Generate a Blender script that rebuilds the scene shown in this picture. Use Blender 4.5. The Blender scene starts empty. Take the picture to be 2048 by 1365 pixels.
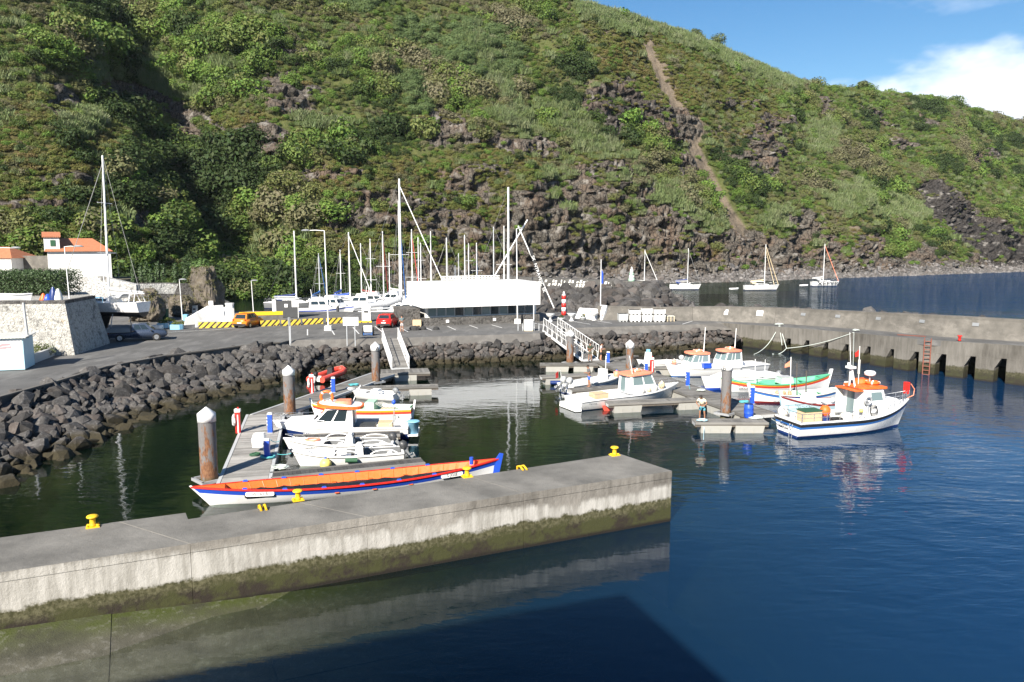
import bpy, bmesh, math, random
import numpy as np
from mathutils import Vector, Matrix
R_ = math.radians
random.seed(7)
rng = np.random.RandomState(11)
SC = bpy.context.scene
COL = SC.collection
PI = math.pi

# ------------------------------------------------------------------ camera
FPX, YH, CAMH = 1569.0, 482.0, 11.8
PITCH = math.atan((682.5 - YH) / FPX)
cd = bpy.data.cameras.new('camera')
cd.sensor_width = 36.0
cd.lens = FPX / 2048 * 36
cd.clip_start = 0.1
cd.clip_end = 6000
cam = bpy.data.objects.new('camera', cd)
COL.objects.link(cam)
cam.location = (0, 0, CAMH)
cam.rotation_euler = (PI / 2 - PITCH, 0, 0)
SC.camera = cam
CP, SP = math.cos(PITCH), math.sin(PITCH)


def ray(px, py):
    u, v = (px - 1024) / FPX, (682.5 - py) / FPX
    return Vector((u, CP + v * SP, -SP + v * CP))


def U(px, py, z=0.0):
    "the point at height z that the photograph shows at px, py"
    r = ray(px, py)
    k = (z - CAMH) / r.z
    return Vector((r.x * k, r.y * k, z))


def D(px, py, d):
    "the point at depth d that the photograph shows at px, py"
    r = ray(px, py)
    k = d / r.y
    return Vector((r.x * k, d, CAMH + r.z * k))


def PX(x, y, z):
    "numpy: the photograph's pixel of points"
    dz = z - CAMH
    f = y * CP - dz * SP
    up = y * SP + dz * CP
    return 1024 + FPX * x / f, 682.5 - FPX * up / f


# ------------------------------------------------------------------ world, sun, exposure
SUN_EL, SUN_AZ = 34.0, 205.0          # azimuth clockwise from +Y
w = bpy.data.worlds.new('World')
SC.world = w
w.use_nodes = True
nt = w.node_tree
nt.nodes.clear()


def N(nt, t, **kw):
    n = nt.nodes.new(t)
    for k, v in kw.items():
        setattr(n, k, v)
    return n


def lk(nt, a, b):
    nt.links.new(a, b)


sky = N(nt, 'ShaderNodeTexSky', sky_type='NISHITA', sun_disc=False)
sky.sun_elevation = R_(SUN_EL)
sky.sun_rotation = R_(SUN_AZ)
sky.air_density = 1.0
sky.dust_density = 0.35
sky.ozone_density = 2.2
tc = N(nt, 'ShaderNodeTexCoord')
# a bank of cumulus low over the horizon, noise on the view direction
sep = N(nt, 'ShaderNodeSeparateXYZ')
lk(nt, tc.outputs['Generated'], sep.inputs[0])
mp = N(nt, 'ShaderNodeMapping')
mp.inputs['Scale'].default_value = (1.0, 1.0, 2.1)
mp.inputs['Location'].default_value = (0.35, 0.0, 0.0)
lk(nt, tc.outputs['Generated'], mp.inputs['Vector'])
nz = N(nt, 'ShaderNodeTexNoise')
nz.inputs['Scale'].default_value = 9.0
nz.inputs['Detail'].default_value = 7
nz.inputs['Roughness'].default_value = 0.52
lk(nt, mp.outputs[0], nz.inputs['Vector'])
# large slow noise sets how high the bank reaches
nb = N(nt, 'ShaderNodeTexNoise')
nb.inputs['Scale'].default_value = 2.2
nb.inputs['Detail'].default_value = 1
lk(nt, tc.outputs['Generated'], nb.inputs['Vector'])


def math_(nt, op, a, b=None, c=None, clamp=False):
    m = N(nt, 'ShaderNodeMath', operation=op, use_clamp=clamp)
    for i, x in enumerate((a, b, c)):
        if x is None:
            continue
        if isinstance(x, (int, float)):
            m.inputs[i].default_value = x
        else:
            lk(nt, x, m.inputs[i])
    return m.outputs[0]


# bank height: rises towards azimuth ~30 deg right of +Y
dotn = N(nt, 'ShaderNodeVectorMath', operation='DOT_PRODUCT')
lk(nt, tc.outputs['Generated'], dotn.inputs[0])
dotn.inputs[1].default_value = (math.sin(R_(28)), math.cos(R_(28)), 0)
reach = math_(nt, 'MULTIPLY_ADD', math_(nt, 'POWER', math_(nt, 'MAXIMUM', math_(nt, 'DIVIDE', dotn.outputs['Value'], math_(nt, 'SQRT', math_(nt, 'SUBTRACT', 1.0, math_(nt, 'MULTIPLY', sep.outputs['Z'], sep.outputs['Z'])))), 0.0), 30.0), 0.100, 0.098)
hgt = math_(nt, 'SUBTRACT', reach, sep.outputs['Z'])
hgt = math_(nt, 'MULTIPLY_ADD', math_(nt, 'SUBTRACT', nz.outputs['Fac'], 0.5), 0.13, hgt)
cov = N(nt, 'ShaderNodeMapRange', interpolation_type='SMOOTHSTEP')
cov.inputs['From Min'].default_value = 0.0
cov.inputs['From Max'].default_value = 0.045
lk(nt, hgt, cov.inputs['Value'])
# thin wisps higher up
wz = N(nt, 'ShaderNodeTexNoise')
wz.inputs['Scale'].default_value = 3.4
wz.inputs['Detail'].default_value = 6
wz.inputs['Roughness'].default_value = 0.6
mw = N(nt, 'ShaderNodeMapping')
mw.inputs['Scale'].default_value = (1, 1, 2.5)
mw.inputs['Location'].default_value = (4.3, 2.1, 0.3)
lk(nt, tc.outputs['Generated'], mw.inputs['Vector'])
lk(nt, mw.outputs[0], wz.inputs['Vector'])
wr = N(nt, 'ShaderNodeMapRange')
wr.inputs['From Min'].default_value = 0.57
wr.inputs['From Max'].default_value = 0.80
wr.inputs['To Max'].default_value = 0.45
lk(nt, wz.outputs['Fac'], wr.inputs['Value'])
covm = math_(nt, 'MAXIMUM', cov.outputs[0], wr.outputs[0], clamp=True)
# cloud colour: white tops, a little bluer inside
cr = N(nt, 'ShaderNodeMapRange')
cr.inputs['From Min'].default_value = 0.0
cr.inputs['From Max'].default_value = 0.16
lk(nt, hgt, cr.inputs['Value'])
cm = N(nt, 'ShaderNodeMix', data_type='RGBA')
cm.inputs[6].default_value = (9.8, 10.3, 11.0, 1)
cm.inputs[7].default_value = (6.9, 7.8, 9.4, 1)
lk(nt, cr.outputs[0], cm.inputs['Factor'])
hsk = N(nt, 'ShaderNodeHueSaturation')
hsk.inputs['Saturation'].default_value = 1.3
lk(nt, sky.outputs[0], hsk.inputs['Color'])
mx = N(nt, 'ShaderNodeMix', data_type='RGBA')
lk(nt, covm, mx.inputs['Factor'])
lk(nt, hsk.outputs[0], mx.inputs[6])
lk(nt, cm.outputs[2], mx.inputs[7])
bg = N(nt, 'ShaderNodeBackground')
bg.inputs['Strength'].default_value = 0.058
lk(nt, mx.outputs[2], bg.inputs['Color'])
wo = N(nt, 'ShaderNodeOutputWorld')
lk(nt, bg.outputs[0], wo.inputs['Surface'])

sl = bpy.data.lights.new('sun', 'SUN')
sl.energy = 5.0
sl.angle = R_(0.5)
sl.color = (1.0, 0.93, 0.82)
sun = bpy.data.objects.new('sun', sl)
COL.objects.link(sun)
_az = R_(SUN_AZ)
_to = Vector((math.sin(_az) * math.cos(R_(SUN_EL)), math.cos(_az) * math.cos(R_(SUN_EL)), math.sin(R_(SUN_EL))))
sun.rotation_euler = (-_to).to_track_quat('-Z', 'Y').to_euler()
SC.view_settings.view_transform = 'Standard'
SC.view_settings.look = 'None'
SC.view_settings.gamma = 1
SC.view_settings.exposure = 1.15
SC.view_settings.use_curve_mapping = False
SC.cycles.max_bounces = 6
SC.cycles.diffuse_bounces = 2
SC.cycles.glossy_bounces = 3
SC.cycles.transmission_bounces = 4
SC.cycles.transparent_max_bounces = 8
SC.cycles.caustics_reflective = False
SC.cycles.caustics_refractive = False
SC.cycles.use_denoising = True

# ------------------------------------------------------------------ helpers: materials
MATS = {}


def new_mat(name):
    m = bpy.data.materials.new(name)
    m.use_nodes = True
    t = m.node_tree
    t.nodes.clear()
    o = N(t, 'ShaderNodeOutputMaterial')
    b = N(t, 'ShaderNodeBsdfPrincipled')
    lk(t, b.outputs[0], o.inputs['Surface'])
    MATS[name] = m
    return m, t, b


def noise(t, scale, detail=4, rough=0.55, vec=None, dist=0.0):
    n = N(t, 'ShaderNodeTexNoise')
    n.inputs['Scale'].default_value = scale
    n.inputs['Detail'].default_value = detail
    n.inputs['Roughness'].default_value = rough
    n.inputs['Distortion'].default_value = dist
    if vec is None:
        vec = N(t, 'ShaderNodeNewGeometry').outputs['Position']
    lk(t, vec, n.inputs['Vector'])
    return n.outputs['Fac']


def ramp(t, fac, stops, interp='LINEAR'):
    r = N(t, 'ShaderNodeValToRGB')
    r.color_ramp.interpolation = interp
    e = r.color_ramp.elements
    while len(e) < len(stops):
        e.new(0.5)
    for i, (p, c) in enumerate(stops):
        e[i].position = p
        if isinstance(c, (int, float)):
            c = (c, c, c)
        e[i].color = (*c[:3], 1)
    lk(t, fac, r.inputs[0])
    return r.outputs['Color']


def mixc(t, fac, a, b, blend='MIX'):
    m = N(t, 'ShaderNodeMix', data_type='RGBA', blend_type=blend)
    for s, x in ((m.inputs['Factor'], fac), (m.inputs[6], a), (m.inputs[7], b)):
        if isinstance(x, (int, float)):
            s.default_value = x
        elif isinstance(x, tuple):
            s.default_value = (*x[:3], 1)
        else:
            lk(t, x, s)
    return m.outputs[2]


def maprange(t, v, a, b, c=0.0, d=1.0, smooth=False):
    m = N(t, 'ShaderNodeMapRange')
    if smooth:
        m.interpolation_type = 'SMOOTHSTEP'
    for i, x in zip((1, 2, 3, 4), (a, b, c, d)):
        m.inputs[i].default_value = x
    lk(t, v, m.inputs[0])
    return m.outputs[0]


def bump(t, b, height, strength=0.4, dist=0.05):
    n = N(t, 'ShaderNodeBump')
    n.inputs['Strength'].default_value = strength
    n.inputs['Distance'].default_value = dist
    lk(t, height, n.inputs['Height'])
    lk(t, n.outputs[0], b.inputs['Normal'])


def M(name, col=(0.5, 0.5, 0.5), rough=0.55, var=0.18, scale=3.0, bmp=0.15, bscale=18.0, metal=0.0, spec=0.5, dirt=None, dirt_amt=0.35, emit=None):
    "a weathered paint, plastic, metal or cloth: one colour, uneven by noise"
    if name in MATS:
        return MATS[name]
    m, t, b = new_mat(name)
    n1 = noise(t, scale, 5)
    c = mixc(t, n1, tuple(max(0, x * (1 - var)) for x in col), tuple(min(1, x * (1 + var)) for x in col))
    if dirt:
        n2 = noise(t, scale * 2.7, 6, 0.65)
        c = mixc(t, maprange(t, n2, 0.52, 0.72, 0, dirt_amt), c, dirt)
    lk(t, c, b.inputs['Base Color'])
    lk(t, maprange(t, noise(t, scale * 4, 3), 0.3, 0.7, max(0.02, rough - 0.1), min(1, rough + 0.12)), b.inputs['Roughness'])
    b.inputs['Metallic'].default_value = metal
    b.inputs['Specular IOR Level'].default_value = spec
    if bmp:
        bump(t, b, noise(t, bscale, 3), bmp, 0.02)
    return m


# ------------------------------------------------------------------ helpers: geometry
class MB:
    "collects shapes and links them as ONE mesh object"

    def __init__(self):
        self.v, self.f, self.s = [], [], []
        self.X = Matrix.Identity(4)

    def add(self, vs, fs, smooth=False):
        o = len(self.v)
        X = self.X
        self.v += [tuple(X @ Vector(p)) for p in vs]
        self.f += [tuple(i + o for i in f) for f in fs]
        self.s += [smooth] * len(fs)
        return self

    def box(self, c, s, rz=0.0, ry=0.0, rx=0.0, top=1.0, topy=None):
        "box by centre and size; top shrinks the upper face"
        x, y, z = s[0] / 2, s[1] / 2, s[2] / 2
        ty = top if topy is None else topy
        P = [(-x, -y, -z), (x, -y, -z), (x, y, -z), (-x, y, -z), (-x * top, -y * ty, z), (x * top, -y * ty, z), (x * top, y * ty, z), (-x * top, y * ty, z)]
        if rz or ry or rx:
            Q = Matrix.Rotation(rz, 3, 'Z') @ Matrix.Rotation(ry, 3, 'Y') @ Matrix.Rotation(rx, 3, 'X')
            P = [Q @ Vector(p) for p in P]
        P = [(p[0] + c[0], p[1] + c[1], p[2] + c[2]) for p in P]
        return self.add(P, [(0, 3, 2, 1), (4, 5, 6, 7), (0, 1, 5, 4), (1, 2, 6, 5), (2, 3, 7, 6), (3, 0, 4, 7)])

    def bb(self, a, b):
        "box by two corners"
        return self.box([(a[i] + b[i]) / 2 for i in range(3)], [abs(b[i] - a[i]) for i in range(3)])

    def tube(self, pts, r, n=6, r2=None, cap=True):
        pts = [Vector(p) for p in pts]
        k = len(pts)
        rings = []
        ref = None
        for i, p in enumerate(pts):
            d = (pts[min(i + 1, k - 1)] - pts[max(i - 1, 0)])
            if d.length < 1e-9:
                d = Vector((0, 0, 1))
            d.normalize()
            if ref is None:
                ref = Vector((0, 0, 1)) if abs(d.z) < 0.9 else Vector((1, 0, 0))
            a = d.cross(ref)
            if a.length < 1e-6:
                a = d.orthogonal()
            a.normalize()
            b = a.cross(d)
            ref = b
            rr = r if r2 is None else r + (r2 - r) * i / max(1, k - 1)
            rings.append([p + (a * math.cos(2 * PI * j / n) + b * math.sin(2 * PI * j / n)) * rr for j in range(n)])
        vs = [q for g in rings for q in g]
        fs = []
        for i in range(k - 1):
            for j in range(n):
                fs.append((i * n + j, i * n + (j + 1) % n, (i + 1) * n + (j + 1) % n, (i + 1) * n + j))
        self.add(vs, fs, n > 4)
        if cap:
            self.add(rings[0], [tuple(range(n))])
            self.add(rings[-1], [tuple(reversed(range(n)))])
        return self

    def cyl(self, c, r, h, n=12, r2=None):
        return self.tube([c, (c[0], c[1], c[2] + h)], r, n, r2)

    def lathe(self, c, prof, n=16):
        vs = [(c[0] + r * math.cos(2 * PI * j / n), c[1] + r * math.sin(2 * PI * j / n), c[2] + z) for r, z in prof for j in range(n)]
        fs = [(i * n + j, i * n + (j + 1) % n, (i + 1) * n + (j + 1) % n, (i + 1) * n + j) for i in range(len(prof) - 1) for j in range(n)]
        fs.append(tuple(reversed(range(n))))
        m = (len(prof) - 1) * n
        fs.append(tuple(range(m, m + n)))
        return self.add(vs, fs, True)

    def prism(self, poly, z0, z1):
        "polygon (x, y) extruded in z"
        n = len(poly)
        vs = [(p[0], p[1], z0) for p in poly] + [(p[0], p[1], z1) for p in poly]
        fs = [tuple(reversed(range(n))), tuple(range(n, 2 * n))] + [(i, (i + 1) % n, n + (i + 1) % n, n + i) for i in range(n)]
        return self.add(vs, fs)

    def slab(self, poly3, th):
        "3D polygon thickened along its normal"
        p = [Vector(q) for q in poly3]
        nrm = (p[1] - p[0]).cross(p[2] - p[0]).normalized() * th
        n = len(p)
        vs = p + [q - nrm for q in p]
        fs = [tuple(range(n)), tuple(reversed(range(n, 2 * n)))] + [(i, n + i, n + (i + 1) % n, (i + 1) % n) for i in range(n)]
        return self.add(vs, fs)

    def side(self, poly, y0, y1):
        "polygon (x, z) extruded in y"
        n = len(poly)
        vs = [(p[0], y0, p[1]) for p in poly] + [(p[0], y1, p[1]) for p in poly]
        fs = [tuple(range(n)), tuple(reversed(range(n, 2 * n)))] + [(i, n + i, n + (i + 1) % n, (i + 1) % n) for i in range(n)]
        return self.add(vs, fs)

    def torus(self, c, R, r, axis='Z', n=16, k=8, arc=2 * PI):
        vs, fs = [], []
        for i in range(n):
            a = arc * i / n
            for j in range(k):
                b = 2 * PI * j / k
                x, y, z = (R + r * math.cos(b)) * math.cos(a), (R + r * math.cos(b)) * math.sin(a), r * math.sin(b)
                p = {'Z': (x, y, z), 'Y': (x, z, y), 'X': (z, x, y)}[axis]
                vs.append((p[0] + c[0], p[1] + c[1], p[2] + c[2]))
        for i in range(n):
            for j in range(k):
                fs.append((i * k + j, ((i + 1) % n) * k + j, ((i + 1) % n) * k + (j + 1) % k, i * k + (j + 1) % k))
        return self.add(vs, fs, True)

    def ball(self, c, r, n=10, m=6, sz=1.0):
        prof = [(max(0.001, r * math.sin(PI * i / m)), -r * sz * math.cos(PI * i / m)) for i in range(m + 1)]
        return self.lathe(c, prof, n)

    def mesh(self, name):
        me = bpy.data.meshes.new(name)
        me.from_pydata(self.v, [], self.f)
        me.polygons.foreach_set('use_smooth', self.s)
        me.update()
        return me

    def build(self, name, mat, parent=None, loc=None, rz=0.0):
        me = self.mesh(name)
        me.materials.append(mat if not isinstance(mat, str) else MATS[mat])
        return link(name, me, parent, loc, rz)


def link(name, me, parent=None, loc=None, rz=0.0):
    o = bpy.data.objects.new(name, me)
    COL.objects.link(o)
    if parent is not None:
        o.parent = parent
    if loc is not None:
        o.location = loc
    if rz:
        o.rotation_euler = (0, 0, rz)
    return o


def tag(o, label=None, cat=None, group=None, kind=None):
    for k, v in (('label', label), ('category', cat), ('group', group), ('kind', kind)):
        if v:
            o[k] = v
    return o


def thing(name, label, cat, loc=(0, 0, 0), rz=0.0, group=None):
    o = bpy.data.objects.new(name, None)
    COL.objects.link(o)
    o.empty_display_size = 0.3
    o.location = loc
    o.rotation_euler = (0, 0, rz)
    return tag(o, label, cat, group)


KIDS = {}


def copy_tree(o, parent=None, loc=None, rz=None, label=None):
    c = o.copy()
    COL.objects.link(c)
    if parent is not None:
        c.parent = parent
    if loc is not None:
        c.location = loc
    if rz is not None:
        c.rotation_euler = (0, 0, rz)
    if label:
        c['label'] = label
    for ch in list(o.children):
        copy_tree(ch, c)
    return c


TEXTS = []


def text(name, body, size, mat, parent, loc, rot, ext=0.004, align='CENTER', sx=1.0):
    cu = bpy.data.curves.new(name, 'FONT')
    cu.body = body
    cu.size = size
    cu.extrude = ext
    cu.align_x = align
    cu.align_y = 'CENTER'
    cu.resolution_u = 3
    cu.materials.append(MATS[mat] if isinstance(mat, str) else mat)
    o = link(name, cu, parent, loc)
    o.rotation_euler = rot
    o.scale = (sx, 1, 1)
    TEXTS.append(o)
    return o


def vnoise(x, y, z=None, seed=0):
    "vectorised value noise in 0..1"
    if z is None:
        z = np.zeros_like(x)
    xi, yi, zi = np.floor(x).astype(np.int64), np.floor(y).astype(np.int64), np.floor(z).astype(np.int64)
    fx, fy, fz = x - xi, y - yi, z - zi
    fx, fy, fz = [f * f * (3 - 2 * f) for f in (fx, fy, fz)]

    def h(a, b, c):
        n = (a * 374761393 + b * 668265263 + c * 2147483647 + seed * 1274126177) & 0xFFFFFFFF
        n = ((n ^ (n >> 13)) * 1274126177) & 0xFFFFFFFF
        n = ((n ^ (n >> 16)) * 2246822519) & 0xFFFFFFFF
        return ((n ^ (n >> 15)) & 0xFFFFFF) / float(0xFFFFFF)
    r = 0
    for dx in (0, 1):
        for dy in (0, 1):
            for dz in (0, 1):
                r = r + h(xi + dx, yi + dy, zi + dz) * np.abs(1 - dx - fx) * np.abs(1 - dy - fy) * np.abs(1 - dz - fz)
    return r


def fbm(x, y, z=None, o=4, seed=0, gain=0.5):
    a, s, r = 1.0, 0.0, 0.0
    for i in range(o):
        k = 2.03 ** i
        r = r + a * vnoise(x * k + 17.1 * i, y * k - 9.7 * i, None if z is None else z * k + 3.3 * i, seed + i)
        s += a
        a *= gain
    return r / s


def grid_mesh(name, P, attrs=None):
    "a sheet from an (n, m, 3) array, with point attributes"
    n, m = P.shape[:2]
    idx = np.arange(n * m).reshape(n, m)
    q = np.stack([idx[:-1, :-1], idx[1:, :-1], idx[1:, 1:], idx[:-1, 1:]], -1).reshape(-1, 4)
    me = bpy.data.meshes.new(name)
    me.vertices.add(n * m)
    me.vertices.foreach_set('co', P.reshape(-1).astype(np.float32))
    me.loops.add(q.size)
    me.loops.foreach_set('vertex_index', q.reshape(-1).astype(np.int32))
    me.polygons.add(len(q))
    me.polygons.foreach_set('loop_start', np.arange(0, q.size, 4, dtype=np.int32))
    me.polygons.foreach_set('use_smooth', np.ones(len(q), dtype=bool))
    me.update(calc_edges=True)
    for k, a in (attrs or {}).items():
        at = me.attributes.new(k, 'FLOAT', 'POINT')
        at.data.foreach_set('value', a.reshape(-1).astype(np.float32))
    return me
# ------------------------------------------------------------------ big materials
def mat_water():
    m, t, b = new_mat('water')
    o = [n for n in t.nodes if n.type == 'OUTPUT_MATERIAL'][0]
    t.nodes.remove(b)
    geo = N(t, 'ShaderNodeNewGeometry')
    pos = geo.outputs['Position']
    mp1 = N(t, 'ShaderNodeMapping')
    mp1.inputs['Rotation'].default_value = (0, 0, R_(-28))
    mp1.inputs['Scale'].default_value = (0.55, 1.5, 1)
    lk(t, pos, mp1.inputs[0])
    n1 = noise(t, 1.5, 3, 0.5, mp1.outputs[0], 0.4)
    mp2 = N(t, 'ShaderNodeMapping')
    mp2.inputs['Rotation'].default_value = (0, 0, R_(20))
    mp2.inputs['Scale'].default_value = (0.7, 1.2, 1)
    lk(t, pos, mp2.inputs[0])
    n2 = noise(t, 0.42, 2, 0.5, mp2.outputs[0], 0.3)
    # the basin is calm, the open side livelier
    sx = N(t, 'ShaderNodeSeparateXYZ')
    lk(t, pos, sx.inputs[0])
    live = maprange(t, sx.outputs['X'], 3, 24, 0.26, 0.85, True)
    calm = noise(t, 0.09, 2, 0.5, pos)
    live = math_(t, 'MULTIPLY', live, maprange(t, calm, 0.35, 0.65, 0.55, 1.2))
    live = math_(t, 'MULTIPLY', live, maprange(t, sx.outputs['Y'], 100, 135, 1.0, 3.2, True))
    h = math_(t, 'MULTIPLY_ADD', n2, 2.2, n1)
    h = math_(t, 'MULTIPLY', h, live)
    bp = N(t, 'ShaderNodeBump')
    bp.inputs['Strength'].default_value = 0.7
    bp.inputs['Distance'].default_value = 0.055
    lk(t, h, bp.inputs['Height'])
    gl = N(t, 'ShaderNodeBsdfGlossy')
    gl.inputs['Roughness'].default_value = 0.03
    gl.inputs['Color'].default_value = (0.95, 0.97, 1, 1)
    lk(t, bp.outputs[0], gl.inputs['Normal'])
    tr = N(t, 'ShaderNodeBsdfTransparent')
    tr.inputs['Color'].default_value = (0.50, 0.62, 0.52, 1)
    df = N(t, 'ShaderNodeBsdfDiffuse')
    # turbid body of the water: blue outside, dark green in the basin
    bx = maprange(t, math_(t, 'MULTIPLY_ADD', sx.outputs['Y'], -0.42, sx.outputs['X']), -22, 10, 0, 1, True)
    lk(t, mixc(t, bx, (0.004, 0.011, 0.007), (0.006, 0.036, 0.100)), df.inputs['Color'])
    mb = N(t, 'ShaderNodeMixShader')
    # clear shallows over the slipway at the pier foot
    gm_ = math_(t, 'MULTIPLY_ADD', sx.outputs['X'], -0.5, sx.outputs['Y'])
    wv_ = noise(t, 0.35, 4, 0.6, pos)
    sh_ = math_(t, 'MULTIPLY', maprange(t, math_(t, 'MULTIPLY_ADD', wv_, 5.0, sx.outputs['X']), -9, 3, 1, 0, True), maprange(t, gm_, 19, 22, 0, 1, True))
    sh_ = math_(t, 'MULTIPLY', sh_, maprange(t, gm_, 30.6, 30.9, 1, 0))
    lk(t, mixc(t, sh_, (0.50, 0.62, 0.52), (0.90, 0.93, 0.88)), tr.inputs['Color'])
    lk(t, math_(t, 'MULTIPLY', maprange(t, bx, 0, 1, 0.45, 0.72), math_(t, 'MULTIPLY_ADD', sh_, -0.93, 1.0)), mb.inputs['Fac'])
    lk(t, tr.outputs[0], mb.inputs[1])
    lk(t, df.outputs[0], mb.inputs[2])
    # Schlick reflectance, the same from both sides so that sunlight reaches the bed
    dt_ = N(t, 'ShaderNodeVectorMath', operation='DOT_PRODUCT')
    lk(t, bp.outputs[0], dt_.inputs[0])
    lk(t, geo.outputs['Incoming'], dt_.inputs[1])
    fr_ = math_(t, 'POWER', math_(t, 'SUBTRACT', 1.0, math_(t, 'ABSOLUTE', dt_.outputs['Value']), clamp=True), 5.0)
    fr_ = math_(t, 'MULTIPLY_ADD', fr_, 0.98, 0.02)
    ms = N(t, 'ShaderNodeMixShader')
    lk(t, math_(t, 'MULTIPLY', fr_, maprange(t, sx.outputs['Y'], 95, 150, 1.0, 0.33, True)), ms.inputs['Fac'])
    lk(t, mb.outputs[0], ms.inputs[1])
    lk(t, gl.outputs[0], ms.inputs[2])
    lk(t, ms.outputs[0], o.inputs['Surface'])


def mat_tide(name, lo_mix=0.0):
    "sea wall concrete: dark foot, algae, salt-white band, stained top"
    m, t, b = new_mat(name)
    geo = N(t, 'ShaderNodeNewGeometry')
    pos = geo.outputs['Position']
    s = N(t, 'ShaderNodeSeparateXYZ')
    lk(t, pos, s.inputs[0])
    z = s.outputs['Z']
    st = N(t, 'ShaderNodeMapping')
    st.inputs['Scale'].default_value = (2.0, 2.0, 0.30)
    lk(t, pos, st.inputs[0])
    streak = noise(t, 1.6, 6, 0.7, st.outputs[0])
    n1 = noise(t, 1.3, 6, 0.65, pos)
    n2 = noise(t, 7.0, 5, 0.7, pos)
    n0 = noise(t, 0.25, 3, 0.5, pos)
    if lo_mix == 0:      # the near pier
        top = maprange(t, s.outputs['X'], -14, 2, 2.15, 1.42)
    else:
        top = maprange(t, s.outputs['X'], -200, 200, 1.0, 1.0)
    zz = math_(t, 'ADD', z, math_(t, 'MULTIPLY', math_(t, 'SUBTRACT', n1, 0.5), 0.5))
    zt = math_(t, 'ADD', math_(t, 'ADD', zz, math_(t, 'MULTIPLY', math_(t, 'SUBTRACT', n0, 0.5), 1.3)), math_(t, 'MULTIPLY', math_(t, 'SUBTRACT', streak, 0.5), 0.55))
    grey = mixc(t, maprange(t, math_(t, 'MULTIPLY_ADD', n0, 0.6, math_(t, 'MULTIPLY', streak, 0.5)), 0.38, 0.72), (0.10, 0.092, 0.08), (0.33, 0.31, 0.28))
    white = mixc(t, maprange(t, streak, 0.40, 0.62), (0.47, 0.455, 0.425), (0.30, 0.288, 0.262))
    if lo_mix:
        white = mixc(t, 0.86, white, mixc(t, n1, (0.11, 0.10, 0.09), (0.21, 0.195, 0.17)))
    algae = mixc(t, maprange(t, n2, 0.4, 0.6), (0.046, 0.045, 0.020), (0.115, 0.108, 0.062))
    dark = mixc(t, maprange(t, n1, 0.46, 0.6), (0.048, 0.050, 0.019), (0.028, 0.022, 0.017))
    foot = (0.016, 0.013, 0.010)
    up = math_(t, 'SUBTRACT', zt, top)
    c = mixc(t, maprange(t, up, -0.16, 0.14, smooth=True), white, grey)
    c = mixc(t, maprange(t, math_(t, 'MULTIPLY_ADD', n2, 0.3, zz), 1.12, 1.24), algae, c)
    c = mixc(t, maprange(t, math_(t, 'MULTIPLY_ADD', n2, 0.45, zz), 0.80, 1.05), dark, c)
    c = mixc(t, maprange(t, math_(t, 'MULTIPLY_ADD', n2, 0.06, z), 0.10, 0.22), foot, c)
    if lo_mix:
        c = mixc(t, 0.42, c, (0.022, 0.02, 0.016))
    nn = geo.outputs['Normal']
    sn = N(t, 'ShaderNodeSeparateXYZ')
    lk(t, nn, sn.inputs[0])
    n3 = noise(t, 0.55, 6, 0.62, pos)
    n4 = noise(t, 30, 3, 0.6, pos)
    topc = mixc(t, maprange(t, n3, 0.35, 0.68), (0.13, 0.125, 0.115), (0.24, 0.23, 0.21))
    topc = mixc(t, maprange(t, n4, 0.35, 0.7, 0, 0.35), topc, (0.08, 0.08, 0.075))
    c = mixc(t, maprange(t, sn.outputs['Z'], 0.6, 0.8), c, topc)
    lk(t, c, b.inputs['Base Color'])
    b.inputs['Roughness'].default_value = 0.85
    b.inputs['Specular IOR Level'].default_value = 0.3
    bump(t, b, math_(t, 'MULTIPLY_ADD', n4, 0.4, n2), 0.5, 0.05)


def mat_ground(name, a, c2, sc=0.35, crack=False, rough=0.9):
    m, t, b = new_mat(name)
    pos = N(t, 'ShaderNodeNewGeometry').outputs['Position']
    n1 = noise(t, sc, 6, 0.6, pos)
    st = N(t, 'ShaderNodeMapping')
    st.inputs['Scale'].default_value = (1, 0.25, 1)
    st.inputs['Rotation'].default_value = (0, 0, 0.2)
    lk(t, pos, st.inputs[0])
    n2 = noise(t, 0.9, 6, 0.7, st.outputs[0])
    n3 = noise(t, 24, 3, 0.6, pos)
    c = mixc(t, maprange(t, n1, 0.3, 0.7), a, c2)
    c = mixc(t, maprange(t, n2, 0.50, 0.72, 0, 0.7), c, tuple(x * 1.6 for x in c2))
    c = mixc(t, maprange(t, n3, 0.3, 0.7, 0, 0.3), c, tuple(x * 0.55 for x in a))
    lk(t, c, b.inputs['Base Color'])
    b.inputs['Roughness'].default_value = rough
    b.inputs['Specular IOR Level'].default_value = 0.25
    bump(t, b, n3, 0.3, 0.02)


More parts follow.
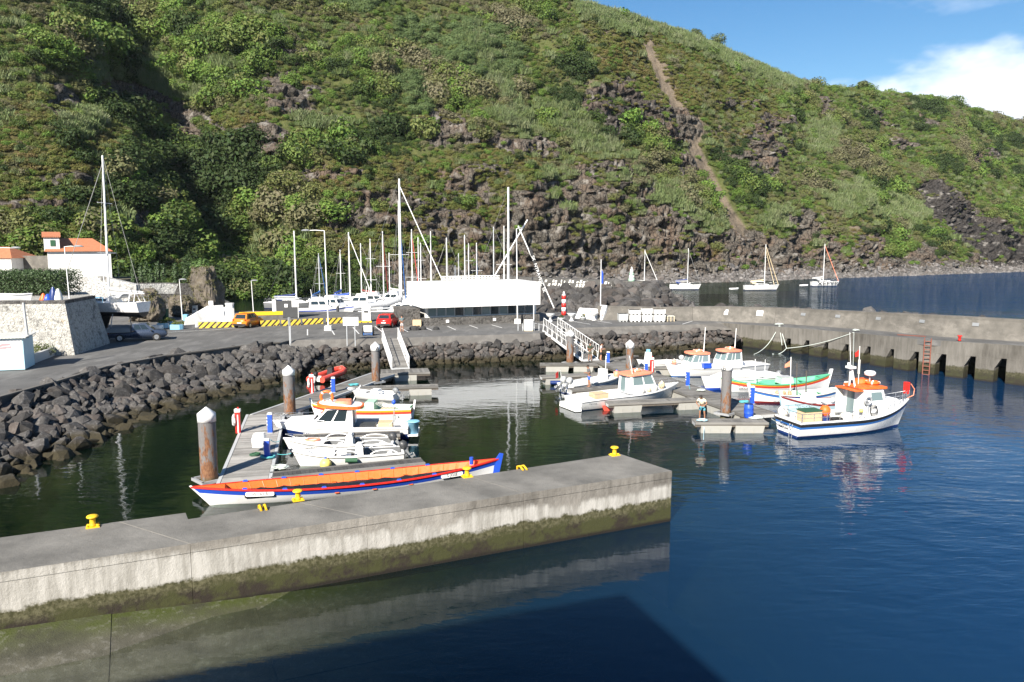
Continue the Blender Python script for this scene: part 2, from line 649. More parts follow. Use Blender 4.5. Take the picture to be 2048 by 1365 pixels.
def mat_rock(name, a, c2, sc=0.7, light=(0.26, 0.25, 0.24), tide=True, vary=True):
    m, t, b = new_mat(name)
    pos = N(t, 'ShaderNodeNewGeometry').outputs['Position']
    oi = N(t, 'ShaderNodeObjectInfo')
    n1 = noise(t, sc, 6, 0.62, pos)
    n2 = noise(t, 6.0, 6, 0.7, pos)
    c = mixc(t, maprange(t, n1, 0.3, 0.7), a, c2)
    c = mixc(t, maprange(t, n2, 0.52, 0.72, 0, 0.55), c, light)
    if vary:
        hs = N(t, 'ShaderNodeHueSaturation')
        lk(t, maprange(t, oi.outputs['Random'], 0, 1, 0.62, 1.55), hs.inputs['Value'])
        lk(t, c, hs.inputs['Color'])
        c = hs.outputs[0]
        c = mixc(t, maprange(t, math_(t, 'FRACT', math_(t, 'MULTIPLY', oi.outputs['Random'], 7.3)), 0.55, 1, 0, 0.45), c, (0.10, 0.075, 0.062))
    if tide:
        s = N(t, 'ShaderNodeSeparateXYZ')
        lk(t, pos, s.inputs[0])
        zz = math_(t, 'MULTIPLY_ADD', n2, 0.5, s.outputs['Z'])
        c = mixc(t, maprange(t, zz, 0.62, 0.95), mixc(t, n2, (0.014, 0.013, 0.010), (0.055, 0.045, 0.022)), c)
    lk(t, c, b.inputs['Base Color'])
    b.inputs['Roughness'].default_value = 0.88
    b.inputs['Specular IOR Level'].default_value = 0.3
    bump(t, b, math_(t, 'MULTIPLY_ADD', n1, 1.5, n2), 0.7, 0.09)


mat_water()
mat_tide('pier_concrete')
mat_tide('jetty_concrete', 1.0)
mat_ground('asphalt', (0.095, 0.094, 0.092), (0.155, 0.152, 0.147))
mat_ground('slope_concrete', (0.115, 0.108, 0.098), (0.165, 0.155, 0.142), 0.8)
mat_ground('wall_concrete', (0.10, 0.094, 0.084), (0.185, 0.172, 0.153), 0.9)
mat_ground('seabed', (0.020, 0.030, 0.020), (0.045, 0.052, 0.026), 0.25)
mat_ground('terrace_earth', (0.09, 0.085, 0.06), (0.15, 0.13, 0.09), 0.5)
mat_rock('basalt', (0.033, 0.031, 0.030), (0.075, 0.071, 0.068), light=(0.20, 0.195, 0.19))
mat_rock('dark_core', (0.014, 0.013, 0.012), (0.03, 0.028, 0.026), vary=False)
mat_rock('shore_stone', (0.07, 0.066, 0.063), (0.16, 0.15, 0.145), tide=False)

# ------------------------------------------------------------------ water and seabed
b_ = MB()
b_.add([(-900, -200, 0), (1600, -200, 0), (1600, 1600, 0), (-900, 1600, 0)], [(0, 1, 2, 3)])
tag(b_.build('water', 'water'), kind='structure')
sx_ = np.linspace(-80, 140, 90)
sy_ = np.linspace(-40, 240, 110)
gx, gy = np.meshgrid(sx_, sy_, indexing='ij')
gz = -3.4 + 1.2 * fbm(gx * 0.12, gy * 0.12, o=4, seed=3) - np.clip((gx + 5) * 0.12, 0, 3.0)
gz = np.minimum(gz + np.clip((-16 - gx) * 0.3, 0, 2.2) * (gy > 38), -0.5)
me = grid_mesh('seabed', np.stack([gx, gy, gz], -1))
me.materials.append(MATS['seabed'])
tag(link('seabed', me), kind='structure')
b_ = MB()
b_.add([(-900, -200, -9), (1600, -200, -9), (1600, 1600, -9), (-900, 1600, -9)], [(0, 1, 2, 3)])
tag(b_.build('seabed', 'seabed'), kind='structure')

# ------------------------------------------------------------------ ground platform of the harbour
ZQ = 2.4
EDGE_L = [(-420, 925), (-60, 812), (0, 795), (110, 765), (210, 735), (330, 713), (490, 692), (560, 686)]
EDGE_M = [(579, 681), (760, 677), (1080, 667)]
EDGE_R = [(1130, 657), (1390, 649), (1445, 646)]
poly = [tuple(U(x, y, ZQ).xy) for x, y in EDGE_L + EDGE_M + EDGE_R]
ends = tuple(U(1500, 640, ZQ).xy)
poly += [ends, (23, 100), (14, 103), (-24, 104.5), (-41, 106), (-44, 122), (-60, 150), (-170, 150), (-170, 20)]
b_ = MB()
b_.prism(poly, -4, ZQ)
tag(b_.build('quay_ground', 'asphalt'), kind='structure')


def strip(name, tops, bots, mat, kind='structure', th=0.0):
    vs = [tuple(p) for p in tops] + [tuple(p) for p in bots]
    n = len(tops)
    q = MB()
    q.add(vs, [(i, n + i, n + i + 1, i + 1) for i in range(n - 1)])
    return tag(q.build(name, mat), kind=kind)


def kerb(name, pts, w, h, mat, z):
    "a low kerb along ground points"
    q = MB()
    for a, c in zip(pts[:-1], pts[1:]):
        d = Vector((c.x - a.x, c.y - a.y, 0))
        L = d.length
        q.box(((a.x + c.x) / 2, (a.y + c.y) / 2, z + h / 2), (L, w, h), rz=math.atan2(d.y, d.x))
    return tag(q.build(name, mat), kind='structure')


# sloping concrete face under the promenade edge
LOW_M = [(584, 699), (760, 694), (1082, 684)]
LOW_R = [(1128, 674), (1425, 661), (1480, 660)]
strip('promenade_slope', [U(x, y, ZQ + 0.004) for x, y in EDGE_M], [U(x, y, 1.75) for x, y in LOW_M], 'slope_concrete')
strip('promenade_slope', [U(x, y, ZQ + 0.004) for x, y in EDGE_R], [U(x, y, 1.75) for x, y in LOW_R], 'slope_concrete')
kerb('road_kerb', [U(x, y, ZQ) for x, y in EDGE_L], 0.28, 0.10, 'slope_concrete', ZQ - 0.02)

# ------------------------------------------------------------------ boulders
ROCKS = []


def make_rock(i):
    rr = np.random.RandomState(100 + i)
    bm = bmesh.new()
    k = 26
    for _ in range(k):
        p = rr.normal(size=3)
        p /= np.linalg.norm(p)
        p = np.sign(p) * np.abs(p) ** 0.8
        p *= np.array([1.0, rr.uniform(0.7, 0.9), rr.uniform(0.6, 0.8)]) * rr.uniform(0.86, 1.0)
        bm.verts.new(p * 0.5)
    r = bmesh.ops.convex_hull(bm, input=bm.verts)
    junk = [v for v in bm.verts if not v.link_faces]
    bmesh.ops.delete(bm, geom=junk, context='VERTS')
    bmesh.ops.bevel(bm, geom=list(bm.edges), offset=0.022, segments=1, affect='EDGES', clamp_overlap=True) if i % 2 == 0 else None
    me = bpy.data.meshes.new('boulder')
    bm.to_mesh(me)
    bm.free()
    me.materials.append(MATS['basalt'])
    return me


ROCKS = [make_rock(i) for i in range(12)]
RV = []
for me in ROCKS:
    co = np.zeros(len(me.vertices) * 3)
    me.vertices.foreach_get('co', co)
    RV.append((co.reshape(-1, 3), [tuple(p.vertices) for p in me.polygons]))


def rotm(rr, flat=0.6):
    a, b2, c = rr.uniform(0, 2 * PI), rr.normal(0, flat), rr.normal(0, flat)
    return (Matrix.Rotation(a, 3, 'Z') @ Matrix.Rotation(b2, 3, 'X') @ Matrix.Rotation(c, 3, 'Y'))


def boulder_bank(name, tops, bots, size, seed, limit=300, sink=0.12, zexp=1.0, jitter=0.35, core='dark_core'):
    "a rip-rap bank between an upper and a lower line; the largest stones as parts"
    rr = np.random.RandomState(seed)
    T = [Vector(p) for p in tops]
    B = [Vector(p) for p in bots]
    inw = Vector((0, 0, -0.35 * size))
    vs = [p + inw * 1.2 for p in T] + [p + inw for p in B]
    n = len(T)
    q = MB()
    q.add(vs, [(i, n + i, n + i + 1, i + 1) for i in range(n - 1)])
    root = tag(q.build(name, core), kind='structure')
    cum = [0.0]
    for i in range(n - 1):
        cum.append(cum[-1] + ((T[i + 1] - T[i]).length + (B[i + 1] - B[i]).length) / 2)
    L = cum[-1]
    st = []
    wmax = max((T[i] - B[i]).length for i in range(n))
    rows = max(2, int(wmax / (size * 0.74)))
    for r in range(rows + 1):
        v = r / rows
        nn = int(L / (size * 0.86))
        for c in range(nn):
            u = (c + 0.5 * (r % 2) + rr.uniform(-jitter, jitter)) / nn * L
            i = min(n - 2, max(0, int(np.searchsorted(cum, u)) - 1))
            f = (u - cum[i]) / max(1e-6, cum[i + 1] - cum[i])
            if f < -0.2 or f > 1.2:
                continue
            a, b2 = T[i].lerp(T[i + 1], f), B[i].lerp(B[i + 1], f)
            wl = (a - b2).length
            p = a.lerp(b2, min(1.04, max(0, v + rr.uniform(-0.3, 0.3) / rows)))
            s = size * float(np.clip(rr.lognormal(0.0, 0.36), 0.5, 1.95))
            p = p + Vector((0, 0, rr.uniform(-sink, sink) * size))
            st.append((p, s, rr.randint(len(ROCKS)), rotm(rr), Vector((rr.uniform(0.85, 1.3), rr.uniform(0.8, 1.1), rr.uniform(0.75, 1.05)))))
    def seen(e):
        px, py = PX(np.array(e[0].x), np.array(e[0].y), np.array(e[0].z))
        if e[0].y < 6 or px < -30 or px > 2080 or py > 1390 or e[0].z < -e[1] * 0.5:
            return -1
        return e[1] / e[0].y
    st.sort(key=seen, reverse=True)
    for k, (p, s, ri, Q, sc) in enumerate(st[:limit]):
        o = bpy.data.objects.new('boulder', ROCKS[ri])
        COL.objects.link(o)
        o.parent = root
        o.matrix_local = Matrix.Translation(p) @ Q.to_4x4() @ Matrix.Diagonal((s * sc.x, s * sc.y, s * sc.z, 1))
    rest = MB()
    for (p, s, ri, Q, sc) in st[limit:]:
        v0, f0 = RV[ri]
        A = np.array(Q) @ np.diag([s * sc.x, s * sc.y, s * sc.z])
        o = len(rest.v)
        rest.v += [tuple(x) for x in (v0 @ A.T + np.array(p))]
        rest.f += [tuple(i + o for i in f) for f in f0]
        rest.s += [False] * len(f0)
    if rest.v:
        tag(rest.build('boulder', 'basalt', root), kind='stuff')
    return root


def dn(p, z=-0.9, push=1.5):
    "continue a bank below the water line"
    return Vector((p.x, p.y, z)) + Vector((0, -push * 0.0, 0))


TL = [U(x, y, ZQ - 0.35) for x, y in [(-330, 905), (-60, 820), (0, 803), (110, 772), (210, 742), (330, 719), (490, 698), (575, 696)]]
TL.append(U(640, 703, 1.7))
BL = [U(x, y, -0.35) for x, y in [(-330, 1110), (-60, 1010), (0, 990), (90, 950), (207, 888), (305, 843), (430, 810), (505, 786), (590, 764), (650, 751)]]
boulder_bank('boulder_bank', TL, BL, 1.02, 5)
TM = [U(x, y, 1.62) for x, y in [(600, 702), (690, 700), (760, 696), (900, 692), (1082, 687), (1128, 677), (1280, 670), (1425, 664), (1482, 672)]]
BM = [U(x, y, -0.35) for x, y in [(600, 760), (690, 749), (760, 742), (900, 735), (1080, 727), (1140, 722), (1290, 712), (1440, 700), (1484, 696)]]
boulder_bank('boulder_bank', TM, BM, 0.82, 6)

# ------------------------------------------------------------------ near pier
ZP = 2.2
fl, fr_ = U(0, 1145, ZP), U(1344, 942, ZP)
bl, br = U(0, 1075, ZP), U(1240, 908, ZP)
dirp = (fr_ - fl).normalized()
n1_, n2_ = U(371, 1026, ZP), U(376, 1039, ZP)
fl2, bl2 = fl - dirp * 14, bl - dirp * 14
pp = [fl2, fr_, br, n2_, n1_, bl, bl2]
pier = thing('concrete_pier', 'long weathered grey concrete pier with a white salt band and green algae along its side', 'pier')
# the deck in cast sections, butted with recessed joints, oversailing 2 cm
cuts = [(-200, -205), (239, 118), (535, 526), (905, 1010 - 165), (1042, 1015), (1344, 1240)]
Fp = [fl2] + [fl + dirp * ((fr_ - fl).length * k) for k in (0.215, 0.455, 0.71)] + [fr_]
Bp = [bl2, bl.lerp(n1_, 0.62), n2_.lerp(br, 0.21), n2_.lerp(br, 0.59), br]
for i in range(4):
    q = MB()
    e = dirp * 0.012
    nrm = Vector((dirp.y, -dirp.x, 0)) * 0.02
    a, c, d, f = Fp[i] + e + nrm, Fp[i + 1] - e + nrm, Bp[i + 1] - e, Bp[i] + e
    pl = [a, c, d, f]
    if i == 1:
        pl = [a, c, d, n2_, n1_, f]
    q.prism([tuple(p.xy) for p in pl], ZP - 0.297, ZP)
    q.build('deck_section', 'pier_concrete', pier)
    q = MB()
    pl = [p - nrm if k < 2 else p for k, p in enumerate(pl)]
    q.prism([tuple(p.xy) for p in pl], -5, ZP - 0.30)
    q.build('wall_section', 'pier_concrete', pier)
# submerged slipway at its foot on the near side
m, t, b = new_mat('wet_slip')
pos = N(t, 'ShaderNodeNewGeometry').outputs['Position']
s1, s2 = noise(t, 0.7, 6, 0.65, pos), noise(t, 5, 6, 0.7, pos)
c = mixc(t, maprange(t, s1, 0.35, 0.65), (0.042, 0.041, 0.029), (0.095, 0.09, 0.068))
sxx = N(t, 'ShaderNodeSeparateXYZ')
lk(t, pos, sxx.inputs[0])
gm = math_(t, 'MULTIPLY_ADD', sxx.outputs['X'], -0.5, sxx.outputs['Y'])
c = mixc(t, math_(t, 'MULTIPLY', maprange(t, gm, 27.6, 29.0, 0, 1, True), maprange(t, s1, 0.3, 0.55)), c, (0.05, 0.062, 0.016))
c = mixc(t, maprange(t, math_(t, 'MULTIPLY_ADD', s1, 0.4, s2), 0.74, 0.92, 0, 0.5), c, (0.20, 0.195, 0.175))
dk_ = noise(t, 0.35, 4, 0.6, pos)
c = mixc(t, maprange(t, math_(t, 'MULTIPLY_ADD', dk_, 4.0, sxx.outputs['X']), -6.0, 4.0, 0, 1, True), c, (0.012, 0.016, 0.009))  # colour darkens to the right, standing in for light lost in deeper water
lk(t, c, b.inputs['Base Color'])
b.inputs['Roughness'].default_value = 0.5
bump(t, b, math_(t, 'ADD', s2, noise(t, 22, 3, 0.6, pos)), 0.6, 0.03)
nw = Vector((dirp.y, -dirp.x, 0))
slip = tag(MB().build('slipway', 'wet_slip'), kind='structure')
for i in range(8):
    for j in range(4):
        u0, u1 = -14 + i * 4.2, -14 + (i + 1) * 4.2 - 0.006
        v0, v1 = j * 2.6 + 0.01, (j + 1) * 2.6 + 0.006
        def Z(u, v):
            return -0.09 - max(0, u - 6) * 0.02 - v * 0.01 + min(0.6, max(0.0, 0.6 - 0.06 * max(0, u))) * max(0, 1 - v / 2.6)
        q = MB()
        c4 = [(u0, v0), (u1, v0), (u1, v1), (u0, v1)]
        P4 = [fl + dirp * u + nw * (v + 0.02) for u, v in c4]
        jz = rng.uniform(-0.012, 0.012)
        P4 = [Vector((p.x, p.y, Z(u, v) + jz)) for p, (u, v) in zip(P4, c4)]
        q.slab(P4[::-1], 0.3)
        q.build('slab', 'wet_slip', slip)

# ------------------------------------------------------------------ right-hand jetty with its parapet
JT = [(1445, 646, 2.45), (1510, 651, 2.55), (1562, 654, 2.65), (1707, 666, 2.9), (1856, 680, 3.1), (2048, 692, 3.3), (2300, 712, 3.5)]
JE = [U(x, y, z) for x, y, z in JT]
JW = []
for x, y, z in [(1390, 642, 2.42), (1440, 643, 2.45), (1510, 646, 2.55), (1580, 649, 2.65), (1737, 660, 2.9), (1885, 674, 3.1), (2070, 685.5, 3.3), (2330, 704, 3.5)]:
    JW.append(U(x, y, z))
jet = thing('jetty', 'curving concrete jetty on the right with dark square openings along its foot', 'jetty', (0, 0, 0))
q = MB()
JEi = []
for i in range(len(JE)):
    dv = (JE[min(i + 1, len(JE) - 1)] - JE[max(i - 1, 0)]).normalized()
    JEi.append(JE[i] + Vector((-dv.y, dv.x, 0)) * 0.05)
deckpoly = JEi + JW[::-1]
n = len(deckpoly)
vs = [tuple(p) for p in deckpoly] + [(p.x, p.y, p.z - 0.5) for p in deckpoly]
top = []
ne, nw_ = len(JE), len(JW)
for i in range(max(ne, nw_) - 1):
    a = min(i, ne - 1), min(i + 1, ne - 1)
    c = n - 1 - min(i, nw_ - 1), n - 1 - min(i + 1, nw_ - 1)
    f = [a[0], a[1], c[1], c[0]]
    f = [x for k, x in enumerate(f) if x not in f[:k]]
    top.append(tuple(f))
q.add(vs, top + [(i, n + i, n + (i + 1) % n, (i + 1) % n) for i in range(n)])
q.build('deck', 'asphalt', jet)


def on_line(P, d):
    for a, c in zip(P[:-1], P[1:]):
        L = (c - a).length
        if d <= L or c is P[-1]:
            return a + (c - a) * (d / L), (c - a).normalized()
        d -= L


def line_len(P):
    return sum((c - a).length for a, c in zip(P[:-1], P[1:]))


def nearest(P, q2):
    "distance along line P nearest to a plan point"
    best = (1e9, 0)
    d = 0
    for a, c in zip(P[:-1], P[1:]):
        L = (c - a).length
        for k in range(21):
            p = a + (c - a) * k / 20
            e = (p.xy - q2.xy).length
            if e < best[0]:
                best = (e, d + L * k / 20)
        d += L
    return best[1]


# openings (counterfort bays): pixel x of the dark right edge and left edge of each, at the face
OPEN = [(1567, 1583), (1605, 1620), (1645, 1658), (1684, 1699), (1728, 1743), (1774, 1790), (1820, 1840), (1873, 1895), (1931, 1954), (1992, 2016), (2056, 2082), (2124, 2150)]


def face_d(px):
    lo, hi = 0.0, line_len(JE)
    for _ in range(40):
        mid = (lo + hi) / 2
        p, _d = on_line(JE, mid)
        if PX(p.x, p.y, p.z)[0] < px:
            lo = mid
        else:
            hi = mid
    return lo


def wall_piece(q, P, d0, d1, z0f, z1f, th, steps=None):
    "piece of a wall following line P between two distances"
    k = steps or max(1, int((d1 - d0) / 2.5))
    for i in range(k):
        a, da = on_line(P, d0 + (d1 - d0) * i / k)
        c, dc = on_line(P, d0 + (d1 - d0) * (i + 1) / k)
        na, nc = Vector((-da.y, da.x, 0)), Vector((-dc.y, dc.x, 0))
        na, nc = na.normalized() * th, nc.normalized() * th
        a0, a1, c0, c1 = z0f(a), z1f(a), z0f(c), z1f(c)
        V = [(a.x, a.y, a0), (c.x, c.y, c0), (c.x + nc.x, c.y + nc.y, c0), (a.x + na.x, a.y + na.y, a0),
             (a.x, a.y, a1), (c.x, c.y, c1), (c.x + nc.x, c.y + nc.y, c1), (a.x + na.x, a.y + na.y, a1)]
        q.add(V, [(0, 3, 2, 1), (4, 5, 6, 7), (0, 1, 5, 4), (1, 2, 6, 5), (2, 3, 7, 6), (3, 0, 4, 7)])


TH = 1.1
Ltot = line_len(JE)
dd = [(face_d(a), face_d(c)) for a, c in OPEN]
HEAD = 1.18          # solid beam above the openings
q = MB()
wall_piece(q, JE, 0, Ltot, lambda p: p.z - HEAD, lambda p: p.z - 0.003, TH, 14)
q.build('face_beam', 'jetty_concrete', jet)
prev = 0.0
for a, c in dd + [(Ltot, Ltot)]:
    q = MB()
    wall_piece(q, JE, prev, a, lambda p: -4, lambda p: p.z - HEAD - 0.002, TH, max(1, int((a - prev) / 2.5)))
    # sloping haunch on the near-left side of each bay
    if a < Ltot:
        p, dr = on_line(JE, a)
        nn = Vector((-dr.y, dr.x, 0)) * (TH * 0.5)
        hz = p.z - HEAD - 0.003
        e = dr * ((c - a) * 0.55)
        V = [p + nn * 0.05, p + nn, p + nn * 0.05 + e, p + nn + e]
        A = [(V[0].x, V[0].y, hz), (V[2].x, V[2].y, hz), (V[0].x, V[0].y, hz - 0.9), (V[1].x, V[1].y, hz), (V[3].x, V[3].y, hz), (V[1].x, V[1].y, hz - 0.9)]
        q.add(A, [(0, 2, 1), (3, 4, 5), (0, 1, 4, 3), (1, 2, 5, 4), (2, 0, 3, 5)])
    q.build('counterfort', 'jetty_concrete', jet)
    prev = c
# dark back wall of the bays
q = MB()
JB = [p + Vector((1.9, 2.3, 0)) for p in JE]
wall_piece(q, JB, 0, line_len(JB), lambda p: -4, lambda p: p.z - 0.55, 0.3, 14)
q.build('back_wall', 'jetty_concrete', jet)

par = thing('sea_wall', 'tall grey concrete parapet wall along the back of the jetty', 'wall')
PW = [U(1195, 640.5, 2.4), U(1290, 641, 2.4)] + JW
Lp = line_len(PW)
tops = [(1195, 612), (1330, 615), (1440, 613), (1563, 616), (1737, 624), (1885, 631), (2048, 640), (2330, 655)]


def par_top(p):
    px, py = PX(p.x, p.y, p.z)
    y = float(np.interp(px, [a for a, _ in tops], [c for _, c in tops]))
    return D(float(px), y, p.y + 0.5).z


marks = [0.0] + [nearest(PW, U(x, y, z)) for x, y, z in [(1385, 642, 2.42), (1545, 648, 2.6), (1727, 660, 2.9), (1890, 674, 3.1), (2070, 685.5, 3.3)]] + [Lp]
for a, c in zip(marks[:-1], marks[1:]):
    q = MB()
    k = max(1, int((c - a) / 1.6))
    ring = []
    for i in range(k + 1):
        p, dr = on_line(PW, a + 0.012 + (c - a - 0.024) * i / k)
        nn = Vector((-dr.y, dr.x, 0)).normalized()
        h = par_top(p) - p.z
        prof = [(0, -0.3), (0.02, 0), (0.16, h * 0.25), (0.34, h * 0.6), (0.42, h * 0.86), (0.40, h), (1.15, h), (1.5, -1.5)]
        ring.append([tuple(p + nn * o_ + Vector((0, 0, z_))) for o_, z_ in prof])
    kk = len(ring[0])
    vs = [v for r in ring for v in r]
    fs = [(i * kk + j, (i + 1) * kk + j, (i + 1) * kk + j + 1, i * kk + j + 1) for i in range(k) for j in range(kk - 1)]
    q.add(vs, fs)
    q.add(ring[0], [tuple(range(kk))])
    q.add(ring[-1], [tuple(reversed(range(kk)))])
    q.build('wall_panel', 'wall_concrete', par)
# stones heaped on the seaward side, their tops just showing over the parapet
TT, BB = [], []
for i in range(14):
    p, dr = on_line(PW, Lp * (0.22 + 0.055 * i))
    nn = Vector((-dr.y, dr.x, 0)).normalized()
    TT.append(Vector((p.x, p.y, par_top(p) - 0.38)) + nn * 2.3)
    BB.append(Vector((p.x, p.y, -1.0)) + nn * 7.0)
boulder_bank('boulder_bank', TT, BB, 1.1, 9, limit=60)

# ------------------------------------------------------------------ ferry that the photograph was taken from
M('ship_white', (0.8, 0.8, 0.8), 0.4, 0.04)
M('ship_blue', (0.02, 0.06, 0.25), 0.4, 0.1)
fh = 20.0
ap = U(1250, 1188)
lt = Vector((-_to.x, -_to.y)).normalized()
C0 = ap.xy - lt * (fh / math.tan(R_(SUN_EL)))
e1 = (U(1452, 1365).xy - ap.xy).normalized()
e2 = Vector((e1.y, -e1.x))
ferry = thing('ferry', 'white passenger ferry whose upper deck overlooks the harbour', 'ferry')
q = MB()
q.prism([(-40, -26), (26, -26), (38, -9), (27, -1.2), (-40, -1.2)], -1.5, 7.4)
q.build('hull', 'ship_blue', ferry)
q = MB()
q.prism([(-40, -25), (24, -25), (30, -9), (24, -1.3), (-40, -1.3)], 7.402, 10.0)
q.build('deck_house', 'ship_white', ferry)
q = MB()
for i in range(25):
    q.tube([(-33 + i * 2.2, -1.4, 10.0), (-33 + i * 2.2, -1.4, 11.0)], 0.03, 5)
for z in (10.4, 10.7, 11.0):
    q.tube([(-33, -1.4, z), (22, -1.4, z)], 0.025, 5)
q.build('railing', 'ship_white', ferry)
q = MB()
q.prism([tuple(p) for p in (C0, C0 + e2 * 22, C0 + e2 * 22 + e1 * 17, C0 + e1 * 17)], 10.002, fh)
q.build('wheelhouse', 'ship_white', ferry)
# ------------------------------------------------------------------ hill
HF = [Vector((-300, 60, 8)), Vector((-190, 100, 8)), Vector((-120, 130, 7.5)), Vector((-75, 152, 4)), Vector((-40, 172, 1)), Vector((0, 198, -0.3))]
HF += [U(x, y, -0.3) for x, y in [(1287, 570), (1400, 568), (1480, 567), (1615, 561), (1720, 558), (1880, 552), (2040, 546)]]
HF += [Vector((250, 325, -0.3)), Vector((360, 385, -0.3))]
HR = [Vector((-420, 190, 122)), Vector((-260, 232, 120)), Vector((-170, 262, 118)), Vector((-120, 275, 114)), Vector((-70, 285, 110)), Vector((-20, 288, 106))]
HR += [D(x, y, d) for x, y, d in [(1180, 12, 287), (1290, 47, 310), (1400, 82, 335), (1600, 172, 382), (1800, 190, 415), (1900, 207, 430), (2048, 250, 455)]]
HR += [Vector((420, 560, 78)), Vector((600, 640, 74))]


def resample(P, n, smooth=3):
    A = np.array([tuple(p) for p in P])
    tt = np.linspace(0, len(P) - 1, n)
    O = np.stack([np.interp(tt, np.arange(len(P)), A[:, i]) for i in range(3)], -1)
    k = int(n / len(P) * 0.6) | 1
    pad = np.pad(O, ((k, k), (0, 0)), 'edge')
    ker = np.hanning(2 * k + 1)
    ker /= ker.sum()
    return np.stack([np.convolve(pad[:, i], ker, 'valid') for i in range(3)], -1)


NT, NV = 1200, 320
tw = np.concatenate([[0], np.cumsum([(HF[i + 1] - HF[i]).length for i in range(len(HF) - 1)])])
Fp_, Rp_ = resample(HF, NT), resample(HR, NT)
vv = np.concatenate([np.linspace(-0.03, 1.0, 290), 1.0 + np.linspace(0.01, 1.1, 30) ** 1.5])
V2 = vv[None, :, None]
base = Fp_[:, None, :] + (Rp_ - Fp_)[:, None, :] * V2
v1 = np.clip(vv, 0, 1)
# profile: beach, cliff foot, steep slope, easing under the ridge
gA = np.interp(v1, [0, 0.06, 0.11, 0.2, 0.45, 0.8, 0.93, 1.0], [0, 0.015, 0.06, 0.185, 0.455, 0.83, 0.95, 1.0])
zb = Fp_[:, None, 2] + (Rp_[:, None, 2] - Fp_[:, None, 2]) * gA[None, :]
zb = zb + np.where(vv > 1, (vv - 1) * 14, 0)[None, :]
zb = zb + np.where(vv < 0, vv * 90, 0)[None, :]
X0, Y0 = base[..., 0], base[..., 1]
tang = np.gradient(Fp_, axis=0)[:, :2]
tang /= np.linalg.norm(tang, axis=1)[:, None]
outx, outy = tang[:, 1][:, None], -tang[:, 0][:, None]       # towards the harbour
fade = np.clip(vv / 0.12, 0, 1) * np.clip((1.04 - vv) / 0.16, 0, 1)
fade = fade[None, :]
arc = np.concatenate([[0], np.cumsum(np.linalg.norm(np.diff(Fp_[:, :2], axis=0), axis=1))])[:, None] + 0 * X0
slope_d = vv[None, :] * 130 + 0 * X0
# gullies running down the slope, then rounder bumps and small steps
gul = fbm(arc / 34 + 0.25 * slope_d / 40, slope_d / 95, o=3, seed=21) - 0.5
med = fbm(X0 / 14, Y0 / 14, zb / 14, o=4, seed=31) - 0.5
sml = fbm(X0 / 4.2, Y0 / 4.2, zb / 4.2, o=3, seed=41) - 0.5
amp = 0.35 + 0.65 * np.clip(vv / 0.3, 0, 1)[None, :]
out = gul * 20 * amp + med * 8.0 + sml * 2.0


def plan_dist(ax, ay, bx, by):
    ux, uy = bx - ax, by - ay
    L2 = ux * ux + uy * uy
    k = np.clip(((X0 - ax) * ux + (Y0 - ay) * uy) / L2, 0, 1)
    dx, dy = X0 - (ax + ux * k), Y0 - (ay + uy * k)
    side = np.sign(ux * dy - uy * dx)
    return np.hypot(dx, dy) * side, k


# the deep ravine on the left, with a spur standing out on its left side
wob = (fbm(X0 / 20, Y0 / 20, o=2, seed=5) - 0.5) * 10
rd, rk = plan_dist(-38, 150, -140, 256)
rd = rd + wob
out = out - 29 * np.exp(-(np.abs(rd + 2) / 18.0) ** 2)
sp = np.clip((rd - 2) / 7.0, 0, 1) * np.clip((70 - rd) / 45, 0, 1)
out = out + 20 * sp
# rock bands: pixel ellipses of the photograph -> fixed places on the hill
Xd, Yd = X0 + outx * out * fade, Y0 + outy * out * fade
Zd = zb + (sml * 1.4 + med * 3.0) * fade
pxs, pys = PX(Xd, np.maximum(Yd, 5), Zd)
wx = (fbm(X0 / 9, Y0 / 9, zb / 9, o=3, seed=51) - 0.5) * 70
wy = (fbm(X0 / 9, Y0 / 9, zb / 9, o=3, seed=61) - 0.5) * 50


def blob(cx, cy, rx, ry, rot=0, soft=0.5, wob=1.0):
    a = R_(rot)
    dx, dy = pxs + wx * wob - cx, pys + wy * wob - cy
    u, v = dx * math.cos(a) + dy * math.sin(a), -dx * math.sin(a) + dy * math.cos(a)
    r = np.sqrt((u / rx) ** 2 + (v / ry) ** 2)
    return np.clip((1 + soft / 2 - r) / soft, 0, 1)


def pline(pts, wd, soft=0.6, wob=0.25):
    d = np.full(pxs.shape, 1e9)
    for (ax, ay), (bx, by) in zip(pts[:-1], pts[1:]):
        ux, uy = bx - ax, by - ay
        k = np.clip(((pxs + wx * wob - ax) * ux + (pys + wy * wob - ay) * uy) / (ux * ux + uy * uy), 0, 1)
        d = np.minimum(d, np.hypot(pxs + wx * wob - ax - ux * k, pys + wy * wob - ay - uy * k))
    return np.clip((1 + soft / 2 - d / wd) / soft, 0, 1)


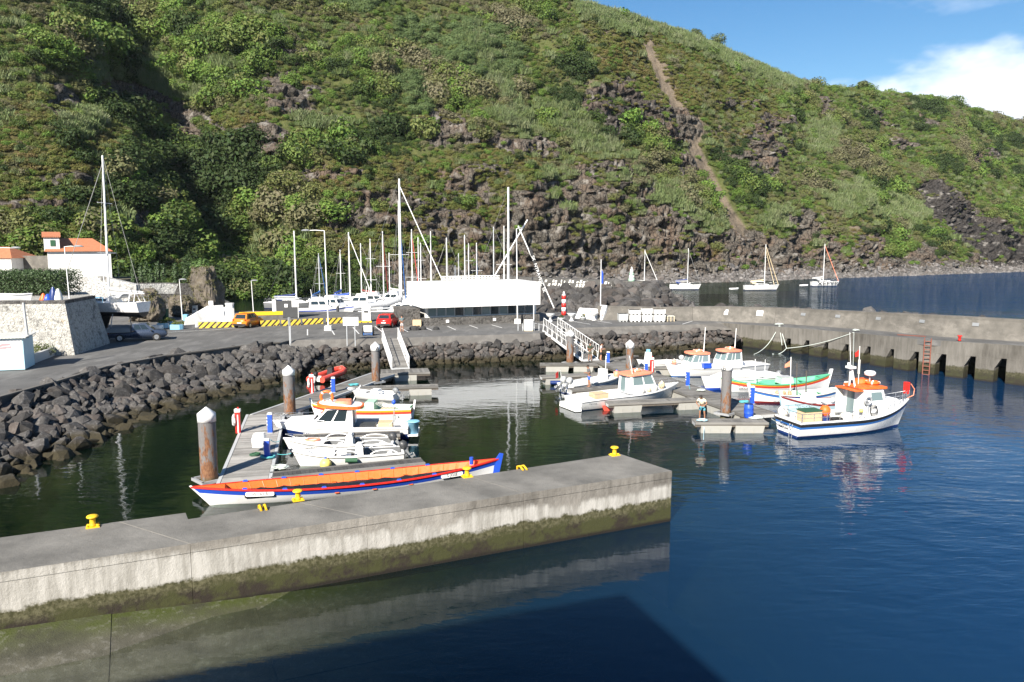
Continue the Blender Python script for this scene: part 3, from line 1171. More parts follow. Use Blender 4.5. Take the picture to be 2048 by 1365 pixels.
rock = np.zeros_like(pxs)
for a in [(270, 192, 68, 15, 12), (350, 232, 70, 12, 20), (430, 262, 110, 18, 22), (520, 285, 50, 26, 20), (565, 178, 35, 22, 0), (580, 105, 32, 10, 12), (590, 195, 40, 22),
          (880, 252, 40, 24, 15), (985, 285, 75, 13, 8), (700, 425, 62, 26, -5), (830, 395, 62, 12, 4), (940, 375, 26, 34, -30), (800, 432, 70, 12), (735, 400, 60, 10), (660, 350, 50, 8),
          (1080, 420, 60, 40), (1190, 385, 70, 40), (1240, 480, 120, 45), (1120, 500, 120, 45), (1010, 490, 70, 40), (1060, 300, 40, 12), (900, 460, 60, 22),
          (1235, 215, 60, 38, 25), (1335, 255, 55, 20, 15), (1528, 300, 28, 44), (1500, 318, 30, 10), (1965, 312, 26, 14), (1390, 500, 140, 26), (1650, 215, 20, 10), (1755, 238, 30, 9, 20),
          (1520, 515, 70, 26), (1600, 455, 30, 22), (1300, 530, 120, 25), (150, 350, 60, 9), (60, 410, 60, 8), (270, 435, 25, 20), (120, 200, 30, 20), (160, 130, 30, 12),
          (950, 340, 50, 10), (1160, 350, 30, 16), (1370, 330, 25, 12), (1290, 395, 30, 20), (1480, 215, 30, 8), (1560, 240, 25, 8), (1800, 285, 26, 8), (1860, 250, 24, 7)]:
    rock = np.maximum(rock, blob(a[0], a[1], a[2] * 1.3, a[3] * 1.5, *a[4:]))
lava = pline([(1872, 388), (1935, 450), (2000, 500), (2120, 580)], 34)
lava = np.maximum(lava, pline([(1990, 480), (2120, 560)], 44))
base_band = np.clip((0.135 - vv[None, :]) / 0.04, 0, 1) * np.clip((arc - arc[NT // 3, 0] * 0.9) / 20, 0, 1)
base_band = np.maximum(base_band, np.clip((0.16 + (fbm(arc / 12, slope_d / 12, o=3, seed=71) - 0.5) * 0.25 - vv[None, :]) / 0.03, 0, 1) * (pxs > 960) * (pxs < 2000))
rock = np.maximum.reduce([rock, lava, base_band])
rn = fbm(X0 / 3.5, Y0 / 3.5, zb / 2.0, o=4, seed=81)
rn2 = fbm(X0 / 9, Y0 / 9, zb / 5.0, o=3, seed=83)
rock = np.clip(rock * 1.25 - np.clip((rn - 0.58) * 6, 0, 1) * 0.8 - np.clip((rn2 - 0.56) * 6, 0, 1) * 0.7 * (1 - lava), 0, 1)
dirt = pline([(1300, 95), (1312, 130), (1335, 175), (1352, 215), (1375, 255), (1392, 300), (1410, 335), (1432, 380), (1460, 430), (1490, 470), (1512, 495)], 12, wob=0.1)
dirt_ex = pline([(1300, 95), (1335, 175), (1375, 255), (1410, 335), (1460, 430), (1512, 495)], 19, wob=0.2)
dirt = np.maximum(dirt, 0.8 * blob(1388, 270, 22, 30))
bare = np.maximum.reduce([blob(1260, 140, 110, 85, 25), blob(1400, 210, 190, 60, 30), 0.6 * blob(1500, 260, 100, 60, 25), blob(1290, 500, 150, 40), 0.8 * blob(1690, 470, 70, 40, 30), 0.7 * blob(1560, 470, 60, 40), 0.5 * blob(1180, 460, 120, 60)])
reed = np.maximum.reduce([blob(290, 160, 130, 42, 12), blob(390, 190, 40, 18), blob(150, 245, 32, 28), pline([(1130, 235), (1180, 290), (1240, 340)], 30), pline([(1240, 20), (1380, 75), (1500, 130), (1580, 165)], 22),
                          blob(1370, 430, 110, 50, 25), blob(1110, 385, 32, 60, 0), pline([(940, 60), (1000, 160), (1050, 260), (1100, 300)], 18), pline([(1180, 20), (1260, 45)], 26), blob(1700, 395, 60, 32), blob(1640, 270, 36, 40, 30),
                          blob(1560, 440, 50, 20), blob(1800, 420, 50, 26), blob(560, 470, 60, 40), blob(680, 560, 60, 18), blob(1030, 235, 60, 18), blob(640, 250, 50, 14), blob(420, 130, 60, 14), blob(740, 120, 40, 18)])
heath = np.maximum.reduce([blob(110, 280, 150, 90), blob(100, 420, 150, 90), blob(760, 350, 150, 40), blob(700, 470, 120, 40), blob(900, 420, 130, 60), blob(480, 240, 70, 22), blob(880, 235, 60, 14), blob(860, 500, 100, 40), blob(1000, 330, 120, 40), blob(1180, 330, 60, 20), blob(1350, 150, 200, 60, 20)])
dome = np.maximum.reduce([pline([(810, 60), (870, 90), (915, 115)], 26), pline([(930, 65), (985, 90), (1020, 125)], 30), blob(820, 175, 38, 26), blob(700, 12, 50, 16), blob(830, 210, 26, 20), blob(1010, 60, 30, 16), blob(940, 145, 30, 14)])
# blocky relief on the bare rock, ledges
blk = np.abs(fbm(X0 / 5, Y0 / 5, zb / 3.2, o=4, seed=91) - 0.5) * 2
led = np.sin(zb * 1.5 + (fbm(X0 / 18, Y0 / 18, o=3, seed=95) - 0.5) * 16)
col_ = fbm(arc / 1.1, slope_d / 5, o=2, seed=97) - 0.5
stp = (zb / 5.5 + (fbm(X0 / 22, Y0 / 22, o=2, seed=96) - 0.5) * 3) % 1.0
fin = np.abs(fbm(X0 / 2.2, Y0 / 2.2, zb / 3.0, o=3, seed=98) - 0.5) * 2
out = out + rock * (2.0 - 4.5 * blk + 2.6 * (stp - 0.4) + 2.4 * col_ - 2.6 * fin) - lava * 3 - dirt * 1.2
Xd = X0 + outx * out * fade
Yd = Y0 + outy * out * fade
Zd = zb + (sml * 1.4 + med * 3.0) * fade + rock * fade * (led * 0.4)
Zd[:, vv < 0.07] = zb[:, vv < 0.07] + (sml * 0.8)[:, vv < 0.07]
HP = np.stack([Xd, Yd, Zd], -1)
me = grid_mesh('hill', HP, {'rock': rock, 'dirt': np.maximum(dirt, bare * np.clip((fbm(X0 / 3, Y0 / 3, zb / 3, o=3, seed=15) - 0.42) * 5, 0, 1)), 'heath': heath, 'lava': np.maximum(lava, np.exp(-((pxs - 1250) / 70) ** 2 - ((pys - 215) / 40) ** 2)), 'shore': np.clip((0.085 - vv[None, :] + 0 * X0) / 0.02, 0, 1) * np.clip((pxs - 960) / 120, 0, 1)})
m, t, b = new_mat('hillside')
pos = N(t, 'ShaderNodeNewGeometry').outputs['Position']


def attr(t, name, typ='GEOMETRY', out='Fac'):
    a = N(t, 'ShaderNodeAttribute', attribute_type=typ, attribute_name=name)
    return a.outputs[out]


n1, n2, n3 = noise(t, 0.12, 5, 0.6, pos), noise(t, 0.7, 6, 0.65, pos), noise(t, 2.6, 6, 0.7, pos)
soil = mixc(t, maprange(t, n2, 0.35, 0.65), (0.060, 0.074, 0.024), (0.095, 0.100, 0.036))
soil = mixc(t, attr(t, 'heath'), soil, mixc(t, n2, (0.062, 0.054, 0.022), (0.098, 0.084, 0.036)))
dirtc = mixc(t, maprange(t, n3, 0.35, 0.65), (0.10, 0.080, 0.060), (0.175, 0.142, 0.106))
c = mixc(t, maprange(t, attr(t, 'dirt'), 0.2, 0.7), soil, dirtc)
rk1 = mixc(t, maprange(t, n3, 0.36, 0.66), (0.038, 0.034, 0.030), (0.15, 0.134, 0.112))
rk1 = mixc(t, maprange(t, n1, 0.45, 0.65, 0, 0.75), rk1, mixc(t, n2, (0.085, 0.055, 0.040), (0.16, 0.112, 0.078)))
rk1 = mixc(t, attr(t, 'lava'), rk1, mixc(t, n3, (0.022, 0.020, 0.019), (0.062, 0.056, 0.052)))
vm = N(t, 'ShaderNodeMapping')
vm.inputs['Scale'].default_value = (1, 1, 0.45)
lk(t, pos, vm.inputs[0])
vo = N(t, 'ShaderNodeTexVoronoi', feature='DISTANCE_TO_EDGE')
vo.inputs['Scale'].default_value = 0.85
lk(t, vm.outputs[0], vo.inputs['Vector'])
rk1 = mixc(t, maprange(t, vo.outputs['Distance'], 0.0, 0.10), (0.012, 0.010, 0.009), rk1)
n6 = noise(t, 0.33, 5, 0.6, pos)
rk1 = mixc(t, maprange(t, n6, 0.56, 0.68, 0, 0.8), rk1, (0.23, 0.215, 0.195))
c = mixc(t, maprange(t, attr(t, 'rock'), 0.15, 0.5), c, rk1)
c = mixc(t, attr(t, 'shore'), c, mixc(t, n3, (0.055, 0.05, 0.046), (0.17, 0.16, 0.15)))
lk(t, c, b.inputs['Base Color'])
b.inputs['Roughness'].default_value = 0.95
b.inputs['Specular IOR Level'].default_value = 0.15
bump(t, b, math_(t, 'MULTIPLY_ADD', n2, 2.0, n3), 0.8, 0.35)
me.materials.append(m)
tag(link('hill', me), kind='structure')

# ------------------------------------------------------------------ vegetation prototypes (never linked to the scene)
def leaf_mat(name, cols, tint='tint'):
    m, t, b = new_mat(name)
    tn = attr(t, tint, 'INSTANCER', 'Fac')
    geo = N(t, 'ShaderNodeNewGeometry')
    n = noise(t, 1.8, 3, 0.6, geo.outputs['Position'])
    c = ramp(t, tn, [(i / (len(cols) - 1), q) for i, q in enumerate(cols)])
    hs = N(t, 'ShaderNodeHueSaturation')
    lk(t, c, hs.inputs['Color'])
    lk(t, maprange(t, n, 0.25, 0.75, 0.88, 1.18), hs.inputs['Value'])
    lk(t, maprange(t, geo.outputs['Random Per Island'], 0, 1, 0.478, 0.522), hs.inputs['Hue'])
    lk(t, hs.outputs[0], b.inputs['Base Color'])
    b.inputs['Roughness'].default_value = 0.65
    b.inputs['Specular IOR Level'].default_value = 0.25
    o = [x for x in t.nodes if x.type == 'OUTPUT_MATERIAL'][0]
    tl = N(t, 'ShaderNodeBsdfTranslucent')
    lk(t, hs.outputs[0], tl.inputs['Color'])
    ms = N(t, 'ShaderNodeMixShader')
    ms.inputs[0].default_value = 0.28
    lk(t, b.outputs[0], ms.inputs[1])
    lk(t, tl.outputs[0], ms.inputs[2])
    lk(t, ms.outputs[0], o.inputs['Surface'])
    return m


leaf_mat('bush_leaf', [(0.038, 0.062, 0.018), (0.094, 0.140, 0.031), (0.138, 0.226, 0.042), (0.138, 0.155, 0.048), (0.152, 0.152, 0.07), (0.165, 0.155, 0.088)])
leaf_mat('reed_leaf', [(0.135, 0.185, 0.062), (0.17, 0.215, 0.09), (0.21, 0.235, 0.125)])
leaf_mat('heath_leaf', [(0.105, 0.132, 0.030), (0.140, 0.142, 0.038), (0.155, 0.122, 0.046)])
leaf_mat('dome_leaf', [(0.10, 0.145, 0.052), (0.125, 0.175, 0.065)])
M('twig', (0.11, 0.09, 0.07), 0.9)


def leafy(name, mat, n, blobs, size, flat=1.0, seed=0, out_bias=0.65, aspect=0.6):
    "a mass of leaf-sized faces filling a set of lobes (cx, cy, cz, r)"
    rr = np.random.RandomState(seed)
    wts = np.array([q[3] ** 2 for q in blobs])
    wts = wts / wts.sum()
    which = rr.choice(len(blobs), n, p=wts)
    B = np.array(blobs)[which]
    d = rr.normal(size=(n, 3))
    d /= np.linalg.norm(d, axis=1)[:, None]
    rad = B[:, 3] * (0.55 + 0.5 * rr.rand(n) ** 0.6)
    P = B[:, :3] + d * rad[:, None] * np.array([1, 1, flat])
    nr = d * out_bias * 1.3 + rr.normal(size=(n, 3)) * 0.42 + np.array([0, 0, 0.25])
    nr /= np.linalg.norm(nr, axis=1)[:, None]
    u = np.cross(nr, rr.normal(size=(n, 3)))
    u /= np.linalg.norm(u, axis=1)[:, None]
    v = np.cross(nr, u)
    s = size * (0.6 + 0.8 * rr.rand(n))[:, None]
    q = np.stack([P - u * s, P - v * s * aspect, P + u * s, P + v * s * aspect], 1).reshape(-1, 3)
    me = bpy.data.meshes.new(name)
    me.from_pydata([tuple(x) for x in q], [], [(4 * i, 4 * i + 1, 4 * i + 2, 4 * i + 3) for i in range(n)])
    me.materials.append(MATS[mat])
    return me


def reeds(name, mat, n, seed):
    rr = np.random.RandomState(seed)
    vs, fs = [], []
    for i in range(n):
        a, r = rr.uniform(0, 2 * PI), 0.85 * rr.uniform(0, 1) ** 0.5
        x, y = r * math.cos(a), r * math.sin(a)
        h = rr.uniform(0.35, 0.95) * (1 - 0.35 * r)
        la, lr = rr.uniform(0, 2 * PI), rr.uniform(0.1, 0.5)
        tx, ty = x + lr * math.cos(la), y + lr * math.sin(la)
        w_ = rr.uniform(0.014, 0.035)
        px_, py_ = -math.sin(la + 0.7) * w_, math.cos(la + 0.7) * w_
        o = len(vs)
        vs += [(x - px_, y - py_, 0), (x + px_, y + py_, 0), ((x + tx) / 2 + px_, (y + ty) / 2 + py_, h * 0.7), ((x + tx) / 2 - px_, (y + ty) / 2 - py_, h * 0.7), (tx + px_, ty + py_, h), (tx - px_, ty - py_, h)]
        fs += [(o, o + 1, o + 2, o + 3), (o + 3, o + 2, o + 4, o + 5)]
    me = bpy.data.meshes.new(name)
    me.from_pydata(vs, [], fs)
    me.materials.append(MATS[mat])
    return me


def proto_coll(name, meshes):
    c = bpy.data.collections.new(name)
    for i, me in enumerate(meshes):
        o = bpy.data.objects.new(name + '_proto', me)
        c.objects.link(o)
    return c


bush_p = []
for i in range(5):
    rr = np.random.RandomState(300 + i)
    bl_ = [(rr.uniform(-0.35, 0.35), rr.uniform(-0.35, 0.35), rr.uniform(0.2, 0.55), rr.uniform(0.28, 0.45)) for _ in range(6)]
    bush_p.append(leafy('bush', 'bush_leaf', 950, bl_, 0.056, 0.85, 400 + i))
COL_BUSH = proto_coll('bush_collection', bush_p)
COL_REED = proto_coll('reed_collection', [reeds('reed', 'reed_leaf', 170, 500 + i) for i in range(3)])
heath_p = [leafy('heath', 'heath_leaf', 320, [(0, 0, 0.1, 0.4), (0.3, 0.1, 0.05, 0.3), (-0.25, -0.2, 0.08, 0.33)], 0.062, 0.55, 600 + i) for i in range(3)]
COL_HEATH = proto_coll('heath_collection', heath_p)
dome_p = [leafy('dome', 'dome_leaf', 1100, [(0, 0, 0.25, 0.5), (0.2, 0.15, 0.3, 0.35), (-0.2, 0.1, 0.28, 0.36)], 0.046, 0.8, 700 + i, 0.9) for i in range(3)]
COL_DOME = proto_coll('dome_collection', dome_p)
COL_STONE = proto_coll('stone_collection', [me.copy() for me in ROCKS[:6]])
for o in COL_STONE.objects:
    o.data.materials.clear()
    o.data.materials.append(MATS['shore_stone'])


def scatter(name, P, S, Rz, T, coll, seed=1, tilt=None):
    "one object of uncountable growth: instances of a collection on points"
    n = len(P)
    me = bpy.data.meshes.new(name)
    me.vertices.add(n)
    me.vertices.foreach_set('co', P.reshape(-1).astype(np.float32))
    a = me.attributes.new('scl', 'FLOAT_VECTOR', 'POINT')
    a.data.foreach_set('vector', S.reshape(-1).astype(np.float32))
    rot = np.zeros((n, 3), np.float32)
    rot[:, 2] = Rz
    if tilt is not None:
        rot[:, :2] = tilt
    a = me.attributes.new('rot', 'FLOAT_VECTOR', 'POINT')
    a.data.foreach_set('vector', rot.reshape(-1))
    a = me.attributes.new('tint', 'FLOAT', 'POINT')
    a.data.foreach_set('value', T.astype(np.float32))
    a = me.attributes.new('pick', 'INT', 'POINT')
    a.data.foreach_set('value', np.random.RandomState(seed).randint(0, 50, n).astype(np.int32))
    ng = bpy.data.node_groups.new(name, 'GeometryNodeTree')
    ng.interface.new_socket('Geometry', in_out='INPUT', socket_type='NodeSocketGeometry')
    ng.interface.new_socket('Geometry', in_out='OUTPUT', socket_type='NodeSocketGeometry')
    gi, go = N(ng, 'NodeGroupInput'), N(ng, 'NodeGroupOutput')
    ip = N(ng, 'GeometryNodeInstanceOnPoints')
    ci = N(ng, 'GeometryNodeCollectionInfo')
    ci.inputs['Collection'].default_value = coll
    ci.inputs['Separate Children'].default_value = True
    ci.inputs['Reset Children'].default_value = True

    def na(nm, typ):
        q = N(ng, 'GeometryNodeInputNamedAttribute', data_type=typ)
        q.inputs['Name'].default_value = nm
        return [x for x in q.outputs if x.enabled and x.name == 'Attribute'][0]
    lk(ng, gi.outputs[0], ip.inputs['Points'])
    lk(ng, ci.outputs[0], ip.inputs['Instance'])
    ip.inputs['Pick Instance'].default_value = True
    lk(ng, na('pick', 'INT'), ip.inputs['Instance Index'])
    lk(ng, na('rot', 'FLOAT_VECTOR'), ip.inputs['Rotation'])
    lk(ng, na('scl', 'FLOAT_VECTOR'), ip.inputs['Scale'])
    lk(ng, ip.outputs[0], go.inputs[0])
    o = link(name, me)
    md = o.modifiers.new('growth', 'NODES')
    md.node_group = ng
    return tag(o, kind='stuff')


# points on the hill, by area
e1, e2 = HP[1:, :-1] - HP[:-1, :-1], HP[:-1, 1:] - HP[:-1, :-1]
area = np.linalg.norm(np.cross(e1, e2), axis=-1)
ctr = (HP[1:, 1:] + HP[:-1, :-1]) / 2
cpx, cpy = PX(ctr[..., 0], np.maximum(ctr[..., 1], 5), ctr[..., 2])
inview = (cpx > -130) & (cpx < 2180) & (cpy > -160) & (cpy < 720)
cell = lambda a: a[:-1, :-1]
vcell = (0 * X0 + vv[None, :])[:-1, :-1]
rr = np.random.RandomState(77)


def pick(dens, n):
    w_ = (area * dens * inview).reshape(-1)
    w_ = w_ / w_.sum()
    k = rr.choice(len(w_), n, p=w_)
    i, j = np.unravel_index(k, area.shape)
    f, g = rr.rand(n, 1), rr.rand(n, 1)
    p = HP[i, j] * (1 - f) * (1 - g) + HP[i + 1, j] * f * (1 - g) + HP[i, j + 1] * (1 - f) * g + HP[i + 1, j + 1] * f * g
    return p, i, j


nat = np.clip(1 - 1.3 * rock - 1.2 * np.maximum(dirt, dirt_ex), 0, 1)
clump = fbm(X0 / 11, Y0 / 11, zb / 11, o=3, seed=111)
bushd = cell(nat * np.clip(1 - 0.92 * reed, 0, 1) * np.clip(1 - 0.8 * heath, 0.12, 1) * np.clip(1 - 0.78 * bare, 0, 1) * np.clip(1 - dome * 1.2, 0, 1) * np.clip((clump - 0.3) * 4, 0.22, 1) * (vv[None, :] > np.where(pxs < 1010, -0.025, 0.10)) * (1 + 3 * (vv[None, :] < 0.06)) * (1 - 0.25 * np.clip((pxs - 1300) / 500, 0, 1)))
hz = np.clip(HP[..., 1] / 250, 0.5, 1.5)
big = lambda i, j: (1.0 + 0.6 * np.exp(-(rd[i, j] / 24) ** 2)) * 1.0 + 0.8 * np.clip((clump[i, j] - 0.5) * 5, -0.5, 1.2)
p, i, j = pick(bushd, 36000)
s = np.clip(rr.lognormal(0.72, 0.42, len(p)), 0.8, 5.0) * big(i, j) * np.where(p[:, 1] > 260, 0.85, 1.0)
S = np.stack([s, s, s * rr.uniform(0.6, 1.15, len(p))], -1)
tn = np.clip(fbm(p[:, 0] / 16, p[:, 1] / 16, p[:, 2] / 16, o=2, seed=121) * 2.6 - 0.88 - 0.45 * np.exp(-(rd[i, j] / 24) ** 2) + rr.normal(0, 0.22, len(p)), 0, 1)  # tint lowered along the ravine: its shade deepened in the leaf colour
p[:, 2] -= 0.18 * s
scatter('hillside_shrubs', p, S, rr.uniform(0, 6.28, len(p)), tn, COL_BUSH, 1, rr.normal(0, 0.15, (len(p), 2)))
# undergrowth everywhere between the shrubs
und = cell(np.clip(1 - 1.02 * rock - 1.25 * dirt - 0.6 * dirt_ex, 0.01, 1) * np.clip(1 - 0.45 * bare, 0, 1) * (vv[None, :] > np.where(pxs < 1010, -0.03, 0.085)))
p, i, j = pick(und, 70000)
s = np.clip(rr.lognormal(0.12, 0.32, len(p)), 0.5, 2.4)
S = np.stack([s * 1.2, s * 1.2, s * rr.uniform(0.8, 1.25, len(p))], -1)
tn = np.clip(fbm(p[:, 0] / 9, p[:, 1] / 9, p[:, 2] / 9, o=2, seed=131) * 1.5 - 0.25 + rr.normal(0, 0.2, len(p)) + 0.15 * bare[i, j], 0, 1)
p[:, 2] -= 0.22 * s
scatter('hillside_undergrowth', p, S, rr.uniform(0, 6.28, len(p)), tn, COL_BUSH, 2)
p, i, j = pick(cell((reed * 1.0 + 0.03) * nat * (vv[None, :] > 0.11)), 15000)
s = np.clip(rr.lognormal(0.5, 0.3, len(p)), 0.8, 3.2)
scatter('reeds', p, np.stack([s * 0.9, s * 0.9, s * 1.1], -1), rr.uniform(0, 6.28, len(p)), np.clip(rr.normal(0.5, 0.28, len(p)), 0, 1), COL_REED, 3)
p, i, j = pick(cell((heath + 0.25 * bare + 0.05) * np.clip(1 - 0.9 * rock - dirt, 0, 1) * (vv[None, :] > 0.085)), 26000)
s = np.clip(rr.lognormal(0.15, 0.3, len(p)), 0.5, 2.2)
scatter('heather', p, np.stack([s * 1.3, s * 1.3, s * 1.5], -1), rr.uniform(0, 6.28, len(p)), np.clip(fbm(p[:, 0] / 7, p[:, 1] / 7, p[:, 2] / 7, o=2, seed=141) * 1.6 - 0.35 + rr.normal(0, 0.2, len(p)), 0, 1), COL_HEATH, 4)
p, i, j = pick(cell(dome * nat), 520)
s = rr.uniform(3.2, 5.0, len(p))
scatter('pale_trees', p - np.array([0, 0, 0.6]), np.stack([s, s, s * 0.8], -1), rr.uniform(0, 6.28, len(p)), rr.rand(len(p)), COL_DOME, 5)
# stones of the beach below the cliff
sh = cell(np.clip((0.10 - vv[None, :]) / 0.03, 0, 1) * (vv[None, :] > -0.015) * (pxs > 1000))
p, i, j = pick(sh, 5200)
s = np.clip(rr.lognormal(-0.25, 0.5, len(p)), 0.3, 3.0)
scatter('beach_stones', p, np.stack([s, s * 0.9, s * 0.8], -1), rr.uniform(0, 6.28, len(p)), rr.rand(len(p)), COL_STONE, 6, rr.normal(0, 0.5, (len(p), 2)))

# ------------------------------------------------------------------ air
m = bpy.data.materials.new('haze')
m.use_nodes = True
t = m.node_tree
t.nodes.clear()
o = N(t, 'ShaderNodeOutputMaterial')
pv = N(t, 'ShaderNodeVolumePrincipled')
pv.inputs['Color'].default_value = (0.80, 0.88, 1.0, 1)
pv.inputs['Density'].default_value = 0.00004
lk(t, pv.outputs[0], o.inputs['Volume'])
q = MB()
q.bb((-1000, -250, -10.5), (1700, 1700, 160))
tag(q.build('haze', m), kind='stuff')
# ------------------------------------------------------------------ palette
M('white_paint', (0.80, 0.80, 0.79), 0.35, 0.05, 1.5, 0.06, 14, dirt=(0.55, 0.52, 0.46), dirt_amt=0.35)
M('white_gel', (0.82, 0.82, 0.81), 0.28, 0.04, 1.2, 0.03, 8, dirt=(0.5, 0.47, 0.40), dirt_amt=0.25)
M('off_white', (0.66, 0.65, 0.60), 0.5, 0.1, 2, dirt=(0.35, 0.32, 0.27))
M('cream', (0.62, 0.50, 0.32), 0.7, 0.15, 3)
M('orange_paint', (0.80, 0.14, 0.02), 0.45, 0.12, 2, dirt=(0.5, 0.2, 0.1))
M('coral', (0.78, 0.26, 0.15), 0.5, 0.12, 3, dirt=(0.7, 0.5, 0.4))
M('red_paint', (0.60, 0.025, 0.018), 0.4, 0.12, 2)
M('red_rubber', (0.66, 0.06, 0.035), 0.5, 0.15, 3, dirt=(0.5, 0.2, 0.15))
M('maroon', (0.20, 0.02, 0.02), 0.45, 0.15)
M('blue_paint', (0.02, 0.08, 0.50), 0.4, 0.12, 2)
M('navy', (0.01, 0.03, 0.14), 0.4, 0.15, 2)
M('mid_blue', (0.03, 0.14, 0.42), 0.45, 0.12)
M('sky_blue', (0.22, 0.48, 0.66), 0.5, 0.1)
M('pale_blue', (0.45, 0.66, 0.74), 0.45, 0.06)
M('green_paint', (0.10, 0.42, 0.24), 0.5, 0.12)
M('mint', (0.40, 0.62, 0.46), 0.5, 0.1)
M('dark_green', (0.03, 0.10, 0.05), 0.6, 0.2)
M('yellow_paint', (0.80, 0.50, 0.02), 0.42, 0.12, 3, dirt=(0.35, 0.16, 0.04), dirt_amt=0.5)
M('pale_yellow', (0.82, 0.66, 0.16), 0.5, 0.1, 3)
M('black_rubber', (0.015, 0.015, 0.016), 0.55, 0.3)
M('dark_grey', (0.05, 0.052, 0.055), 0.45, 0.2)
M('mid_grey', (0.20, 0.21, 0.22), 0.5, 0.12)
M('light_grey', (0.45, 0.46, 0.46), 0.5, 0.1, dirt=(0.3, 0.29, 0.26))
M('steel', (0.55, 0.56, 0.57), 0.32, 0.1, metal=0.85)
M('galv', (0.42, 0.43, 0.44), 0.5, 0.15, metal=0.4, dirt=(0.25, 0.2, 0.15))
M('mast_white', (0.78, 0.78, 0.77), 0.35, 0.05, bmp=0)
M('mast_alu', (0.58, 0.60, 0.62), 0.4, 0.08, metal=0.3, bmp=0)
M('wire', (0.30, 0.30, 0.29), 0.5, 0.1, bmp=0)
M('rope_pale', (0.55, 0.60, 0.56), 0.85, 0.2, 30)
M('rope_teal', (0.10, 0.42, 0.46), 0.85, 0.2, 30)
M('tarp_black', (0.018, 0.018, 0.020), 0.38, 0.3, 3, 0.9, 5)
M('inner_grey', (0.085, 0.09, 0.095), 0.6, 0.2)
M('sail_grey', (0.34, 0.355, 0.38), 0.8, 0.1, 2, 0.4, 4)
M('plastic_float', (0.33, 0.325, 0.30), 0.6, 0.06, 2, dirt=(0.32, 0.30, 0.22), dirt_amt=0.5)
M('wood_dark', (0.10, 0.085, 0.07), 0.85, 0.3, 6, 0.4, 30)
M('wood_box', (0.55, 0.42, 0.26), 0.8, 0.15, 5)
M('skin', (0.42, 0.22, 0.14), 0.55, 0.06, bmp=0)
M('skin_tan', (0.30, 0.15, 0.09), 0.55, 0.06, bmp=0)
M('hair', (0.02, 0.015, 0.012), 0.7, 0.2)
M('plaster', (0.78, 0.77, 0.74), 0.8, 0.06, 1.0, 0.1, dirt=(0.45, 0.43, 0.40), dirt_amt=0.5)
M('tyre', (0.012, 0.012, 0.012), 0.8, 0.2)
M('car_red', (0.55, 0.015, 0.012), 0.25, 0.04, bmp=0)
M('car_orange', (0.62, 0.19, 0.02), 0.25, 0.04, bmp=0)
M('car_blue', (0.035, 0.05, 0.085), 0.3, 0.1, bmp=0)
M('lamp_red', (0.4, 0.01, 0.01), 0.2, 0.05, bmp=0)
M('net_black', (0.03, 0.03, 0.03), 0.9, 0.3)


def mat_glass():
    m, t, b = new_mat('glass')
    b.inputs['Base Color'].default_value = (0.02, 0.03, 0.035, 1)
    b.inputs['Roughness'].default_value = 0.06
    b.inputs['Specular IOR Level'].default_value = 0.8
    m, t, b = new_mat('glass_pale')
    b.inputs['Base Color'].default_value = (0.16, 0.22, 0.23, 1)
    b.inputs['Roughness'].default_value = 0.12


mat_glass()


def mat_planks(name, a, c2):
    m, t, b = new_mat(name)
    oi = N(t, 'ShaderNodeObjectInfo')
    tc_ = N(t, 'ShaderNodeTexCoord')
    mp_ = N(t, 'ShaderNodeMapping')
    mp_.inputs['Scale'].default_value = (12, 0.8, 12)
    lk(t, tc_.outputs['Object'], mp_.inputs[0])
    n = noise(t, 3, 6, 0.7, mp_.outputs[0])
    n2 = noise(t, 0.8, 5, 0.6)
    c = mixc(t, n, a, c2)
    c = mixc(t, maprange(t, n2, 0.45, 0.7, 0, 0.45), c, tuple(x * 0.45 for x in a))
    hs = N(t, 'ShaderNodeHueSaturation')
    lk(t, maprange(t, oi.outputs['Random'], 0, 1, 0.72, 1.22), hs.inputs['Value'])
    lk(t, c, hs.inputs['Color'])
    lk(t, hs.outputs[0], b.inputs['Base Color'])
    b.inputs['Roughness'].default_value = 0.85
    b.inputs['Specular IOR Level'].default_value = 0.2
    bump(t, b, n, 0.4, 0.01)


mat_planks('plank_pale', (0.25, 0.24, 0.225), (0.40, 0.385, 0.36))
mat_planks('plank_grey', (0.13, 0.125, 0.115), (0.24, 0.23, 0.215))
mat_planks('plank_dark', (0.055, 0.055, 0.055), (0.11, 0.105, 0.10))


def mat_pile(name, seed):
    m, t, b = new_mat(name)
    pos = N(t, 'ShaderNodeNewGeometry').outputs['Position']
    mp_ = N(t, 'ShaderNodeMapping')
    mp_.inputs['Scale'].default_value = (3.2, 3.2, 1.1)
    mp_.inputs['Location'].default_value = (seed, 0, 0)
    lk(t, pos, mp_.inputs[0])
    n = noise(t, 1.3, 6, 0.66, mp_.outputs[0])
    n2 = noise(t, 5, 5, 0.7, mp_.outputs[0])
    s = N(t, 'ShaderNodeSeparateXYZ')
    lk(t, pos, s.inputs[0])
    z = s.outputs['Z']
    rust = ramp(t, n2, [(0.3, (0.055, 0.024, 0.014)), (0.5, (0.17, 0.075, 0.034)), (0.7, (0.27, 0.15, 0.075))])
    paint = mixc(t, n2, (0.10, 0.095, 0.095), (0.19, 0.185, 0.185))
    k = math_(t, 'MULTIPLY_ADD', z, 0.16, math_(t, 'MULTIPLY', math_(t, 'SUBTRACT', n, 0.5), 1.9))
    c = mixc(t, maprange(t, k, 0.20, 0.34), rust, paint)
    c = mixc(t, maprange(t, math_(t, 'MULTIPLY_ADD', n, 0.4, z), 0.75, 0.98), mixc(t, n2, (0.04, 0.04, 0.018), (0.13, 0.11, 0.06)), c)
    lk(t, c, b.inputs['Base Color'])
    b.inputs['Roughness'].default_value = 0.75
    bump(t, b, n2, 0.5, 0.02)


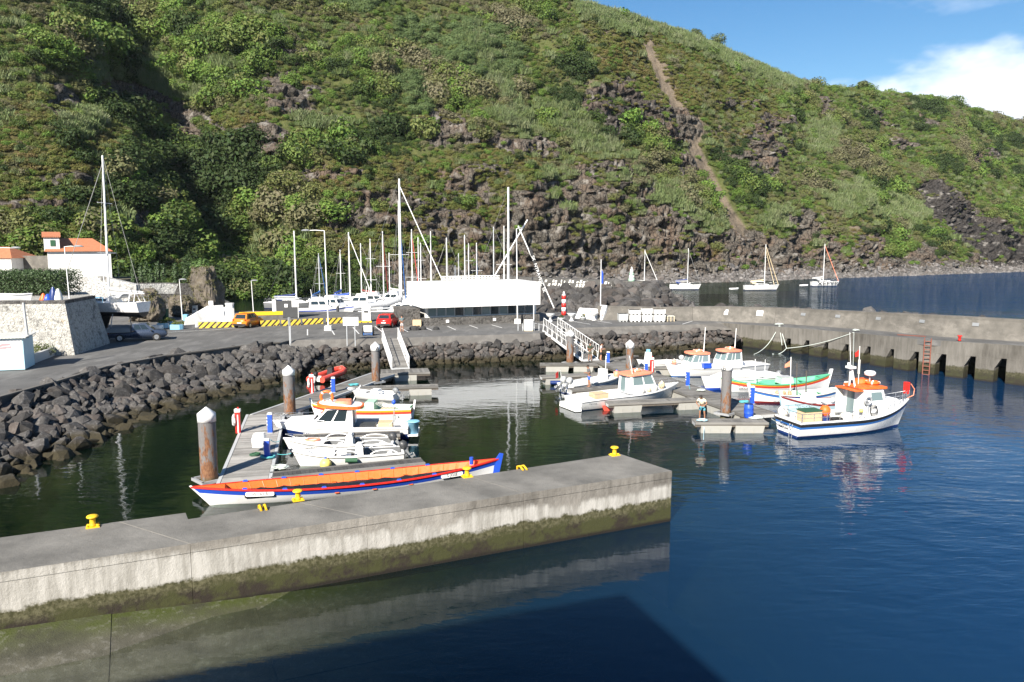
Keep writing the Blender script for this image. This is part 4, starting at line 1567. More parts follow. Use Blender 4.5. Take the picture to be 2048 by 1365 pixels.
def mat_stonewall(name, face, joint, sc=2.6, white=None, wamt=0.6):
    "rubble wall: stones with recessed joints, old lime wash over them"
    m, t, b = new_mat(name)
    pos = N(t, 'ShaderNodeNewGeometry').outputs['Position']
    nd_ = N(t, 'ShaderNodeTexNoise')
    nd_.inputs['Scale'].default_value = 2.2
    lk(t, pos, nd_.inputs['Vector'])
    va_ = N(t, 'ShaderNodeVectorMath', operation='MULTIPLY_ADD')
    lk(t, nd_.outputs['Color'], va_.inputs[0])
    va_.inputs[1].default_value = (0.55, 0.55, 0.35)
    lk(t, pos, va_.inputs[2])
    pos = va_.outputs[0]
    v = N(t, 'ShaderNodeTexVoronoi')
    v.feature = 'DISTANCE_TO_EDGE'
    v.inputs['Scale'].default_value = sc
    lk(t, pos, v.inputs['Vector'])
    v2 = N(t, 'ShaderNodeTexVoronoi')
    v2.inputs['Scale'].default_value = sc
    lk(t, pos, v2.inputs['Vector'])
    hs = N(t, 'ShaderNodeHueSaturation')
    hs.inputs['Color'].default_value = (*face, 1)
    sp_ = N(t, 'ShaderNodeSeparateColor')
    lk(t, v2.outputs['Color'], sp_.inputs[0])
    lk(t, maprange(t, sp_.outputs[0], 0, 1, 0.5, 1.6), hs.inputs['Value'])
    c = mixc(t, maprange(t, v.outputs['Distance'], 0.0, 0.07), joint, hs.outputs[0])
    if white:
        n = noise(t, 0.9, 6, 0.7, pos)
        n2 = noise(t, 5, 5, 0.75, pos)
        c = mixc(t, math_(t, 'MULTIPLY', maprange(t, n, 0.30, 0.48), maprange(t, n2, 0.36, 0.52, 0, wamt)), c, white)
        n3 = noise(t, 1.7, 4, 0.6, pos)
        c = mixc(t, maprange(t, n3, 0.62, 0.74, 0, 0.6), c, (0.42, 0.31, 0.19))
    lk(t, c, b.inputs['Base Color'])
    b.inputs['Roughness'].default_value = 0.9
    bump(t, b, maprange(t, v.outputs['Distance'], 0.0, 0.22), 0.7, 0.06)


mat_stonewall('bastion_stone', (0.15, 0.145, 0.135), (0.15, 0.145, 0.13), 4.8, (0.56, 0.545, 0.50), 0.72)
mat_stonewall('limed_wall', (0.15, 0.145, 0.14), (0.17, 0.165, 0.15), 2.8, (0.58, 0.575, 0.55), 0.85)
mat_stonewall('basalt_wall', (0.075, 0.070, 0.066), (0.12, 0.115, 0.105), 3.4)


def mat_roof():
    m, t, b = new_mat('clay_tile')
    pos = N(t, 'ShaderNodeNewGeometry').outputs['Position']
    wv = N(t, 'ShaderNodeTexWave')
    wv.inputs['Scale'].default_value = 1.5
    wv.inputs['Distortion'].default_value = 0.3
    lk(t, pos, wv.inputs[0])
    n = noise(t, 2.2, 6, 0.7, pos)
    c = mixc(t, n, (0.36, 0.12, 0.055), (0.60, 0.24, 0.12))
    lk(t, mixc(t, maprange(t, wv.outputs['Fac'], 0.0, 0.25, 0.35, 0.0), c, (0.2, 0.07, 0.04)), b.inputs['Base Color'])
    b.inputs['Roughness'].default_value = 0.85
    bump(t, b, wv.outputs['Fac'], 0.8, 0.06)


mat_roof()


# ------------------------------------------------------------------ boats: hull builder
class Hull:
    def __init__(s, L, B, fs, fm, fb, draft=0.3, tr=0.75, rake=0.5, double=False, srake=0.3, full=0.38, mid=0.45):
        s.L, s.B, s.fs, s.fm, s.fb, s.draft, s.tr, s.rake, s.double, s.srake, s.full, s.mid = L, B, fs, fm, fb, draft, tr, rake, double, srake, full, mid

    def b(s, u):
        if s.double:
            return max(0.02, s.B / 2 * (1 - abs(2 * u - 1) ** 2.4))
        m = s.mid
        if u < m:
            return s.B / 2 * (s.tr + (1 - s.tr) * math.sin(PI / 2 * u / m))
        return max(0.015, s.B / 2 * (1 - ((u - m) / (1 - m)) ** 2.3))

    def zs(s, u):
        m = s.mid
        if u < m:
            return s.fm + (s.fs - s.fm) * (1 - u / m) ** 2
        return s.fm + (s.fb - s.fm) * ((u - m) / (1 - m)) ** 2

    def zk(s, u):
        k = -s.draft * (1 - max(0, (u - 0.6) / 0.4) ** 3 * 0.5)
        if s.double:
            k = -s.draft * (1 - 0.5 * abs(2 * u - 1) ** 4)
        return k

    def x(s, u, w=1.0):
        x = -s.L / 2 + s.L * u - s.rake * (1 - w) * u ** 5
        if s.double:
            x += s.srake * (1 - w) * (1 - u) ** 5
        return x

    def pt(s, u, z, side):
        zk, zs = s.zk(u), s.zs(u)
        w = min(1, max(0, (z - zk) / (zs - zk)))
        e = (abs(2 * u - 1) ** 2 if s.double else max(0, u - 0.3) / 0.7)
        p = s.full * 0.82 + (0.92 - s.full * 0.82) * e ** 2.4
        return (s.x(u, w), side * s.b(u) * w ** p, z)

    def bands(s, parent, spec, n=16):
        "spec: bottom to top (name, material, ('z', v) or ('s', v below sheer), rows)"
        lo = [s.zk(i / n) for i in range(n + 1)]
        for name, mat, (k, v), rows in spec:
            hi = []
            for i in range(n + 1):
                u = i / n
                z = v if k == 'z' else s.zs(u) - v
                hi.append(min(s.zs(u), max(z, lo[i] + 0.002)))
            q = MB()
            for side in (-1, 1):
                vs, fs = [], []
                for i in range(n + 1):
                    for r in range(rows + 1):
                        vs.append(s.pt(i / n, lo[i] + (hi[i] - lo[i]) * r / rows, side))
                for i in range(n):
                    for r in range(rows):
                        a = i * (rows + 1) + r
                        f = (a, a + rows + 1, a + rows + 2, a + 1)
                        fs.append(f if side < 0 else f[::-1])
                q.add(vs, fs, True)
            if not s.double:
                vs, fs = [], []
                for r in range(rows + 1):
                    z = lo[0] + (hi[0] - lo[0]) * r / rows
                    vs += [s.pt(0, z, -1), s.pt(0, z, 1)]
                q.add(vs, [(2 * r, 2 * r + 2, 2 * r + 3, 2 * r + 1) for r in range(rows)])
            q.build(name, mat, parent)
            lo = hi

    def inner(s, parent, mat, floor, u0=0.0, u1=0.7, th=0.07, rim=None, n=14, deck=None, floor_mat=None, transom_top=True):
        "open well between u0 and u1 with walls, floor and a rim, decked before and behind"
        rim = rim or mat
        us = [u0 + (u1 - u0) * i / n for i in range(n + 1)]
        q = MB()
        for side in (-1, 1):
            vs = []
            for u in us:
                y = side * max(0.01, s.b(u) - th)
                wz = s.pt(u, max(floor, s.zk(u) + 0.03), side)
                fy = side * max(0.005, abs(wz[1]) - th)
                vs += [(s.x(u), y, s.zs(u) - 0.004), (wz[0], fy, floor)]
            fs = [(2 * i, 2 * i + 1, 2 * i + 3, 2 * i + 2) for i in range(n)]
            q.add(vs, fs if side < 0 else [f[::-1] for f in fs])
        for u in (us[0] + (0.012 if u0 == 0 else 0), us[-1]):
            fy = max(0.005, abs(s.pt(u, max(floor, s.zk(u) + 0.03), 1)[1]) - th)
            y = max(0.01, s.b(u) - th)
            q.add([(s.x(u), -y, s.zs(u) - 0.004), (s.x(u), y, s.zs(u) - 0.004), (s.pt(u, floor, 1)[0], fy, floor), (s.pt(u, floor, 1)[0], -fy, floor)], [(0, 1, 2, 3)])
        q.build('inner_hull', mat, parent)
        q = MB()
        vs = []
        for u in us:
            fy = max(0.005, abs(s.pt(u, max(floor, s.zk(u) + 0.03), 1)[1]) - th)
            xx = s.pt(u, floor, 1)[0]
            vs += [(xx, -fy, floor + 0.006), (xx, fy, floor + 0.006)]
        q.add(vs, [(2 * i, 2 * i + 2, 2 * i + 3, 2 * i + 1) for i in range(n)])
        q.build('sole', floor_mat or mat, parent)
        q = MB()
        N2 = 20
        for side in (-1, 1):
            vs = []
            for i in range(N2 + 1):
                u = i / N2
                y0, y1 = s.b(u) + 0.025, max(0.0, s.b(u) - th)
                vs += [(s.x(u), side * y0, s.zs(u) - 0.05), (s.x(u), side * y0, s.zs(u) + 0.02), (s.x(u), side * y1, s.zs(u) + 0.02), (s.x(u), side * y1, s.zs(u) - 0.02)]
            fs = [(4 * i + r, 4 * i + 4 + r, 4 * i + 5 + r, 4 * i + 1 + r) for i in range(N2) for r in range(3)]
            q.add(vs, fs if side < 0 else [f[::-1] for f in fs])
        if not s.double:
            q.box((s.x(0) + 0.03, 0, s.zs(0) - 0.015), (0.09, 2 * s.b(0) + 0.05, 0.07))
        q.build('gunwale', rim, parent)
        dm = deck or mat
        for a, c in ((0.0, u0), (u1, 1.0)):
            if c - a < 0.02:
                continue
            q = MB()
            vs = []
            for i in range(9):
                u = a + (c - a) * i / 8
                y = max(0.0, s.b(u) - th * 0.5)
                z = s.zs(u) + 0.004
                vs += [(s.x(u), -y, z), (s.x(u), 0, z + 0.06 * min(1, y)), (s.x(u), y, z)]
            q.add(vs, [(3 * i + r, 3 * i + 3 + r, 3 * i + 4 + r, 3 * i + 1 + r) for i in range(8) for r in range(2)], True)
            q.build('deck', dm, parent)


def loft(q, secs, smooth=False, cap=True):
    "rings with equal vertex counts joined"
    k = len(secs[0])
    vs = [p for s_ in secs for p in s_]
    fs = [(i * k + j, i * k + (j + 1) % k, (i + 1) * k + (j + 1) % k, (i + 1) * k + j) for i in range(len(secs) - 1) for j in range(k)]
    q.add(vs, fs, smooth)
    if cap:
        q.add(secs[0], [tuple(reversed(range(k)))])
        q.add(secs[-1], [tuple(range(k))])
    return q


def cabin(parent, x0, x1, z0, z1, w0, w1, mat, rake_f=0.5, rake_a=0.1, win_side=((0.15, 0.45), (0.52, 0.85)), win_front=True, glass='glass', name='cabin', win_z=(0.5, 0.9), back_door=True):
    "wheelhouse: x0 aft, x1 fore; sides lean in; windows let in as frames and panes"
    h = z1 - z0
    def P(f, z, side):     # f: 0 aft..1 fore along the length at height fraction z
        xa, xf = x0 + rake_a * z, x1 - rake_f * z
        return (xa + (xf - xa) * f, side * (w0 + (w1 - w0) * z) / 2, z0 + h * z)
    q = MB()
    V = [P(0, 0, -1), P(1, 0, -1), P(1, 0, 1), P(0, 0, 1), P(0, 1, -1), P(1, 1, -1), P(1, 1, 1), P(0, 1, 1)]
    q.add(V, [(0, 3, 2, 1), (4, 5, 6, 7), (0, 1, 5, 4), (1, 2, 6, 5), (2, 3, 7, 6), (3, 0, 4, 7)])
    c = q.build(name, mat, parent)
    for side in (-1, 1):
        for a, d in win_side:
            pl = [P(a, win_z[0], side), P(d, win_z[0], side), P(d, win_z[1], side), P(a, win_z[1], side)]
            pl = [Vector(p) + Vector((0, side * 0.012, 0)) for p in pl]
            if side > 0:
                pl = pl[::-1]
            q = MB()
            q.slab(pl, 0.02)
            q.build('window', glass, c)
    if win_front:
        yy = [(-0.92, -0.05), (0.05, 0.92)]
        for a, d in yy:
            pl = []
            for z, s_ in ((win_z[0], a), (win_z[0], d), (win_z[1], d), (win_z[1], a)):
                p = P(1, z, 1)
                pl.append(Vector((p[0] + 0.012, p[1] * s_, p[2])))
            q = MB()
            q.slab(pl, 0.02)
            q.build('window', glass, c)
    if back_door:
        q = MB()
        pl = [Vector((P(0, z, 1)[0] - 0.014, P(0, z, 1)[1] * s_, P(0, z, 1)[2])) for z, s_ in ((0.04, 0.6), (0.04, -0.1), (0.88, -0.1), (0.88, 0.6))]
        q.slab(pl, 0.02)
        q.build('door', 'mid_grey' if glass == 'glass' else glass, c)
    return c


def roof_rim(parent, cx, cz, L, W, th, rim_mat, top_mat, n=20, drop=0.0, sq=3.0):
    "a rounded cabin roof with a coloured rim"
    ring = []
    for i in range(n):
        a = 2 * PI * i / n
        c, s_ = math.cos(a), math.sin(a)
        ring.append((cx + L / 2 * math.copysign(abs(c) ** (2 / sq), c), W / 2 * math.copysign(abs(s_) ** (2 / sq), s_)))
    q = MB()
    def Z(x):
        return cz + drop * (x - cx) / L
    loft(q, [[(x, y, Z(x)) for x, y in ring], [(x, y, Z(x) + th) for x, y in ring], [(cx + (x - cx) * 0.93, y * 0.93, Z(x) + th + 0.02) for x, y in ring]])
    r = q.build('roof', rim_mat, parent)
    q = MB()
    loft(q, [[(cx + (x - cx) * 0.92, y * 0.92, Z(x) + th + 0.023) for x, y in ring], [(cx + (x - cx) * 0.6, y * 0.6, Z(x) + th + 0.07) for x, y in ring]])
    q.build('roof_top', top_mat, r)
    return r


def rail(parent, pts, h=0.5, mat='steel', posts=None, r=0.016, name='railing', mid=True):
    q = MB()
    T = [Vector(p) + Vector((0, 0, h)) for p in pts]
    q.tube(T, r, 5)
    if mid and h > 0.35:
        q.tube([Vector(p) + Vector((0, 0, h * 0.5)) for p in pts], r * 0.7, 4)
    for p in pts:
        q.tube([p, (p[0], p[1], p[2] + h)], r, 5)
    return q.build(name, mat, parent)


def outboard(parent, x, y, z, s=1.0, up=0.0, mat='dark_grey'):
    "outboard motor hung on a transom at x; up tilts it out of the water"
    q = MB()
    q.X = Matrix.Translation((x, y, z)) @ Matrix.Rotation(up, 4, 'Y') @ Matrix.Diagonal((s, s, s, 1))
    loft(q, [[(-0.34, -0.11, 0.12), (-0.02, -0.13, 0.12), (-0.02, 0.13, 0.12), (-0.34, 0.11, 0.12)], [(-0.42, -0.15, 0.28), (0.02, -0.16, 0.28), (0.02, 0.16, 0.28), (-0.42, 0.15, 0.28)],
             [(-0.40, -0.14, 0.48), (0.0, -0.15, 0.5), (0.0, 0.15, 0.5), (-0.40, 0.14, 0.48)], [(-0.3, -0.08, 0.58), (-0.06, -0.09, 0.6), (-0.06, 0.09, 0.6), (-0.3, 0.08, 0.58)]], True)
    m = q.build('outboard_motor', mat, parent)
    q2 = MB()
    q2.X = q.X
    q2.box((-0.16, 0, -0.2), (0.16, 0.07, 0.66))
    q2.box((-0.2, 0, -0.5), (0.42, 0.09, 0.1))
    q2.box((-0.24, 0, -0.33), (0.3, 0.2, 0.02))
    q2.box((-0.17, 0, -0.62), (0.16, 0.03, 0.2))
    q2.build('leg', 'mid_grey', m)
    q3 = MB()
    q3.X = q.X
    for k in range(3):
        a = k * 2 * PI / 3
        q3.box((-0.43, 0.09 * math.cos(a), -0.5 + 0.09 * math.sin(a)), (0.02, 0.08, 0.14), rx=a)
    q3.build('propeller', 'galv', m)
    return m


def place(px0, px1, z=0.0, dz=None):
    "stern and bow pixels -> centre, heading, length"
    a, c = U(*px0, z), U(*px1, z)
    d = c - a
    return (a + c) / 2, math.atan2(d.y, d.x), d.length


def buoy(parent, c, r, mat, name='fender', cap='blue_paint', sz=1.15):
    q = MB()
    q.ball(c, r, 12, 8, sz)
    o = q.build(name, mat, parent)
    q = MB()
    q.cyl((c[0], c[1], c[2] + r * sz * 0.9), r * 0.3, r * 0.35, 8, r * 0.15)
    q.build('cap', cap, o)
    return o


def life_ring(parent, c, R, mat='coral', axis='Y', name='life_ring'):
    q = MB()
    q.torus(c, R, R * 0.24, axis, 20, 8)
    o = q.build(name, mat, parent)
    q = MB()
    for k in range(4):
        a = PI / 4 + k * PI / 2
        d = {'Y': (math.cos(a), 0, math.sin(a)), 'X': (0, math.cos(a), math.sin(a)), 'Z': (math.cos(a), math.sin(a), 0)}[axis]
        e = {'Y': (-math.sin(a), 0, math.cos(a)), 'X': (0, -math.sin(a), math.cos(a)), 'Z': (-math.sin(a), math.cos(a), 0)}[axis]
        p = Vector(c) + Vector(d) * R
        q.tube([p - Vector(e) * R * 0.12, p + Vector(e) * R * 0.12], R * 0.27, 8)
    q.build('band', 'white_gel', o)
    return o


# ------------------------------------------------------------------ people
def skin_mesh(name, mat, parent, chains, root=0, sub=1):
    "one continuous surface grown over joints: chains of (x, y, z, r)"
    bm = bmesh.new()
    sk = bm.verts.layers.skin.verify()
    key = {}
    first = None
    for ch in chains:
        prev = None
        for x, y, z, r in ch:
            k = (round(x, 3), round(y, 3), round(z, 3))
            v = key.get(k)
            if v is None:
                v = bm.verts.new((x, y, z))
                v[sk].radius = (r, r)
                key[k] = v
                if first is None:
                    first = v
                    v[sk].use_root = True
            if prev is not None and prev is not v and not bm.edges.get((prev, v)):
                bm.edges.new((prev, v))
            prev = v
    me = bpy.data.meshes.new(name)
    bm.to_mesh(me)
    bm.free()
    me.materials.append(MATS[mat])
    o = link(name, me, parent)
    md = o.modifiers.new('skin', 'SKIN')
    md.use_smooth_shade = True
    md2 = o.modifiers.new('sub', 'SUBSURF')
    md2.levels = md2.render_levels = sub
    return o


def person(label, loc, rz, J, shirt, shorts, skin='skin', hair='hair', shoes=None, group=None, long_sleeve=False, barefoot=False):
    """J: joints in local metres (x right, y forward, z up): pelvis chest neck head, and per side sh el wr hip kn an"""
    t = thing('person', label, 'person', loc, rz, group)
    g = lambda k: J[k]
    pel, che, nk, hd = g('pelvis'), g('chest'), g('neck'), g('head')
    mid = tuple((a + c) / 2 for a, c in zip(pel, che))
    ch = [[(*pel, 0.13), (*mid, 0.125), (*che, 0.145), (*nk, 0.058), (*hd, 0.088), (hd[0], hd[1] + 0.01, hd[2] + 0.09, 0.082)]]
    for s_ in 'LR':
        sh, el, wr, hp, kn, an = (g(k + s_) for k in ('sh', 'el', 'wr', 'hip', 'kn', 'an'))
        ch.append([(*che, 0.145), (*sh, 0.062), (*el, 0.044), (*wr, 0.031)])
        ch.append([(*pel, 0.13), (*hp, 0.095), (*kn, 0.062), ((kn[0] + an[0]) / 2, (kn[1] + an[1]) / 2 - 0.02, (kn[2] + an[2]) / 2 + 0.05, 0.058), (*an, 0.042), (an[0], an[1] + 0.16, an[2] - 0.045, 0.036)])
    b_ = skin_mesh('body', skin, t, ch)
    f = Vector(hd)
    q = MB()
    q.box((f.x, f.y + 0.095, f.z + 0.035), (0.028, 0.04, 0.05), top=0.5)
    for sx in (-1, 1):
        q.box((f.x + sx * 0.088, f.y - 0.005, f.z + 0.04), (0.02, 0.04, 0.06))
    q.build('face', skin, b_)
    q = MB()
    for sx in (-1, 1):
        q.ball((f.x + sx * 0.032, f.y + 0.083, f.z + 0.065), 0.012, 6, 4)
    q.box((f.x, f.y + 0.088, f.z - 0.015), (0.05, 0.012, 0.01))
    q.build('eyes', 'hair', b_)
    q = MB()
    prof = [(0.002, 0.185), (0.06, 0.175), (0.095, 0.13), (0.102, 0.075), (0.095, 0.03)]
    q.lathe((f.x, f.y - 0.018, f.z), prof[::-1], 10)
    q.build('hair', hair, t)
    # shirt and shorts: looser surfaces over the same joints
    sc = [[(mid[0], mid[1], mid[2] - 0.09, 0.158), (*mid, 0.15), (*che, 0.168), (nk[0], nk[1], nk[2] - 0.03, 0.075)]]
    for s_ in 'LR':
        sh, el, wr = g('sh' + s_), g('el' + s_), g('wr' + s_)
        k = 0.62
        e = tuple(a + (c - a) * k for a, c in zip(sh, el))
        cc = [(*che, 0.168), (*sh, 0.082), (*e, 0.072)]
        if long_sleeve:
            cc = [(*che, 0.168), (*sh, 0.082), (*el, 0.06), (*wr, 0.045)]
        sc.append(cc)
    skin_mesh('shirt', shirt, t, sc)
    pc = [[(pel[0], pel[1], pel[2] + 0.08, 0.145), (*pel, 0.155)]]
    for s_ in 'LR':
        hp, kn = g('hip' + s_), g('kn' + s_)
        e = tuple(a + (c - a) * 0.8 for a, c in zip(hp, kn))
        pc.append([(*pel, 0.155), (*hp, 0.115), (*e, 0.098)])
    skin_mesh('shorts', shorts, t, pc)
    for s_ in 'LR':
        el, wr = Vector(g('el' + s_)), Vector(g('wr' + s_))
        d = (wr - el).normalized()
        sd = d.cross(Vector((0, 0, 1)))
        sd = sd.normalized() if sd.length > 0.01 else Vector((0, 1, 0))
        inw = -1 if s_ == 'R' else 1
        up_ = sd.cross(d)
        q = MB()
        palm = wr + d * 0.05
        loft(q, [[tuple(wr + sd * a * 0.026 + up_ * c * 0.016) for a, c in ((-1, -1), (1, -1), (1, 1), (-1, 1))], [tuple(wr + d * 0.09 + sd * a * 0.042 + up_ * c * 0.013) for a, c in ((-1, -1), (1, -1), (1, 1), (-1, 1))]])
        for i, L in enumerate((0.07, 0.08, 0.075, 0.058)):
            a = wr + d * 0.088 + sd * (-0.031 + 0.0205 * i)
            q.tube([a, a + d * L * 0.55 - up_ * 0.006, a + d * L * 0.9 - up_ * 0.03], 0.0095, 5, 0.007)
        a = wr + d * 0.03 + sd * inw * 0.03
        q.tube([a, a + d * 0.035 + sd * inw * 0.03, a + d * 0.07 + sd * inw * 0.035 - up_ * 0.015], 0.011, 5, 0.008)
        q.build('hand', skin, b_)
        if shoes:
            an = g('an' + s_)
            q = MB()
            loft(q, [[(an[0] + a, an[1] - 0.06, an[2] + c) for a, c in ((-0.04, -0.085), (0.04, -0.085), (0.035, 0.02), (-0.035, 0.02))], [(an[0] + a, an[1] + 0.08, an[2] + c) for a, c in ((-0.05, -0.085), (0.05, -0.085), (0.04, -0.01), (-0.04, -0.01))],
                     [(an[0] + a, an[1] + 0.2, an[2] + c) for a, c in ((-0.035, -0.085), (0.035, -0.085), (0.03, -0.05), (-0.03, -0.05))]])
            q.build('shoe', shoes, t)
    return t


def stand(lean=0.0, arms='down', gap=0.10, head=0.0, step=0.0):
    "joints of a standing figure 1.75 m tall"
    J = {}
    ly = lean
    J['pelvis'] = (0, 0, 0.93)
    J['chest'] = (0, 0.32 * math.sin(ly), 0.93 + 0.37 * math.cos(ly))
    c = J['chest']
    J['neck'] = (0, c[1] + 0.20 * math.sin(ly), c[2] + 0.19 * math.cos(ly))
    n_ = J['neck']
    hl = ly + head
    J['head'] = (0, n_[1] + 0.12 * math.sin(hl) + 0.01, n_[2] + 0.09 * math.cos(hl))
    for s_, x in (('L', -1), ('R', 1)):
        J['sh' + s_] = (x * 0.185, c[1] + 0.12 * math.sin(ly), c[2] + 0.10 * math.cos(ly))
        sh = J['sh' + s_]
        if arms == 'down':
            J['el' + s_] = (x * 0.24, sh[1] - 0.03, sh[2] - 0.29)
            J['wr' + s_] = (x * 0.25, sh[1] + 0.05, sh[2] - 0.54)
        elif arms == 'fore':
            J['el' + s_] = (x * 0.24, sh[1] - 0.02, sh[2] - 0.28)
            J['wr' + s_] = (x * 0.10, sh[1] + 0.24, sh[2] - 0.26)
        elif arms == 'hip':
            J['el' + s_] = (x * 0.34, sh[1] - 0.06, sh[2] - 0.24)
            J['wr' + s_] = (x * 0.16, sh[1] + 0.12, sh[2] - 0.36)
        J['hip' + s_] = (x * gap, 0.0, 0.88)
        J['kn' + s_] = (x * (gap + 0.03), 0.02 + x * step * 0.5, 0.48)
        J['an' + s_] = (x * (gap + 0.05), -0.02 + x * step, 0.09)
    return J
# ------------------------------------------------------------------ pontoons
ZD = 0.66
_pl = {}


def plank_mesh(w, t, L, mat):
    k = (round(w, 3), round(t, 3), round(L, 3), mat)
    if k not in _pl:
        q = MB()
        q.box((0, 0, 0), (w - 0.014, L, t))
        me = q.mesh('plank')
        me.materials.append(MATS[mat])
        _pl[k] = me
    return _pl[k]


def pontoon(name, label, P0, P1, w, cat, group=None, plank=0.2, mat='plank_grey', floats=(), kerb='light_grey', ext=0.0, fmat='plastic_float', skew=0.0):
    d = P1 - P0
    L = d.length + ext
    t = thing(name, label, cat, (P0.x, P0.y, 0), math.atan2(d.y, d.x), group)
    n = int(L / plank)
    me = plank_mesh(L / n, 0.05, w - 0.36 if kerb else w - 0.2, mat)
    for i in range(n):
        o = link('plank', me, t, ((i + 0.5) * L / n, 0, ZD - 0.025 + rng.uniform(-0.004, 0.004)))
    for s_ in (-1, 1):
        q = MB()
        bw = 0.16 if kerb else 0.09
        q.box((L / 2, s_ * (w / 2 - bw / 2), ZD - 0.05), (L, bw, 0.14))
        q.build('edge_beam', kerb if kerb == 'light_grey' and w > 2 else 'plank_grey', t)
        q = MB()
        q.box((L / 2, s_ * (w / 2 - 0.12), ZD - 0.2), (L, 0.12, 0.16))
        q.build('frame', 'wood_dark', t)
    for x in (0.06, L - 0.06):
        q = MB()
        q.box((x, 0, ZD - 0.15), (0.1, w - 0.34, 0.22))
        q.build('end_beam', 'light_grey', t)
    for a, c in floats:
        q = MB()
        x0, x1 = a * L, c * L
        y = w / 2 - 0.03
        loft(q, [[(x0, -y, 0.46), (x0, y, 0.46), (x0 + 0.16, y, -0.28), (x0 + 0.16, -y, -0.28)], [(x0 + 0.12, -y, 0.47), (x0 + 0.12, y, 0.47), (x0 + 0.35, y, -0.3), (x0 + 0.35, -y, -0.3)],
                 [(x1, -y, 0.47), (x1, y, 0.47), (x1, y, -0.3), (x1, -y, -0.3)]])
        f = q.build('float', fmat, t)
        q = MB()
        k = max(2, int((x1 - x0) / 0.55))
        for i in range(1, k):
            for s_ in (-1, 1):
                xx = x0 + (x1 - x0) * i / k + 0.1
                q.box((xx, s_ * (y + 0.012), 0.08), (0.05, 0.03, 0.46))
        tag(q.build('rib', fmat, f), kind='stuff')
    return t


def W(px, py, z=ZD):
    return U(px, py, z)


# walkway A in two stretches
a0 = (W(436, 966) + W(540, 963)) / 2
a1 = (W(495, 832) + W(566, 832)) / 2
a2 = (W(741, 748) + W(790, 748)) / 2
pontoon('pontoon', 'near stretch of pale planked walkway leading to the rust-stained pile and the rowing boat', a0, a1, 2.45, 'pontoon', 'pontoon walkways', 0.2, 'plank_pale', [(0.02, 0.2), (0.3, 0.5), (0.6, 0.8)], 'light_grey', 0.6)
pontoon('pontoon', 'far stretch of grey walkway from the bend to the foot of the steep gangway', a1, a2, 2.3, 'pontoon', 'pontoon walkways', 0.2, 'plank_grey', [(0.05, 0.2), (0.35, 0.5), (0.65, 0.8)], 'light_grey')
pontoon('pontoon', 'short square platform of planks at the foot of the steep gangway', W(762, 744), W(858, 741), 2.3, 'pontoon', None, 0.2, 'plank_grey', [(0.25, 0.72)], 'plastic_float')
FA = 'narrow finger pontoons between berths'
pontoon('finger_pontoon', 'dark planked finger pontoon between the orange rowing boat and the small white open boats', W(541, 951), W(846, 921), 1.05, 'pontoon', FA, 0.2, 'plank_dark', [(0.66, 0.99)], 'light_grey')
pontoon('finger_pontoon', 'finger pontoon behind the stern of the blue and white cruiser with its orange roof', W(585, 874), W(800, 866), 0.95, 'pontoon', FA, 0.2, 'plank_dark', [(0.6, 0.98)], 'light_grey')
pontoon('finger_pontoon', 'finger pontoon behind the white skiff, a pale float under its tip', W(702, 776), W(876, 771), 1.0, 'pontoon', FA, 0.2, 'plank_grey', [(0.35, 0.5), (0.66, 0.92)], 'plastic_float')

# walkway B
b0 = (W(1180, 729) + W(1230, 712)) / 2
b1 = (W(1466, 826) + W(1556, 826)) / 2
pontoon('pontoon', 'long dark walkway between the two rows of moored fishing boats', b0, b1, 2.5, 'pontoon', 'pontoon walkways', 0.2, 'plank_grey', [(0.02, 0.1), (0.2, 0.3), (0.4, 0.5), (0.6, 0.7), (0.82, 0.98)], 'plastic_float', 0.5)
for lab, p0, p1, w_, fl_ in [
        ('finger pontoon under the man in the cream shirt', (1532, 842), (1387, 842), 1.15, [(0.05, 0.45), (0.5, 0.92)]),
        ('finger pontoon in front of the coral roofed boat, red tip', (1416, 797), (1214, 806), 1.0, [(0.1, 0.32), (0.68, 0.95)]),
        ('finger pontoon under the man in blue shorts', (1282, 770), (1141, 779), 1.0, [(0.1, 0.3), (0.7, 0.95)]),
        ('finger pontoon with a round blue fender hung on its float', (1210, 747), (1082, 753), 1.0, [(0.2, 0.4), (0.62, 0.95)]),
        ('outermost finger pontoon beside the foot of the trussed gangway', (1195, 728), (1080, 728), 1.1, [(0.08, 0.42), (0.5, 0.9)]),
        ('short finger pontoon in front of the rocks beyond the blue service post', (1222, 719), (1270, 711), 0.9, [(0.1, 0.8)]),
        ('finger pontoon between the blue service post and the far cabin boat', (1262, 737), (1348, 734), 0.9, [(0.5, 0.95)])]:
    pontoon('finger_pontoon', lab, W(*p0), W(*p1), w_, 'pontoon', FA, 0.22, 'plank_grey', fl_, 'plastic_float')

